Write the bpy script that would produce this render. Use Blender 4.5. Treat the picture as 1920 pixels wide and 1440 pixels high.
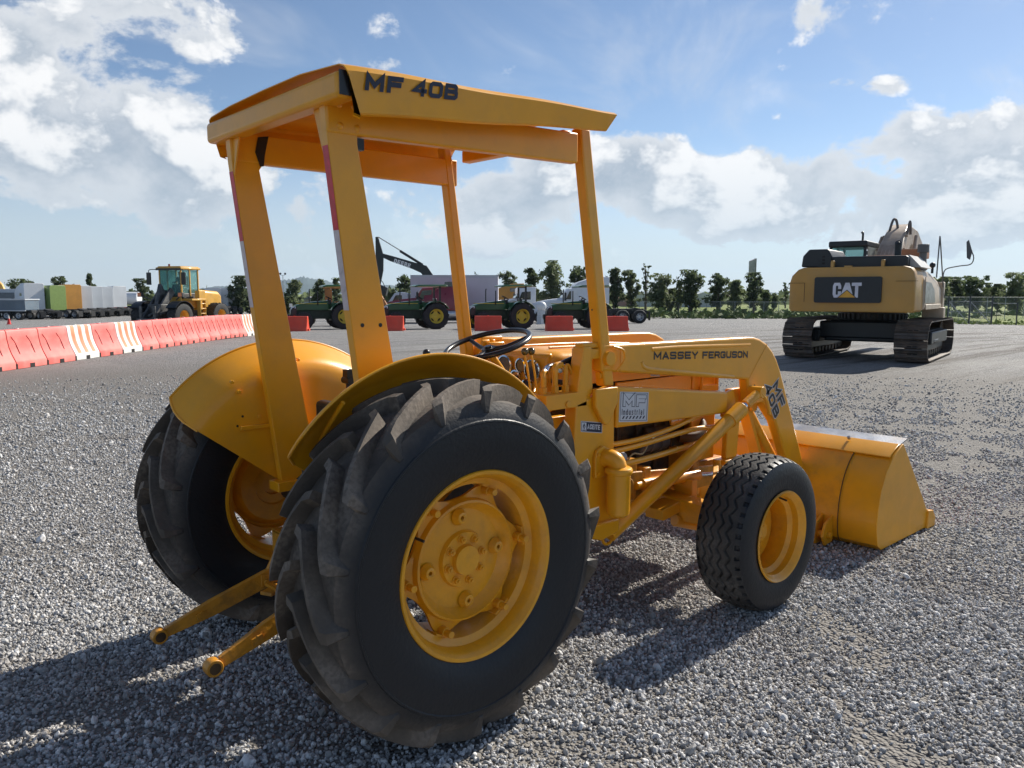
import bpy, bmesh, math, random
import numpy as np
from mathutils import Vector, Matrix
SC = bpy.context.scene
for o in list(bpy.data.objects): bpy.data.objects.remove(o)
PI = math.pi; R = math.radians
random.seed(7); rng = np.random.default_rng(7)

# ------------------------------------------------------------------ camera
F = 1466.64; CAMP = Vector((-1.6886, -2.8716, 1.5786)); YAW = R(47.745); PIT = R(-6.5615); ROL = R(.0711)
fw = Vector((math.cos(YAW)*math.cos(PIT), math.sin(YAW)*math.cos(PIT), math.sin(PIT)))
rt = Vector((math.sin(YAW), -math.cos(YAW), 0)); up = rt.cross(fw)
rt2 = math.cos(ROL)*rt+math.sin(ROL)*up; up2 = -math.sin(ROL)*rt+math.cos(ROL)*up
cam = bpy.data.cameras.new('camera'); camo = bpy.data.objects.new('camera', cam); SC.collection.objects.link(camo)
m = Matrix((rt2, up2, -fw)).transposed().to_4x4(); m.translation = CAMP; camo.matrix_world = m
cam.sensor_width = 36; cam.lens = 36*F/1920; cam.clip_end = 30000; cam.clip_start = .05
SC.camera = camo
FH = Vector((math.cos(YAW), math.sin(YAW))); RH = Vector((math.sin(YAW), -math.cos(YAW)))
def at(u, D):                      # ground position at distance D ahead, on the bearing of picture column u
    p = Vector((CAMP.x, CAMP.y)) + FH*D + RH*((u-960)/F*D); return p.x, p.y
def gz(x, y):                      # the yard falls away gently beyond 30 m
    d = math.hypot(x-CAMP.x, y-CAMP.y); return -.021*(min(max(d, 30), 100)-30)

# ------------------------------------------------------------------ sun, sky, exposure
SUN_AZ = R(3.0); SUN_EL = R(35.5)
sun = bpy.data.lights.new('sun', 'SUN'); sun.energy = 5.0; sun.angle = R(.53); sun.color = (1, .94, .84)
so = bpy.data.objects.new('sun', sun); SC.collection.objects.link(so)
sd = Vector((math.cos(SUN_AZ)*math.cos(SUN_EL), math.sin(SUN_AZ)*math.cos(SUN_EL), math.sin(SUN_EL)))
so.rotation_euler = sd.to_track_quat('Z', 'Y').to_euler(); so.location = (20, 1, 30)
SC.view_settings.view_transform = 'Standard'; SC.view_settings.look = 'None'; SC.view_settings.exposure = 0.50; SC.view_settings.gamma = 1
SC.render.engine = 'CYCLES'; SC.render.resolution_x = 1024; SC.render.resolution_y = 768
W = bpy.data.worlds.new('World'); SC.world = W; W.use_nodes = True
class NT:
    def __init__(s, t): s.t = t; s.n = t.nodes; s.l = t.links
    def new(s, typ, **kw):
        n = s.n.new(typ)
        for k, v in kw.items():
            if k.startswith('i_'): n.inputs[int(k[2:])].default_value = v
            else: setattr(n, k, v)
        return n
    def link(s, a, b): s.l.new(a, b)
    def math(s, op, a, b=None, c=None, clamp=False):
        n = s.n.new('ShaderNodeMath'); n.operation = op; n.use_clamp = clamp
        for i, v in enumerate((a, b, c)):
            if v is None: continue
            if hasattr(v, 'is_output'): s.l.new(v, n.inputs[i])
            else: n.inputs[i].default_value = v
        return n.outputs[0]
    def mix(s, f, a, b, typ='MIX'):
        n = s.n.new('ShaderNodeMix'); n.data_type = 'RGBA'; n.blend_type = typ; n.clamp_factor = True
        for i, v in ((0, f), (6, a), (7, b)):
            if hasattr(v, 'is_output'): s.l.new(v, n.inputs[i])
            elif i == 0: n.inputs[0].default_value = v
            else: n.inputs[i].default_value = (*v[:3], 1)
        return n.outputs[2]
    def ramp(s, v, a, b, c0=0., c1=1.):
        n = s.n.new('ShaderNodeMapRange'); n.interpolation_type = 'SMOOTHSTEP'
        n.inputs[1].default_value = a; n.inputs[2].default_value = b; n.inputs[3].default_value = c0; n.inputs[4].default_value = c1
        s.l.new(v, n.inputs[0]); return n.outputs[0]
def azel(u, v):
    d = (fw + (u-960)/F*rt2 - (v-720)/F*up2).normalized(); return math.atan2(d.y, d.x), math.asin(d.z)
def world():
    t = NT(W.node_tree); t.n.clear()
    out = t.new('ShaderNodeOutputWorld')
    sky = t.new('ShaderNodeTexSky', sky_type='NISHITA', sun_disc=False, sun_elevation=SUN_EL, sun_rotation=PI/2-SUN_AZ, altitude=1500, air_density=1.0, dust_density=.6, ozone_density=2.2)
    bs = t.new('ShaderNodeBackground'); bs.inputs[1].default_value = .079; t.link(sky.outputs[0], bs.inputs[0])
    tc = t.new('ShaderNodeTexCoord'); sep = t.new('ShaderNodeSeparateXYZ'); t.link(tc.outputs['Generated'], sep.inputs[0])
    # cloud masses: (column, row, half width, half height, weight) of the bearing they stand at
    blobs = [(90,210,330,165,1.4),(290,300,240,120,1.3),(330,60,180,60,1.1),(420,95,90,45,.9),(610,120,70,26,.5),(715,124,50,20,.55),(910,130,100,30,.5),
             (1480,40,120,55,.55),(1400,115,110,40,.45),(1570,155,45,14,.5),(1665,162,45,16,.5),(1500,370,470,105,1.4),(1870,320,280,100,1.4),(1150,330,250,75,1.25),(950,380,300,70,1.2),(1250,450,500,50,.8),(1750,440,260,45,.7),(1490,228,60,35,.55),
             (620,400,220,75,.8),(150,440,330,70,.55),(1850,420,120,35,.6),(230,490,300,50,.3),(1050,470,500,60,.35),(1300,60,260,25,.22),(2300,250,300,160,.9),(-400,200,260,160,.9),
             (1000,-700,500,160,.7),(200,-900,400,200,.8)]
    az = t.math('ARCTAN2', sep.outputs[1], sep.outputs[0]); el = t.math('ARCSINE', sep.outputs[2])
    ae = t.new('ShaderNodeCombineXYZ'); t.link(az, ae.inputs[0]); t.link(el, ae.inputs[1]); acc = None
    for u, v, ru, rv, w in blobs:
        a, e = azel(u, v); ra = ru/F*.95; re = rv/F*1.05
        q = t.new('ShaderNodeVectorMath', operation='MULTIPLY_ADD'); q.inputs[1].default_value = (1/ra, 1/re, 0); q.inputs[2].default_value = (-a/ra, -e/re, 0); t.link(ae.outputs[0], q.inputs[0])
        d = t.new('ShaderNodeVectorMath', operation='DOT_PRODUCT'); t.link(q.outputs[0], d.inputs[0]); t.link(q.outputs[0], d.inputs[1])
        g = t.math('MULTIPLY_ADD', d.outputs['Value'], -w*.62, w); acc = g if acc is None else t.math('MAXIMUM', acc, g)
    acc = t.math('MAXIMUM', acc, -.1)
    def field(off, hi, vor):
        sc = t.new('ShaderNodeVectorMath', operation='MULTIPLY_ADD'); sc.inputs[1].default_value = (1, 1, 1.5); sc.inputs[2].default_value = off; t.link(tc.outputs['Generated'], sc.inputs[0])
        n1 = t.new('ShaderNodeTexNoise'); n1.inputs['Scale'].default_value = 6.5; n1.inputs['Detail'].default_value = hi; n1.inputs['Roughness'].default_value = .60; n1.inputs['Distortion'].default_value = .12
        t.link(sc.outputs[0], n1.inputs['Vector']); f = t.math('MULTIPLY_ADD', n1.outputs[0], 2.9, -1.78)
        if vor:
            v1 = t.new('ShaderNodeTexVoronoi'); v1.inputs['Scale'].default_value = 15; t.link(sc.outputs[0], v1.inputs['Vector']); f = t.math('MULTIPLY_ADD', v1.outputs['Distance'], -.20, f)
        return t.math('MULTIPLY_ADD', acc, .80, f)
    d0 = field((0, 0, 0), 8, True); d1 = field((sd.x*.04, sd.y*.04, .045), 5, False)
    cov = t.ramp(d0, .0, .26)
    thick = t.ramp(d0, .10, .9)
    lit = t.ramp(t.math('SUBTRACT', d0, d1), -.26, .24)
    lit = t.math('MAXIMUM', lit, t.math('MULTIPLY', t.math('SUBTRACT', 1., thick), .62))
    dark = (.38, .455, .55); white = (1.0, 1.0, 1.0)
    col = t.mix(lit, dark, white)
    # thin high cirrus
    sv = t.new('ShaderNodeVectorRotate', rotation_type='Z_AXIS'); sv.inputs['Angle'].default_value = R(20); t.link(tc.outputs['Generated'], sv.inputs['Vector']); sm_ = t.new('ShaderNodeVectorMath', operation='MULTIPLY'); sm_.inputs[1].default_value = (1.2, 5., 3.2); t.link(sv.outputs[0], sm_.inputs[0])
    n5 = t.new('ShaderNodeTexNoise'); n5.inputs['Scale'].default_value = 1.6; n5.inputs['Detail'].default_value = 5; n5.inputs['Roughness'].default_value = .62; n5.inputs['Distortion'].default_value = .8; t.link(sm_.outputs[0], n5.inputs['Vector'])
    cir = t.ramp(n5.outputs[0], .46, .74, 0, .42)
    # horizon veil
    elr = t.math('ARCSINE', sep.outputs[2]); veil = t.ramp(elr, .0, .20, .72, 0.)
    col = t.mix(veil, col, (.54, .635, .71))
    bc = t.new('ShaderNodeBackground'); bc.inputs[1].default_value = .72; t.link(col, bc.inputs[0])
    cf = t.math('MAXIMUM', t.math('MAXIMUM', t.math('MULTIPLY', cov, .97), veil), cir)
    mx = t.new('ShaderNodeMixShader'); t.link(cf, mx.inputs[0]); t.link(bs.outputs[0], mx.inputs[1]); t.link(bc.outputs[0], mx.inputs[2])
    t.link(mx.outputs[0], out.inputs[0])
world()
W.cycles.sampling_method = 'MANUAL'; W.cycles.sample_map_resolution = 1024

# ------------------------------------------------------------------ materials
MT = {}
def M(name, col, rough=.5, metal=0., var=.12, sc=3., bump=0., bsc=60., coat=0., dirt=None, damt=.3, dsc=5., spec=.5, alpha=1.):
    if name in MT: return MT[name]
    mt = bpy.data.materials.new(name); mt.use_nodes = True; t = NT(mt.node_tree); b = t.n['Principled BSDF']
    tc = t.new('ShaderNodeTexCoord'); V = tc.outputs['Object']
    n = t.new('ShaderNodeTexNoise'); n.inputs['Scale'].default_value = sc; n.inputs['Detail'].default_value = 5; t.link(V, n.inputs['Vector'])
    c = t.mix(t.ramp(n.outputs[0], .3, .7), [x*(1-var) for x in col], [min(1, x*(1+var)) for x in col])
    rr = t.math('MULTIPLY_ADD', n.outputs[0], .16, rough-.08)
    if dirt:
        n2 = t.new('ShaderNodeTexNoise'); n2.inputs['Scale'].default_value = dsc; n2.inputs['Detail'].default_value = 8; n2.inputs['Roughness'].default_value = .68; t.link(V, n2.inputs['Vector'])
        f = t.math('MULTIPLY', t.ramp(n2.outputs[0], .42, .68), damt); c = t.mix(f, c, dirt); rr = t.math('MULTIPLY_ADD', f, .35, rr)
    t.link(c, b.inputs['Base Color']); t.link(rr, b.inputs['Roughness'])
    b.inputs['Metallic'].default_value = metal; b.inputs['Coat Weight'].default_value = coat; b.inputs['Coat Roughness'].default_value = .12
    b.inputs['Specular IOR Level'].default_value = spec
    if bump:
        n3 = t.new('ShaderNodeTexNoise'); n3.inputs['Scale'].default_value = bsc; n3.inputs['Detail'].default_value = 6; t.link(V, n3.inputs['Vector'])
        bp = t.new('ShaderNodeBump'); bp.inputs['Strength'].default_value = bump; bp.inputs['Distance'].default_value = .02; t.link(n3.outputs[0], bp.inputs['Height']); t.link(bp.outputs[0], b.inputs['Normal'])
    MT[name] = mt; return mt
def glass(name, col=(.5, .7, .68), rough=.05, tr=.7):
    if name in MT: return MT[name]
    mt = bpy.data.materials.new(name); mt.use_nodes = True; b = mt.node_tree.nodes['Principled BSDF']
    b.inputs['Base Color'].default_value = (*col, 1); b.inputs['Roughness'].default_value = rough; b.inputs['Transmission Weight'].default_value = tr; b.inputs['IOR'].default_value = 1.05
    b.inputs['Specular IOR Level'].default_value = 1.; MT[name] = mt; return mt
DUST = (.30, .25, .19)
YEL = M('yellow_paint', (.85, .375, .008), .33, 0, .05, 4, .05, 160, .22, (.46, .25, .07), .18, 5)
YEL2 = M('yellow_paint_worn', (.81, .355, .008), .38, 0, .06, 6, .12, 60, .25, (.34, .17, .05), .28, 9)
BLK = M('black_plastic', (.012, .013, .015), .35, 0, .2, 5, .05, 80, .0)
GREASE = M('engine_grime', (.035, .028, .02), .6, .1, .4, 12, .3, 40, dirt=(.22, .12, .03), damt=.5, dsc=14)
STEEL = M('bare_steel', (.35, .36, .38), .38, .8, .2, 8, .1, 90, dirt=(.2, .14, .1), damt=.4)
CHROME = M('chrome', (.7, .72, .75), .12, 1., .05)
RUB = M('rubber', (.014, .0155, .018), .52, 0, .25, 4, .08, 50, dirt=(.05, .048, .045), damt=.35, dsc=3, spec=.35)
HOSE = M('hose_rubber', (.012, .013, .016), .3, 0, .1, 8, .03, 90)
WHT = M('white_paint', (.72, .74, .76), .4, 0, .06, 2, dirt=(.4, .38, .34), damt=.25, dsc=2)
NAVY = M('navy_vinyl', (.012, .018, .05), .4, 0, .1)
DECALW = M('white_vinyl', (.62, .64, .68), .4, 0, .03)
REDT = M('red_reflective_tape', (.62, .02, .045), .35, 0, .15, 30)
WHTT = M('white_reflective_tape', (.62, .54, .56), .3, 0, .1, 30)

def tyre_mat(name, rdust, base=(.014, .016, .02), dust=(.30, .235, .18), amt=.85, soft=.05, gl=.42):
    mt = bpy.data.materials.new(name); mt.use_nodes = True; t = NT(mt.node_tree); b = t.n['Principled BSDF']
    tc = t.new('ShaderNodeTexCoord'); sp = t.new('ShaderNodeSeparateXYZ'); t.link(tc.outputs['Object'], sp.inputs[0])
    r = t.math('SQRT', t.math('ADD', t.math('MULTIPLY', sp.outputs[0], sp.outputs[0]), t.math('MULTIPLY', sp.outputs[2], sp.outputs[2])))
    n = t.new('ShaderNodeTexNoise'); n.inputs['Scale'].default_value = 9; n.inputs['Detail'].default_value = 9; n.inputs['Roughness'].default_value = .7; t.link(tc.outputs['Object'], n.inputs['Vector'])
    n2 = t.new('ShaderNodeTexNoise'); n2.inputs['Scale'].default_value = 70; n2.inputs['Detail'].default_value = 5; t.link(tc.outputs['Object'], n2.inputs['Vector'])
    n3 = t.new('ShaderNodeTexNoise'); n3.inputs['Scale'].default_value = 3.2; n3.inputs['Detail'].default_value = 4; t.link(tc.outputs['Object'], n3.inputs['Vector'])
    f = t.ramp(t.math('MULTIPLY_ADD', n.outputs[0], .06, t.math('SUBTRACT', r, .03)), rdust-soft, rdust+soft)
    worn = t.mix(n2.outputs[0], [x*.26 for x in dust], [x*.42 for x in dust]); cake = t.math('MULTIPLY', t.ramp(n3.outputs[0], .40, .62), t.ramp(n.outputs[0], .32, .58, .25, amt))
    dk = t.mix(cake, worn, t.mix(t.ramp(n2.outputs[0], .38, .66), dust, [x*.55 for x in dust]))
    c = t.mix(f, base, dk)
    t.link(c, b.inputs['Base Color']); t.link(t.math('MULTIPLY_ADD', f, .4, gl), b.inputs['Roughness'])
    b.inputs['Specular IOR Level'].default_value = .35
    bp = t.new('ShaderNodeBump'); bp.inputs['Strength'].default_value = .25; bp.inputs['Distance'].default_value = .008; t.link(n2.outputs[0], bp.inputs['Height']); t.link(bp.outputs[0], b.inputs['Normal'])
    MT[name] = mt; return mt

# ------------------------------------------------------------------ mesh builder
def sgn(a): return -1 if a < 0 else 1
class B:
    def __init__(s): s.v = []; s.f = []; s.m = []; s.cm = 0; s.X = None
    def add(s, vs, fs):
        k = len(s.v); s.v += [tuple(v) for v in vs]; s.f += [tuple(i+k for i in f) for f in fs]; s.m += [s.cm]*len(fs); return s
    def mat(s, i): s.cm = i; return s
    def box(s, x0, x1, y0, y1, z0, z1, rot=None, c=None):
        vs = [Vector((x, y, z)) for x in (x0, x1) for y in (y0, y1) for z in (z0, z1)]
        if rot is not None:
            c = Vector(c) if c is not None else Vector(((x0+x1)/2, (y0+y1)/2, (z0+z1)/2)); vs = [rot @ (v-c)+c for v in vs]
        return s.add(vs, [(0,1,3,2),(4,6,7,5),(0,4,5,1),(2,3,7,6),(0,2,6,4),(1,5,7,3)])
    def hexa(s, a, b):              # two quads (lists of 4 points) joined
        return s.add(list(a)+list(b), [(0,3,2,1),(4,5,6,7),(0,1,5,4),(1,2,6,5),(2,3,7,6),(3,0,4,7)])
    def prism(s, poly, y0, y1, ax='y'):   # polygon given as (x,z) extruded in y; ax 'x': (y,z) in x; ax 'z': (x,y) in z
        n = len(poly)
        def P(a, b, t): return (a, t, b) if ax == 'y' else ((t, a, b) if ax == 'x' else (a, b, t))
        vs = [P(a, b, y0) for a, b in poly]+[P(a, b, y1) for a, b in poly]
        return s.add(vs, [tuple(range(n)), tuple(range(2*n-1, n-1, -1))]+[(i, (i+1) % n+0, (i+1) % n+n, i+n) for i in range(n)])
    def loop(s, rings, close=True, caps=True):   # rings: lists of equal length
        n = len(rings[0]); vs = [p for r_ in rings for p in r_]; fs = []
        for j in range(len(rings)-1):
            for i in range(n if close else n-1):
                a = j*n+i; b2 = j*n+(i+1) % n; fs.append((a, b2, b2+n, a+n))
        if caps: fs += [tuple(range(n-1, -1, -1)), tuple(range((len(rings)-1)*n, len(rings)*n))]
        return s.add(vs, fs)
    def cyl(s, p, q, r0, r1=None, n=16, caps=True):
        r1 = r0 if r1 is None else r1; p = Vector(p); q = Vector(q); d = (q-p).normalized(); a = d.orthogonal().normalized(); b2 = d.cross(a)
        return s.loop([[c+(a*math.cos(2*PI*i/n)+b2*math.sin(2*PI*i/n))*r for i in range(n)] for c, r in ((p, r0), (q, r1))], caps=caps)
    def tube(s, pts, r, n=10, smooth=4, caps=True):
        P = [Vector(p) for p in pts]
        if smooth and len(P) > 2:
            Q = []
            for i in range(len(P)-1):
                a = P[max(i-1, 0)]; b2 = P[i]; c = P[i+1]; d = P[min(i+2, len(P)-1)]
                for k in range(smooth):
                    t = k/smooth; Q.append(.5*((2*b2)+(c-a)*t+(2*a-5*b2+4*c-d)*t*t+(3*b2-a-3*c+d)*t**3))
            Q.append(P[-1]); P = Q
        T = [(P[min(i+1, len(P)-1)]-P[max(i-1, 0)]).normalized() for i in range(len(P))]
        a = T[0].orthogonal().normalized(); rings = []
        rr = r if isinstance(r, (list, tuple)) else None
        for i, p in enumerate(P):
            a = (a-T[i]*a.dot(T[i])).normalized(); b2 = T[i].cross(a)
            ri = r if rr is None else rr[0]+(rr[1]-rr[0])*i/(len(P)-1)
            rings.append([p+(a*math.cos(2*PI*k/n)+b2*math.sin(2*PI*k/n))*ri for k in range(n)])
        return s.loop(rings, caps=caps)
    def lathe(s, prof, n=48, c=(0, 0, 0), ax='y', a0=0., a1=2*PI, close=False):    # prof (r, t) about the axis
        full = abs(a1-a0-2*PI) < 1e-6; m_ = n if full else n+1; rings = []
        for i in range(m_):
            a = a0+(a1-a0)*i/n; ca, sa = math.cos(a), math.sin(a)
            if ax == 'y': rings.append([(c[0]+r*ca, c[1]+t, c[2]+r*sa) for r, t in prof])
            elif ax == 'z': rings.append([(c[0]+r*ca, c[1]+r*sa, c[2]+t) for r, t in prof])
            else: rings.append([(c[0]+t, c[1]+r*ca, c[2]+r*sa) for r, t in prof])
        k = len(prof); vs = [p for r_ in rings for p in r_]; fs = []
        for j in range(n):
            j2 = (j+1) % m_
            for i in range(k if close else k-1):
                i2 = (i+1) % k; fs.append((j*k+i, j2*k+i, j2*k+i2, j*k+i2))
        return s.add(vs, fs)
    def ball(s, c, r, n=12, sx=(1, 1, 1)):
        prof = [(max(1e-4, math.sin(PI*i/n)), -math.cos(PI*i/n)) for i in range(n+1)]; k = len(s.v)
        s.lathe(prof, n*2, ax='z'); s.v[k:] = [(c[0]+x*r*sx[0], c[1]+y*r*sx[1], c[2]+z*r*sx[2]) for x, y, z in s.v[k:]]; return s
    def hexbolt(s, p, q, r):
        return s.cyl(p, q, r, n=6)
    def xf(s, k, mtx): s.v[k:] = [tuple(mtx @ Vector(v)) for v in s.v[k:]]; return s
    KEEP = ('lettering', 'sticker', 'track', 'shoe_slot', 'hydraulic_lines', 'orange_stripe', 'triangle', 'gauge_dial', 'moulded_line', 'rim', 'tyre', 'hand_hole', 'pressed_rib')
    def split(s):
        n = len(s.v); par = list(range(n))
        def find(a):
            while par[a] != a: par[a] = par[par[a]]; a = par[a]
            return a
        for f in s.f:
            r0 = find(f[0])
            for q in f[1:]: par[find(q)] = r0
        isl = {}
        for i, f in enumerate(s.f): isl.setdefault(find(f[0]), []).append(i)
        if len(isl) < 2 or len(isl) > 90: return None
        G = []
        for fs in isl.values():
            ids = {q for i in fs for q in s.f[i]}; P = np.array([s.v[q] for q in ids], float); G.append([fs, P.min(0)-.0015, P.max(0)+.0015])
        ch = True
        while ch:
            ch = False
            for i in range(len(G)):
                for j in range(i+1, len(G)):
                    if (G[i][1] <= G[j][2]).all() and (G[j][1] <= G[i][2]).all():
                        G[i] = [G[i][0]+G[j][0], np.minimum(G[i][1], G[j][1]), np.maximum(G[i][2], G[j][2])]; G.pop(j); ch = True; break
                if ch: break
        if len(G) < 2: return None
        out = []
        for fs, lo, hi in sorted(G, key=lambda g: -float(np.prod(g[2]-g[1]))):
            b = B(); mp = {}
            for i in fs:
                b.f.append(tuple(mp.setdefault(q, len(mp)) for q in s.f[i])); b.m.append(s.m[i])
            b.v = [None]*len(mp)
            for q, k in mp.items(): b.v[k] = s.v[q]
            out.append(b)
        return out
    def obj(s, name, mats, parent=None, bevel=0., ang=35, smooth=True, loc=None, seg=2):
        if parent is not None and not any(k in name for k in B.KEEP):
            gs = s.split()
            if gs:
                o = [g.obj1(name, mats, parent, bevel, ang, smooth, loc, seg) for g in gs]; return o[0]
        return s.obj1(name, mats, parent, bevel, ang, smooth, loc, seg)
    def obj1(s, name, mats, parent=None, bevel=0., ang=35, smooth=True, loc=None, seg=2):
        me = bpy.data.meshes.new(name); me.from_pydata([tuple(v) for v in s.v], [], s.f)
        mats = mats if isinstance(mats, (list, tuple)) else [mats]
        for m_ in mats: me.materials.append(m_)
        if len(mats) > 1: me.polygons.foreach_set('material_index', s.m)
        bm = bmesh.new(); bm.from_mesh(me); bmesh.ops.recalc_face_normals(bm, faces=bm.faces); bm.to_mesh(me); bm.free()
        if smooth:
            me.polygons.foreach_set('use_smooth', [True]*len(me.polygons)); me.set_sharp_from_angle(angle=R(ang))
        o = bpy.data.objects.new(name, me); SC.collection.objects.link(o)
        if parent is not None: o.parent = parent
        if loc is not None: o.location = loc
        if bevel:
            bv = o.modifiers.new('bevel', 'BEVEL'); bv.width = bevel; bv.segments = seg; bv.limit_method = 'ANGLE'; bv.angle_limit = R(40); bv.harden_normals = False
        return o
def npobj(name, V, Fq, mats, parent=None, loc=None, smooth=True, ang=40, recalc=False):
    me = bpy.data.meshes.new(name); V = np.asarray(V, np.float32); Fq = np.asarray(Fq, np.int32)
    me.vertices.add(len(V)); me.vertices.foreach_set('co', V.ravel()); k = Fq.shape[1]
    me.loops.add(Fq.size); me.loops.foreach_set('vertex_index', Fq.ravel()); me.polygons.add(len(Fq))
    me.polygons.foreach_set('loop_start', np.arange(0, Fq.size, k, dtype=np.int32)); me.update(calc_edges=True); me.validate()
    for m_ in (mats if isinstance(mats, (list, tuple)) else [mats]): me.materials.append(m_)
    if smooth:
        me.polygons.foreach_set('use_smooth', [True]*len(me.polygons)); me.set_sharp_from_angle(angle=R(ang))
    o = bpy.data.objects.new(name, me); SC.collection.objects.link(o)
    if parent is not None: o.parent = parent
    if loc is not None: o.location = loc
    return o
def tag(o, label, cat, group=None):
    o['label'] = label; o['category'] = cat
    if group: o['group'] = group
    return o
def thing(name, label, cat, loc=(0, 0, 0), rz=0., group=None):
    o = bpy.data.objects.new(name, None); SC.collection.objects.link(o); o.location = loc; o.rotation_euler = (0, 0, rz); o.empty_display_size = .2
    return tag(o, label, cat, group)
def struct(o, kind='structure'): o['kind'] = kind; return o
def dup(root, loc, rz, label, scale=None):
    def cp(o, par):
        c = o.copy(); SC.collection.objects.link(c)
        if par is not None: c.parent = par
        for ch in o.children: cp(ch, c)
        return c
    r = cp(root, None); r.location = loc; r.rotation_euler = (0, 0, rz); r['label'] = label
    if scale: r.scale = (scale,)*3
    return r

# ------------------------------------------------------------------ lettering (strokes cut as flat vinyl)
GL = {
 'M': [[(0,0),(0,1),(.5,.25),(1,1),(1,0)]], 'F': [[(0,0),(0,1),(1,1)], [(.0,.5),(.85,.5)]], '4': [[(.78,0),(.78,1),(.0,.28),(1,.28)]],
 '0': [[(.16,0),(.84,0),(1,.16),(1,.84),(.84,1),(.16,1),(0,.84),(0,.16),'c']], 'O': [[(.16,0),(.84,0),(1,.16),(1,.84),(.84,1),(.16,1),(0,.84),(0,.16),'c']],
 'B': [[(0,0),(0,1),(.8,1),(.93,.88),(.93,.62),(.8,.52),(1,.4),(1,.12),(.86,0),'c'], [(.0,.52),(.8,.52)]],
 'A': [[(0,0),(.5,1),(1,0)], [(.2,.28),(.8,.28)]], 'S': [[(0,.10),(.06,0),(.86,0),(1,.12),(1,.38),(.86,.5),(.14,.5),(0,.62),(0,.88),(.14,1),(.94,1),(1,.90)]],
 'E': [[(1,0),(0,0),(0,1),(1,1)], [(0,.5),(.9,.5)]], 'Y': [[(.5,0),(.5,.45),(0,1)], [(.5,.45),(1,1)]],
 'R': [[(0,0),(0,1),(.85,1),(1,.86),(1,.58),(.85,.46),(0,.46)], [(.6,.46),(1,0)]], 'G': [[(1,.84),(1,.88),(.86,1),(.14,1),(0,.86),(0,.14),(.14,0),(.86,0),(1,.14),(1,.46),(.55,.46)]],
 'U': [[(0,1),(0,.14),(.14,0),(.86,0),(1,.14),(1,1)]], 'N': [[(0,0),(0,1),(1,0),(1,1)]], 'C': [[(1,.72),(1,.84),(.84,1),(.16,1),(0,.84),(0,.16),(.16,0),(.84,0),(1,.16),(1,.28)]],
 'T': [[(0,1),(1,1)], [(.5,0),(.5,1)]], 'D': [[(0,0),(0,1),(.8,1),(1,.8),(1,.2),(.8,0),'c']], 'I': [[(.5,0),(.5,1)]], 'L': [[(0,1),(0,0),(1,0)]],
 'n': [[(0,0),(0,.68)], [(0,.5),(.3,.68),(.7,.68),(.85,.55),(.85,0)]], 'd': [[(.85,0),(.85,1)], [(.85,.12),(.6,0),(.2,0),(0,.16),(0,.5),(.2,.68),(.6,.68),(.85,.55)]],
 'u': [[(0,.68),(0,.14),(.2,0),(.6,0),(.85,.16)], [(.85,0),(.85,.68)]], 's': [[(0,.04),(.2,0),(.6,0),(.75,.1),(.72,.26),(.1,.42),(.06,.58),(.2,.68),(.6,.68),(.75,.64)]],
 't': [[(.3,.9),(.3,.12),(.45,0),(.7,0)], [(.05,.66),(.7,.66)]], 'r': [[(0,0),(0,.68)], [(0,.48),(.25,.68),(.55,.68)]], 'i': [[(.3,0),(.3,.68)], [(.3,.84),(.3,.96)]],
 'a': [[(.05,.62),(.25,.68),(.6,.68),(.78,.52),(.78,0)], [(.78,.36),(.2,.38),(0,.2),(.15,0),(.55,0),(.78,.14)]], 'l': [[(.3,0),(.3,1)]],
}
WD = {'I': .35, 'i': .55, 'l': .55, 't': .75, 'r': .7, ' ': .45, 'M': 1.15}
def strokes(bb, text, w, h, th, O, ux, uz, un, gap=.28, slant=0., dz=.0):
    """text on the plane through O; ux reading direction, uz up, un outward; w,h letter cell, th stroke"""
    O = Vector(O); ux = Vector(ux).normalized(); uz = Vector(uz).normalized(); un = Vector(un).normalized(); x = 0.; k = 0
    for ch in text:
        cw = w*WD.get(ch, 1.)
        for st in GL.get(ch, []):
            closed = st[-1] == 'c'; pts = [(x+th/2+a*(cw-th)+slant*(th/2+b_*(h-th)), th/2+b_*(h-th)) for a, b_ in (st[:-1] if closed else st)]
            P = [Vector(p) for p in pts]; n = len(P); L = []; Rr = []
            for i in range(n):
                a = P[i-1] if (closed or i > 0) else None; c = P[(i+1) % n] if (closed or i < n-1) else None
                d1 = (P[i]-a).normalized() if a is not None else None; d2 = (c-P[i]).normalized() if c is not None else None
                if d1 is None: d1 = d2
                if d2 is None: d2 = d1
                tt = d1+d2; tt = tt.normalized() if tt.length > .05 else d1; nn = Vector((-tt.y, tt.x)); cs = max(.45, nn.dot(Vector((-d1.y, d1.x))))
                e = Vector((0, 0))
                if not closed and i == 0: e = -d1*th/2
                if not closed and i == n-1: e = d1*th/2
                L.append(P[i]+e+nn*th/2/cs); Rr.append(P[i]+e-nn*th/2/cs)
            o0 = O+un*(.0004+.00025*(k % 3)+dz); k += 1
            to = lambda q: o0+ux*q.x+uz*q.y
            m_ = n if closed else n-1
            bb.add([to(q) for q in L]+[to(q) for q in Rr], [(i, (i+1) % n, (i+1) % n+n, i+n) for i in range(m_)])
        x += cw+gap*w*(1 if ch != ' ' else .3)
    return x
def textw(text, w, gap=.28):
    return sum(w*WD.get(c, 1.)+gap*w*(1 if c != ' ' else .3) for c in text)-gap*w

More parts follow.
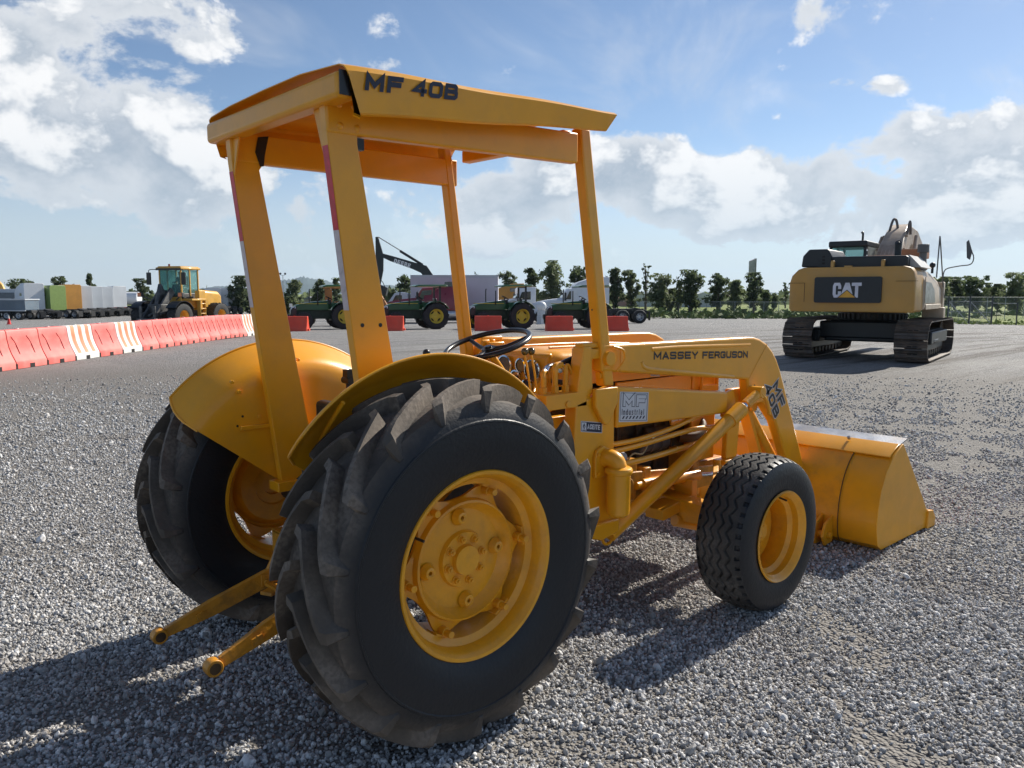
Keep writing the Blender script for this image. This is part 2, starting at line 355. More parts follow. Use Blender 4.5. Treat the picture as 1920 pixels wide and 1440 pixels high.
# ------------------------------------------------------------------ ground
def ground_mat():
    mt = bpy.data.materials.new('gravel'); mt.use_nodes = True; t = NT(mt.node_tree); b = t.n['Principled BSDF']
    g = t.new('ShaderNodeNewGeometry'); P = g.outputs['Position']; sp = t.new('ShaderNodeSeparateXYZ'); t.link(P, sp.inputs[0])
    def noise(s, d=6, rg=.6, vec=P, out=0):
        n = t.new('ShaderNodeTexNoise'); n.inputs['Scale'].default_value = s; n.inputs['Detail'].default_value = d; n.inputs['Roughness'].default_value = rg; t.link(vec, n.inputs['Vector']); return n.outputs[out]
    v = t.new('ShaderNodeTexVoronoi'); v.inputs['Scale'].default_value = 62; v.inputs['Randomness'].default_value = 1; t.link(P, v.inputs['Vector'])
    sc = t.new('ShaderNodeSeparateColor'); t.link(v.outputs['Color'], sc.inputs[0])
    v2 = t.new('ShaderNodeTexVoronoi'); v2.inputs['Scale'].default_value = 27; t.link(P, v2.inputs['Vector']); sc2 = t.new('ShaderNodeSeparateColor'); t.link(v2.outputs['Color'], sc2.inputs[0])
    c = t.mix(t.math('POWER', sc.outputs[0], 1.4), (.10, .10, .10), (.40, .39, .38))
    c = t.mix(t.math('MULTIPLY', t.ramp(sc2.outputs[0], .75, .95), .5), c, (.44, .43, .41))
    # mottling at yard scale, wheel tracks and dirt
    c = t.mix(t.ramp(noise(.35, 6), .4, .65), c, t.mix(.5, c, (.33, .32, .30)))
    mp = t.new('ShaderNodeMapping'); mp.inputs['Rotation'].default_value = (0, 0, R(-14)); mp.inputs['Scale'].default_value = (.09, 1.3, 1); t.link(P, mp.inputs[0])
    st = noise(1., 8, .68, mp.outputs[0])
    mp2 = t.new('ShaderNodeMapping'); mp2.inputs['Rotation'].default_value = (0, 0, R(52)); mp2.inputs['Scale'].default_value = (.13, 1.1, 1); t.link(P, mp2.inputs[0])
    st2 = noise(1., 8, .65, mp2.outputs[0])
    rx = t.math('MULTIPLY', t.ramp(sp.outputs[0], 7, 14), t.ramp(sp.outputs[0], 75, 40))
    ry = t.math('MULTIPLY', t.ramp(sp.outputs[1], 26, 12), t.ramp(sp.outputs[1], -22, -10))
    mask = t.math('MULTIPLY', rx, ry)
    f = t.math('MULTIPLY', t.math('MAXIMUM', t.ramp(st, .50, .60), t.math('MULTIPLY', t.ramp(st2, .52, .60), .8)), mask)
    c = t.mix(t.math('MULTIPLY', f, .8), c, t.mix(noise(18, 6), (.055, .046, .042), (.14, .12, .105)))
    lt = t.math('MULTIPLY', t.math('MULTIPLY', t.ramp(st, .47, .40), mask), .5); c = t.mix(lt, c, (.36, .35, .335))
    # brown fines showing between the stones
    near = t.ramp(t.math('SQRT', t.math('ADD', t.math('MULTIPLY', sp.outputs[0], sp.outputs[0]), t.math('MULTIPLY', sp.outputs[1], sp.outputs[1]))), 19, 13)
    c = t.mix(t.math('MULTIPLY', near, .78), c, t.mix(noise(30, 5), (.11, .098, .085), (.27, .25, .225)))
    d1 = t.ramp(noise(1.7, 7, .62), .56, .68); d1 = t.math('MULTIPLY', d1, t.ramp(noise(40, 4), .42, .55))
    c = t.mix(t.math('MULTIPLY', d1, .55), c, (.19, .155, .12))
    t.link(c, b.inputs['Base Color']); b.inputs['Roughness'].default_value = .82; b.inputs['Specular IOR Level'].default_value = .3
    h = t.math('MULTIPLY_ADD', v.outputs['Distance'], -1.0, t.math('MULTIPLY', v2.outputs['Distance'], -.9))
    h = t.math('MULTIPLY_ADD', noise(3, 5), .8, h)
    h = t.math('MULTIPLY_ADD', t.math('MULTIPLY', st, mask), 6., h)
    bp = t.new('ShaderNodeBump'); bp.inputs['Strength'].default_value = 1; bp.inputs['Distance'].default_value = .017; t.link(h, bp.inputs['Height']); t.link(bp.outputs[0], b.inputs['Normal'])
    return mt
def polar(name, mat, r_of, radii, nseg, dz):
    V = []; Fq = []
    for j, q in enumerate(radii):
        for i in range(nseg):
            a = 2*PI*i/nseg; r0 = r_of(a); r_ = r0+q; x = CAMP.x+r_*math.cos(a); y = CAMP.y+r_*math.sin(a)
            V.append((x, y, gz(x, y)+dz(r_, a)))
    for j in range(len(radii)-1):
        for i in range(nseg):
            a = j*nseg+i; b_ = j*nseg+(i+1) % nseg; Fq.append((a, b_, b_+nseg, a+nseg))
    o = npobj(name, V, Fq, mat, ang=60); struct(o); return o
radii = [.01]+[.5*1.13**i for i in range(78)]
polar('gravel_ground', ground_mat(), lambda a: 0, radii, 160, lambda r_, a: 0)
# grass field beyond the yard
bp_ = [(-60, 200), (-30, 190), (0, 175), (8, 150), (14, 128), (21, 121), (30, 116), (42, 112), (57, 104)]   # bearing right of the view axis -> placeholder filled below
GB = [(-700, 300), (300, 170), (440, 152), (560, 140), (900, 150), (1180, 122), (1480, 113), (1750, 92), (1920, 67), (2300, 48), (3400, 40)]
GBA = sorted([(math.atan2(*reversed((at(u, D)[0]-CAMP.x, at(u, D)[1]-CAMP.y))), math.hypot(at(u, D)[0]-CAMP.x, at(u, D)[1]-CAMP.y)) for u, D in GB])
def gb(a):
    a = (a+PI) % (2*PI)-PI
    if a <= GBA[0][0] or a >= GBA[-1][0]: return 300 if a > GBA[-1][0] else GBA[0][1]
    for (a0, r0), (a1, r1) in zip(GBA, GBA[1:]):
        if a0 <= a <= a1: return r0+(r1-r0)*(a-a0)/(a1-a0)
def grass_mat():
    mt = bpy.data.materials.new('grass'); mt.use_nodes = True; t = NT(mt.node_tree); b = t.n['Principled BSDF']
    g = t.new('ShaderNodeNewGeometry'); P = g.outputs['Position']
    def noise(s, d=6, rg=.6):
        n = t.new('ShaderNodeTexNoise'); n.inputs['Scale'].default_value = s; n.inputs['Detail'].default_value = d; n.inputs['Roughness'].default_value = rg; t.link(P, n.inputs['Vector']); return n.outputs[0]
    c = t.mix(t.ramp(noise(.12), .4, .6), (.16, .22, .035), (.24, .28, .055)); c = t.mix(t.ramp(noise(.9, 8, .7), .5, .68), c, (.08, .12, .03)); c = t.mix(t.ramp(noise(.05), .55, .7), c, (.24, .22, .11))
    t.link(c, b.inputs['Base Color']); b.inputs['Roughness'].default_value = .9
    bp = t.new('ShaderNodeBump'); bp.inputs['Distance'].default_value = .15; t.link(noise(5, 8, .7), bp.inputs['Height']); t.link(bp.outputs[0], b.inputs['Normal']); return mt
def berm(r_, a):                   # low bank along the fence line on the right
    if not -1.2 < a < .95: return .03
    q = r_-gb(a); w = .5+.5*math.sin(a*23)+.3*math.sin(a*61+1)
    return .03+(.22+.12*w)*math.exp(-((q-9)/3.0)**2)+(.5)*math.exp(-((q-30)/9.0)**2)
polar('grass_field', grass_mat(), gb, [0, .5, 1, 2, 3, 4.5, 6, 7.5, 9, 10.5, 12, 14, 17, 20, 24, 28, 32, 37, 43, 50, 70, 110, 200, 400, 900, 2000, 5000], 520, berm)

RUTS = [(1.98, -1.13, 1.45, -1.62, .07), (1.45, -1.62, .95, -2.05, .06), (1.3, -1.45, .7, -2.2, .04), (6.2, -1.6, 8.8, 1.2, .10), (6.9, -2.1, 9.6, .6, .10), (5.2, -2.4, 7.6, -2.8, .07), (-3.2, 3.0, -1.2, 7.5, .10), (-3.9, 3.6, -2.0, 8.2, .10), (2.4, 4.5, 9, 9.5, .10), (4, -2.5, 17, 1.0, .16), (5, -3.4, 18, -.4, .14), (6, -.5, 17, 3, .18), (7, 1.2, 17, 4.2, .16), (6.5, .4, 16, 3.4, .10), (8, -2.2, 18, .3, .22), (4.5, 1.8, 12, 6.5, .10), (3.2, -.6, 10, .1, .07), (9, 2.6, 16, 7.4, .2), (10, 4.5, 16, 5.2, .25)]
def gravel_stones():
    n = 340000; th = YAW+rng.uniform(-.92, .86, n); r_ = np.where(rng.random(n) < .36, np.sqrt(rng.uniform(1.2**2, 4.6**2, n)), 4.6*np.exp(rng.random(n)*math.log(17/4.6)))
    x = CAMP.x+r_*np.cos(th); y = CAMP.y+r_*np.sin(th)
    # bare patches with fewer stones
    q = np.sin(x*1.9+np.sin(y*1.3)*1.7)*np.sin(y*2.3+np.sin(x*1.1)*2)+.35*np.sin(x*7+y*5); keep = ((q < .9) | (rng.random(n) < .5)) & (rng.random(n) < np.clip((17.2-r_)/7., 0, 1))
    def seg(ax, ay, bx, by):
        t_ = np.clip(((x-ax)*(bx-ax)+(y-ay)*(by-ay))/((bx-ax)**2+(by-ay)**2), 0, 1); return np.hypot(x-ax-t_*(bx-ax), y-ay-t_*(by-ay))
    wob = .05*np.sin(x*5+y*3)+.03*np.sin(x*13-y*9)
    for ax, ay, bx, by, w in RUTS: keep &= (seg(ax, ay, bx, by)+wob*(1+r_*.12) > w) | (rng.random(n) < .22)
    x, y, r_ = x[keep], y[keep], r_[keep]; n = len(x)
    s = .0060*np.exp(rng.normal(0, .30, n)); s = np.where(rng.random(n) < .008, s*1.9, s)*np.clip(r_/6, 1, 1.9)**.6
    me = bpy.data.meshes.new('gravel_stones'); me.vertices.add(n)
    co = np.stack([x, y, s*rng.uniform(.05, .75, n)], 1).astype(np.float32); me.vertices.foreach_set('co', co.ravel())
    a = me.attributes.new('sz', 'FLOAT', 'POINT'); a.data.foreach_set('value', s.astype(np.float32))
    o = bpy.data.objects.new('gravel_stones', me); SC.collection.objects.link(o); struct(o, 'stuff'); tag(o, 'loose grey crushed stone spread over the yard', 'gravel')
    mt = bpy.data.materials.new('crushed_stone'); mt.use_nodes = True; t = NT(mt.node_tree); b = t.n['Principled BSDF']
    oi = t.new('ShaderNodeObjectInfo'); tc = t.new('ShaderNodeTexCoord'); nn = t.new('ShaderNodeTexNoise'); nn.inputs['Scale'].default_value = 1.7; nn.inputs['Detail'].default_value = 4; t.link(tc.outputs['Object'], nn.inputs['Vector'])
    c = t.mix(t.math('POWER', oi.outputs['Random'], 1.6), (.25, .25, .25), (.78, .765, .745)); r2 = t.math('FRACT', t.math('MULTIPLY', oi.outputs['Random'], 37.7)); c = t.mix(t.math('MULTIPLY', t.ramp(r2, .8, .95), .5), c, (.30, .25, .2))
    c = t.mix(t.math('MULTIPLY', t.ramp(nn.outputs[0], .45, .7), .4), c, (.2, .2, .21)); n4 = t.new('ShaderNodeTexNoise'); n4.inputs['Scale'].default_value = .9; n4.inputs['Detail'].default_value = 5; t.link(oi.outputs['Location'], n4.inputs['Vector']); c = t.mix(t.math('MULTIPLY', t.ramp(n4.outputs[0], .52, .68), .45), c, (.24, .20, .165)); t.link(c, b.inputs['Base Color']); b.inputs['Roughness'].default_value = .7
    me.materials.append(mt)
    ng = bpy.data.node_groups.new('scatter', 'GeometryNodeTree'); ng.interface.new_socket('Geometry', in_out='INPUT', socket_type='NodeSocketGeometry'); ng.interface.new_socket('Geometry', in_out='OUTPUT', socket_type='NodeSocketGeometry')
    N = ng.nodes.new; L = ng.links.new; gi = N('NodeGroupInput'); go = N('NodeGroupOutput'); jn = N('GeometryNodeJoinGeometry')
    for k in range(6):
        ic = N('GeometryNodeMeshIcoSphere'); ic.inputs['Radius'].default_value = 1; ic.inputs['Subdivisions'].default_value = 2
        sp = N('GeometryNodeSetPosition'); po = N('GeometryNodeInputPosition'); no = N('ShaderNodeTexVoronoi'); no.voronoi_dimensions = '4D'; no.inputs['W'].default_value = k*3.7; no.inputs['Scale'].default_value = .75
        L(po.outputs[0], no.inputs['Vector']); vm = N('ShaderNodeVectorMath'); vm.operation = 'SUBTRACT'; L(no.outputs['Position'], vm.inputs[0]); L(po.outputs[0], vm.inputs[1])
        v2 = N('ShaderNodeVectorMath'); v2.operation = 'SCALE'; v2.inputs['Scale'].default_value = .38; L(vm.outputs[0], v2.inputs[0]); L(v2.outputs[0], sp.inputs['Offset']); L(ic.outputs[0], sp.inputs[0])
        ss = N('GeometryNodeSetShadeSmooth'); ss.inputs['Shade Smooth'].default_value = False; L(sp.outputs[0], ss.inputs[0]); sm = N('GeometryNodeSetMaterial'); sm.inputs['Material'].default_value = mt; L(ss.outputs[0], sm.inputs[0])
        gt = N('GeometryNodeGeometryToInstance'); L(sm.outputs[0], gt.inputs[0]); L(gt.outputs[0], jn.inputs[0])
    ip = N('GeometryNodeInstanceOnPoints'); L(gi.outputs[0], ip.inputs['Points']); L(jn.outputs[0], ip.inputs['Instance']); ip.inputs['Pick Instance'].default_value = True
    ri = N('FunctionNodeRandomValue'); ri.data_type = 'INT'; ri.inputs[4].default_value = 0; ri.inputs[5].default_value = 5; L(ri.outputs[2], ip.inputs['Instance Index'])
    rr = N('FunctionNodeRandomValue'); rr.data_type = 'FLOAT_VECTOR'; rr.inputs[1].default_value = (6.28, 6.28, 6.28); L(rr.outputs[0], ip.inputs['Rotation'])
    rs = N('FunctionNodeRandomValue'); rs.data_type = 'FLOAT_VECTOR'; rs.inputs[0].default_value = (.75, .7, .55); rs.inputs[1].default_value = (1.35, 1.1, .95); rs.inputs['Seed'].default_value = 5
    na = N('GeometryNodeInputNamedAttribute'); na.data_type = 'FLOAT'; na.inputs[0].default_value = 'sz'
    v3 = N('ShaderNodeVectorMath'); v3.operation = 'SCALE'; L(rs.outputs[0], v3.inputs[0]); L(na.outputs[0], v3.inputs['Scale']); L(v3.outputs[0], ip.inputs['Scale'])
    L(ip.outputs[0], go.inputs[0]); md = o.modifiers.new('scatter', 'NODES'); md.node_group = ng
gravel_stones()

# ================================================================== the loader tractor
TR = thing('loader_tractor', 'yellow industrial tractor with open canopy and front bucket in the foreground', 'tractor', (0, 0, 0))
def tread_tyre(name, prof_out, Rl, ysh, nl, parent, mat, loc, lug_w=.03, lug_h=.042, sweep=R(24), fromc=.015, mirror=1):
    """carcass + chevron lugs; prof_out: closed list (r,y). Lugs run from the centre line to the shoulder."""
    b = B(); b.lathe(prof_out, 72, close=True)
    # outer surface radius as a function of y from the profile
    top = sorted([(y, r) for r, y in prof_out if r > Rl-.17])
    def surf(y):
        for (y0, r0), (y1, r1) in zip(top, top[1:]):
            if y0 <= y <= y1: return r0+(r1-r0)*((y-y0)/(y1-y0+1e-9))
        return top[-1][1] if y > 0 else top[0][1]
    for side in (-1, 1):
        for k in range(nl):
            a0 = 2*PI*k/nl+(PI/nl if side > 0 else 0); rings = []
            path = [(-.06, 0), (.1, .05), (.3, .22), (.5, .43), (.68, .64), (.82, .82), (.92, .92), (1.0, 1.0)]
            for s_, q in path:
                yy = side*(fromc+(ysh-fromc)*max(0, s_) if s_ >= 0 else -.5*fromc); a = a0+sweep*q
                rb = surf(yy)-.012; rt = Rl-.017*max(0, s_)**2.4
                w = lug_w*(.85+.35*s_)
                # across direction is mostly along the rim; widen base
                rings.append([(rb, yy, a-w*1.30/Rl), (rt, yy, a-w*.85/Rl), (rt, yy, a+w*.85/Rl), (rb, yy, a+w*1.30/Rl)])
            a = a0+sweep*1.02; yy = side*(ysh+.013)
            rings.append([(Rl-.080, side*(ysh+.004), a-lug_w*1.3/Rl), (Rl-.030, yy, a-lug_w*.95/Rl), (Rl-.030, yy, a+lug_w*.95/Rl), (Rl-.080, side*(ysh+.004), a+lug_w*1.3/Rl)])
            a = a0+sweep*1.05; yy = side*(ysh+.016)
            rings.append([(Rl-.108, yy, a-lug_w*.8/Rl), (Rl-.100, yy+side*.006, a-lug_w*.4/Rl), (Rl-.100, yy+side*.006, a+lug_w*.4/Rl), (Rl-.108, yy, a+lug_w*.8/Rl)])
            b.loop([[(r*math.cos(t), y, r*math.sin(t)) for r, y, t in rg] for rg in rings], close=True)
    return b.obj(name, mat, parent, ang=32, loc=loc)
RT = tyre_mat('rear_tyre_rubber', .560, amt=.7, dust=(.27, .225, .185))
# rear tyre profile (r, y) relative to the tyre centre, closed
RP = [(0.325,-0.1535),(0.345,-0.1674),(0.4,-0.186),(0.455,-0.1934),(0.505,-0.1888),(0.508,-0.1916),(0.514,-0.1906),(0.517,-0.186),(0.545,-0.1767),(0.572,-0.16),(0.574,-0.1395),(0.584,-0.093),(0.589,0.0),(0.584,0.093),(0.574,0.1395),(0.572,0.16),(0.545,0.1767),(0.517,0.186),(0.514,0.1906),(0.508,0.1916),(0.505,0.1888),(0.455,0.1934),(0.4,0.186),(0.345,0.1674),(0.325,0.1535),(0.36,0.1395),(0.45,0.1581),(0.56,0.1209),(0.57,0.0),(0.56,-0.1209),(0.45,-0.1581),(0.36,-0.1395)]
def rear_wheel(s):
    yc = s*.690; zc = .640
    w = B(); o = s; DO = .040
    # pressed centre disc, six lobes
    n = 144; pr = []; yd = .022+DO
    for t_, yy, k in ((0, .030, 0), (.052, .030, 0), (.056, .012, 0), (.098, .012, 0), (.104, -.004, 0), (.178, -.012, 0), (.196, .004, 0), (.208, .030, 0), (.216, .027, 0), (.222, .006, 0), (.9, .0, 1)):
        ring = []
        for i in range(n):
            a = 2*PI*i/n+R(7); r_ = t_ if not k else .238+.052*(max(0, math.cos(6*a-6*R(7)))**1.0)**.8
            if k: r_ = .225+.046*(.5+.5*math.cos(6*(a-R(7))))**1.5
            ring.append((max(r_, 1e-4)*math.cos(a), o*(yy+yd), max(r_, 1e-4)*math.sin(a)))
        pr.append(ring)
    back = [[(x, y-o*.012, z) for x, y, z in rg] for rg in reversed(pr)]
    w.loop(pr+back, caps=False)
    wheel = w.obj('rear_wheel', YEL2, TR, ang=28, loc=(0, yc, zc))
    bo = B()
    for k in range(8):
        a = 2*PI*k/8+R(12); x, z = .079*math.cos(a), .079*math.sin(a); bo.cyl((x, o*.03, z), (x, o*.040, z), .0155, n=20); bo.hexbolt((x, o*.040, z), (x, o*.054, z), .0125); bo.cyl((x, o*.054, z), (x, o*.060, z), .006, n=8)
    for k in range(6):
        a = 2*PI*k/6+R(7); x, z = .256*math.cos(a), .256*math.sin(a)
        bo.cyl((x, o*.018, z), (x, o*.055, z), .017, n=12); bo.cyl((x, o*.055, z), (x, o*.085, z), .0125, n=12)
        k0 = len(bo.v); bo.box(-.008, .008, -.03, .03, -.038, .038); bo.xf(k0, Matrix.Translation((.274*math.cos(a), o*.02, .274*math.sin(a))) @ Matrix.Rotation(-a, 4, 'Y'))
    bo.v = [(x, y+o*DO, z) for x, y, z in bo.v]; bo.obj('wheel_bolt', YEL2, wheel, bevel=.0015)
    bs = B()
    for k in range(4):
        a = PI/2*k+R(5); x, z = .155*math.cos(a), .155*math.sin(a); bs.lathe([(.0065, .012), (.0065, .028), (.022, .028), (.030, .010)], 20, c=(x, 0, z)) if False else None
        k0 = len(bs.v); bs.mat(0); bs.lathe([(.007, .004), (.007, .026), (.012, .030), (.020, .028), (.031, .004)], 20); bs.mat(1); bs.lathe([(.0001, .010), (.0075, .010)], 12); bs.xf(k0, Matrix.Translation((x, o*(.014+DO), z)) @ Matrix.Diagonal((1, o, 1, 1)))
    bs.obj('jacking_boss', [YEL2, BLK], wheel)
    # rim barrel with stepped flange
    q = B(); rp = [(.322,.196),(.334,.198),(.338,.190),(.333,.178),(.320,.172),(.312,.150),(.306,.120),(.284,.105),(.280,.05),(.280,-.05),(.284,-.105),(.306,-.120),(.312,-.150),(.320,-.172),(.333,-.178),(.338,-.190),(.334,-.198),(.322,-.196),(.314,-.184),(.306,-.170),(.300,-.125),(.276,-.110),(.272,-.05),(.272,.05),(.276,.110),(.300,.125),(.306,.170),(.314,.184)]
    rp = [(r, t*.844) for r, t in rp]; q.lathe(rp, 96, close=True); q.obj('rim', YEL2, wheel, ang=40)
    t_ = tread_tyre('tyre', RP, .642, .160, 18, wheel, RT, None, lug_w=.0205, sweep=R(27))
    v = B(); v.cyl((.29*math.cos(R(150)), o*.12, .29*math.sin(R(150))), (.275*math.cos(R(150)), o*.16, .275*math.sin(R(150))), .005, n=8); v.obj('valve_stem', BLK, wheel)
    return wheel
rear_wheel(-1); rear_wheel(1)

def zig_tyre(name, Rr, hw, parent, mat, loc):
    """wide flotation tyre with four zig-zag grooves and notched shoulders"""
    na, ny = 560, 96; nz = 30
    ys = np.linspace(-hw*.83, hw*.83, ny); A = np.linspace(0, 2*PI, na, endpoint=False)
    V = []; 
    side = [(.218,.80),(.232,.93),(.27,1.0),(.31,1.0),(.34,.975),(.362,.93),(.375,.885)]
    prof = [(r, -s*hw) for r, s in side]+[(None, y) for y in ys]+[(r, s*hw) for r, s in reversed(side)]
    Y, AA = np.meshgrid(ys, A); crown = Rr-.020*(np.abs(Y)/(hw*.83))**2.6
    tri = 2*np.abs((AA*nz/(2*PI)) % 1-.5)*2-1   # -1..1
    tri = np.clip(tri*1.25, -1, 1)
    dep = np.zeros_like(Y)
    for yg in (-.60, -.22, .16, .54):
        d = np.abs(Y-hw*.83*(yg+.03)-tri*.0105); dep = np.maximum(dep, np.clip((.0068-d)/.0024, 0, 1)*.011)
    sh = (np.abs(Y) > hw*.83*.86); notch = (((AA*nz*1.5/(2*PI)) % 1) < .34); dep = np.where(sh & notch, .012, dep)
    rad = crown-dep+rng.normal(0, .0004, Y.shape)
    k = len(prof); Vx = np.zeros((na, k, 3))
    for j, (r, y) in enumerate(prof):
        rr = rad[:, j-len(side)] if r is None else np.full(na, r*Rr/.4)
        Vx[:, j, 0] = rr*np.cos(A); Vx[:, j, 1] = y; Vx[:, j, 2] = rr*np.sin(A)
    idx = np.arange(na*k).reshape(na, k); i2 = np.roll(idx, -1, 0)
    Fq = np.stack([idx[:, :-1], idx[:, 1:], i2[:, 1:], i2[:, :-1]], -1).reshape(-1, 4)
    return npobj(name, Vx.reshape(-1, 3), Fq, mat, parent, loc, ang=28)
FT = tyre_mat('front_tyre_rubber', .378, dust=(.15, .14, .13), amt=.9, soft=.015)
def front_wheel(s):
    yc = s*.857; w = B()
    w.lathe([(.0001, .03), (.030, .03), (.034, .022), (.05, .02), (.055, -.02), (.135, -.03), (.165, -.022), (.182, -.03), (.182, -.045), (.135, -.045), (.05, -.036), (.0001, -.036)], 64)
    for k in range(6):
        a = 2*PI*k/6; w.hexbolt((.095*math.cos(a), -.03, .095*math.sin(a)), (.095*math.cos(a), -.008, .095*math.sin(a)), .011)
    if s < 0: w.xf(0, Matrix.Diagonal((1, -1, 1, 1)))
    wheel = w.obj('front_wheel', YEL2, TR, ang=35, loc=(1.831, yc, .388))
    q = B(); q.lathe([(.218,.136),(.226,.140),(.230,.133),(.222,.124),(.205,.118),(.203,.085),(.183,.068),(.183,-.03),(.203,-.06),(.203,-.10),(.222,-.118),(.230,-.126),(.226,-.134),(.218,-.130),(.208,-.112),(.196,-.10),(.196,-.064),(.176,-.036),(.176,.062),(.196,.08),(.197,.112),(.210,.124)], 80, close=True)
    if s < 0: q.xf(0, Matrix.Diagonal((1, -1, 1, 1)))
    q.obj('rim', YEL2, wheel, ang=40)
    zig_tyre('tyre', .393, .136, wheel, FT, None)
    v = B(); v.cyl((.05, s*.08, .178), (.052, s*.12, .170), .005, n=8); v.obj('valve_stem', BLK, wheel)
front_wheel(-1); front_wheel(1)

# fenders: pressed shells rolling out over the tyres
def fender(s):
    b = B(); pr = [(.17, .425), (.30, .425), (.40, .425), (.48, .426), (.55, .428), (.59, .432), (.617, .440), (.638, .456), (.655, .482), (.674, .514), (.691, .545), (.708, .576), (.722, .604)]
    a0, a1 = R(36), R(143); am = (a0+a1)/2; c = (0, 0, .64); n = 60; rings = []
    for i in range(n+1):
        a = a0+(a1-a0)*i/n; e = 0.
        out = []
        for j, (r, y) in enumerate(pr): aa = am+(a-am)*(1-.11*max(0, (r-.60)/.122)**3.0); out.append((r*math.cos(aa), s*y, c[2]+r*math.sin(aa)))
        rings.append(out)
    back = []
    for i in range(n+1):
        a = a0+(a1-a0)*i/n; back.append([((r-.003)*math.cos(am+(a-am)*(1-.11*max(0, (r-.60)/.122)**3.0)), s*(y+.004), c[2]+(r-.003)*math.sin(am+(a-am)*(1-.11*max(0, (r-.60)/.122)**3.0))) for r, y in pr])
    k = len(pr); V = [p for rg in rings for p in rg]+[p for rg in back for p in rg]; N_ = (n+1)*k; fs = []
    for i in range(n):
        for j in range(k-1):
            fs.append((i*k+j, (i+1)*k+j, (i+1)*k+j+1, i*k+j+1)); fs.append((N_+i*k+j, N_+i*k+j+1, N_+(i+1)*k+j+1, N_+(i+1)*k+j))
        fs.append((i*k, i*k+N_, (i+1)*k+N_, (i+1)*k)); fs.append((i*k+k-1, (i+1)*k+k-1, (i+1)*k+k-1+N_, i*k+k-1+N_))
    for j in range(k-1):
        fs.append((j, j+1, N_+j+1, N_+j)); q = n*k; fs.append((q+j, N_+q+j, N_+q+j+1, q+j+1))
    b.add(V, fs); f = b.obj('fender', YEL, TR, ang=50)
    e = B(); ed = [(.722, .604, am+(a0+(a1-a0)*i/40-am)*.89) for i in range(41)]; hk = lambda r: (1-.11*max(0, (r-.60)/.122)**3.0)
    tail = [(r, y, am+(a1-am)*hk(r)) for r, y in ((.708, .576), (.691, .545), (.674, .514), (.655, .482), (.60, .435))]; head = [(r, y, am+(a0-am)*hk(r)) for r, y in ((.60, .435), (.655, .482), (.674, .514), (.691, .545), (.708, .576))]
    e.tube([(r*math.cos(a), s*y, .64+r*math.sin(a)) for r, y, a in head+ed+tail], .0055, 8, smooth=0); e.obj('rolled_edge', YEL, f)
    # bracket plates, ribs and bolt heads
    g = B()
    if s > 0:
        for x, z in ((-.33, 1.20), (-.30, 1.155), (-.02, 1.28)): g.cyl((x, .432, z), (x, .410, z), .008, n=10)
        g.box(-.30, -.14, .410, .428, .985, 1.003)
    else:
        g.box(.18, .30, -.50, -.45, 1.10, 1.19, Matrix.Rotation(R(18), 3, 'Y')); g.cyl((.24, -.50, 1.15), (.24, -.52, 1.15), .012, n=6)
    for a in (118, 128): g.cyl((.45*math.cos(R(a)), s*.432, .64+.45*math.sin(R(a))), (.45*math.cos(R(a)), s*.418, .64+.45*math.sin(R(a))), .009, n=8)
    g.obj('fender_bracket', YEL, f, bevel=.002)
    h = B()
    if s > 0:
        for x, z in ((-.285, 1.045), (-.31, 1.005), (-.275, .985)): h.cyl((x, .430, z), (x, .4255, z), .0055, n=10)
        h.obj('bolt_hole', BLK, f)
    return f
fender(-1); fender(1)
# inner rib of the right fender
b = B(); b.tube([(-.42, -.475, 1.03), (-.40, -.50, 1.10), (-.385, -.54, 1.16), (-.37, -.585, 1.22)], .008); b.obj('fender_rib', YEL, TR)

# ---- canopy frame
def post_rear(s):
    b = B(); yo, yi = s*.417, s*.374
    # side view polygon: tapered plate with a flared head
    L = [(-.137, .735), (-.234, 1.486), (-.311, 2.12), (-.318, 2.235)]; Rr = [(.046, .735), (-.050, 1.283), (-.192, 2.10), (-.10 if s > 0 else -.19, 2.23)]
    poly = L+list(reversed(Rr)); b.prism(poly, min(yo, yi), max(yo, yi))
    p = b.obj('rear_post', YEL, TR, bevel=.0035, seg=3)
    # reflective tape on the rear flange
    def tape(z0, z1, mt, nm):
        t = B(); f = lambda z: float(np.interp(z, [.735, 1.486, 2.12], [-.137, -.234, -.311]))
        y0, y1 = s*.4145, s*.3765
        t.add([(f(z0)-.0012, y0, z0), (f(z0)-.0012, y1, z0), (f(z1)-.0012, y1, z1), (f(z1)-.0012, y0, z1)], [(0, 1, 2, 3)]); t.obj(nm, mt, p, smooth=False)
    tape(1.80, 2.085, REDT, 'red_tape'); tape(1.52, 1.80, WHTT, 'white_tape')
    # gussets to the cross beam
    g = B(); d = -s; yy = s*.374
    g.add([(-.305, yy, 2.06), (-.305, yy, 2.215), (-.305, yy+d*.06, 2.215), (-.297, yy, 2.06), (-.297, yy, 2.215), (-.297, yy+d*.06, 2.215)], [(0, 1, 2), (5, 4, 3), (0, 3, 4, 1), (1, 4, 5, 2), (2, 5, 3, 0)])
    if s > 0: g.add([(-.305, s*.417, 2.07), (-.305, s*.417, 2.215), (-.305, s*.450, 2.215), (-.297, s*.417, 2.07), (-.297, s*.417, 2.215), (-.297, s*.450, 2.215)], [(0, 2, 1), (5, 3, 4), (0, 1, 4, 3), (1, 2, 5, 4), (2, 0, 3, 5)])
    g.obj('gusset', YEL, p, bevel=.002)
    q = B(); q.box(-.168, .06, min(s*.345, s*.44), max(s*.345, s*.44), .698, .742); q.obj('foot_plate', YEL, p, bevel=.004)
    if s < 0:
        h = B()
        for x, z in ((-.188, 1.466), (-.112, 1.465)): h.cyl((x, -.4172, z), (x, -.4185, z), .0075, n=16)
        h.obj('bolt_hole', BLK, p)
    return p
post_rear(-1); post_rear(1)
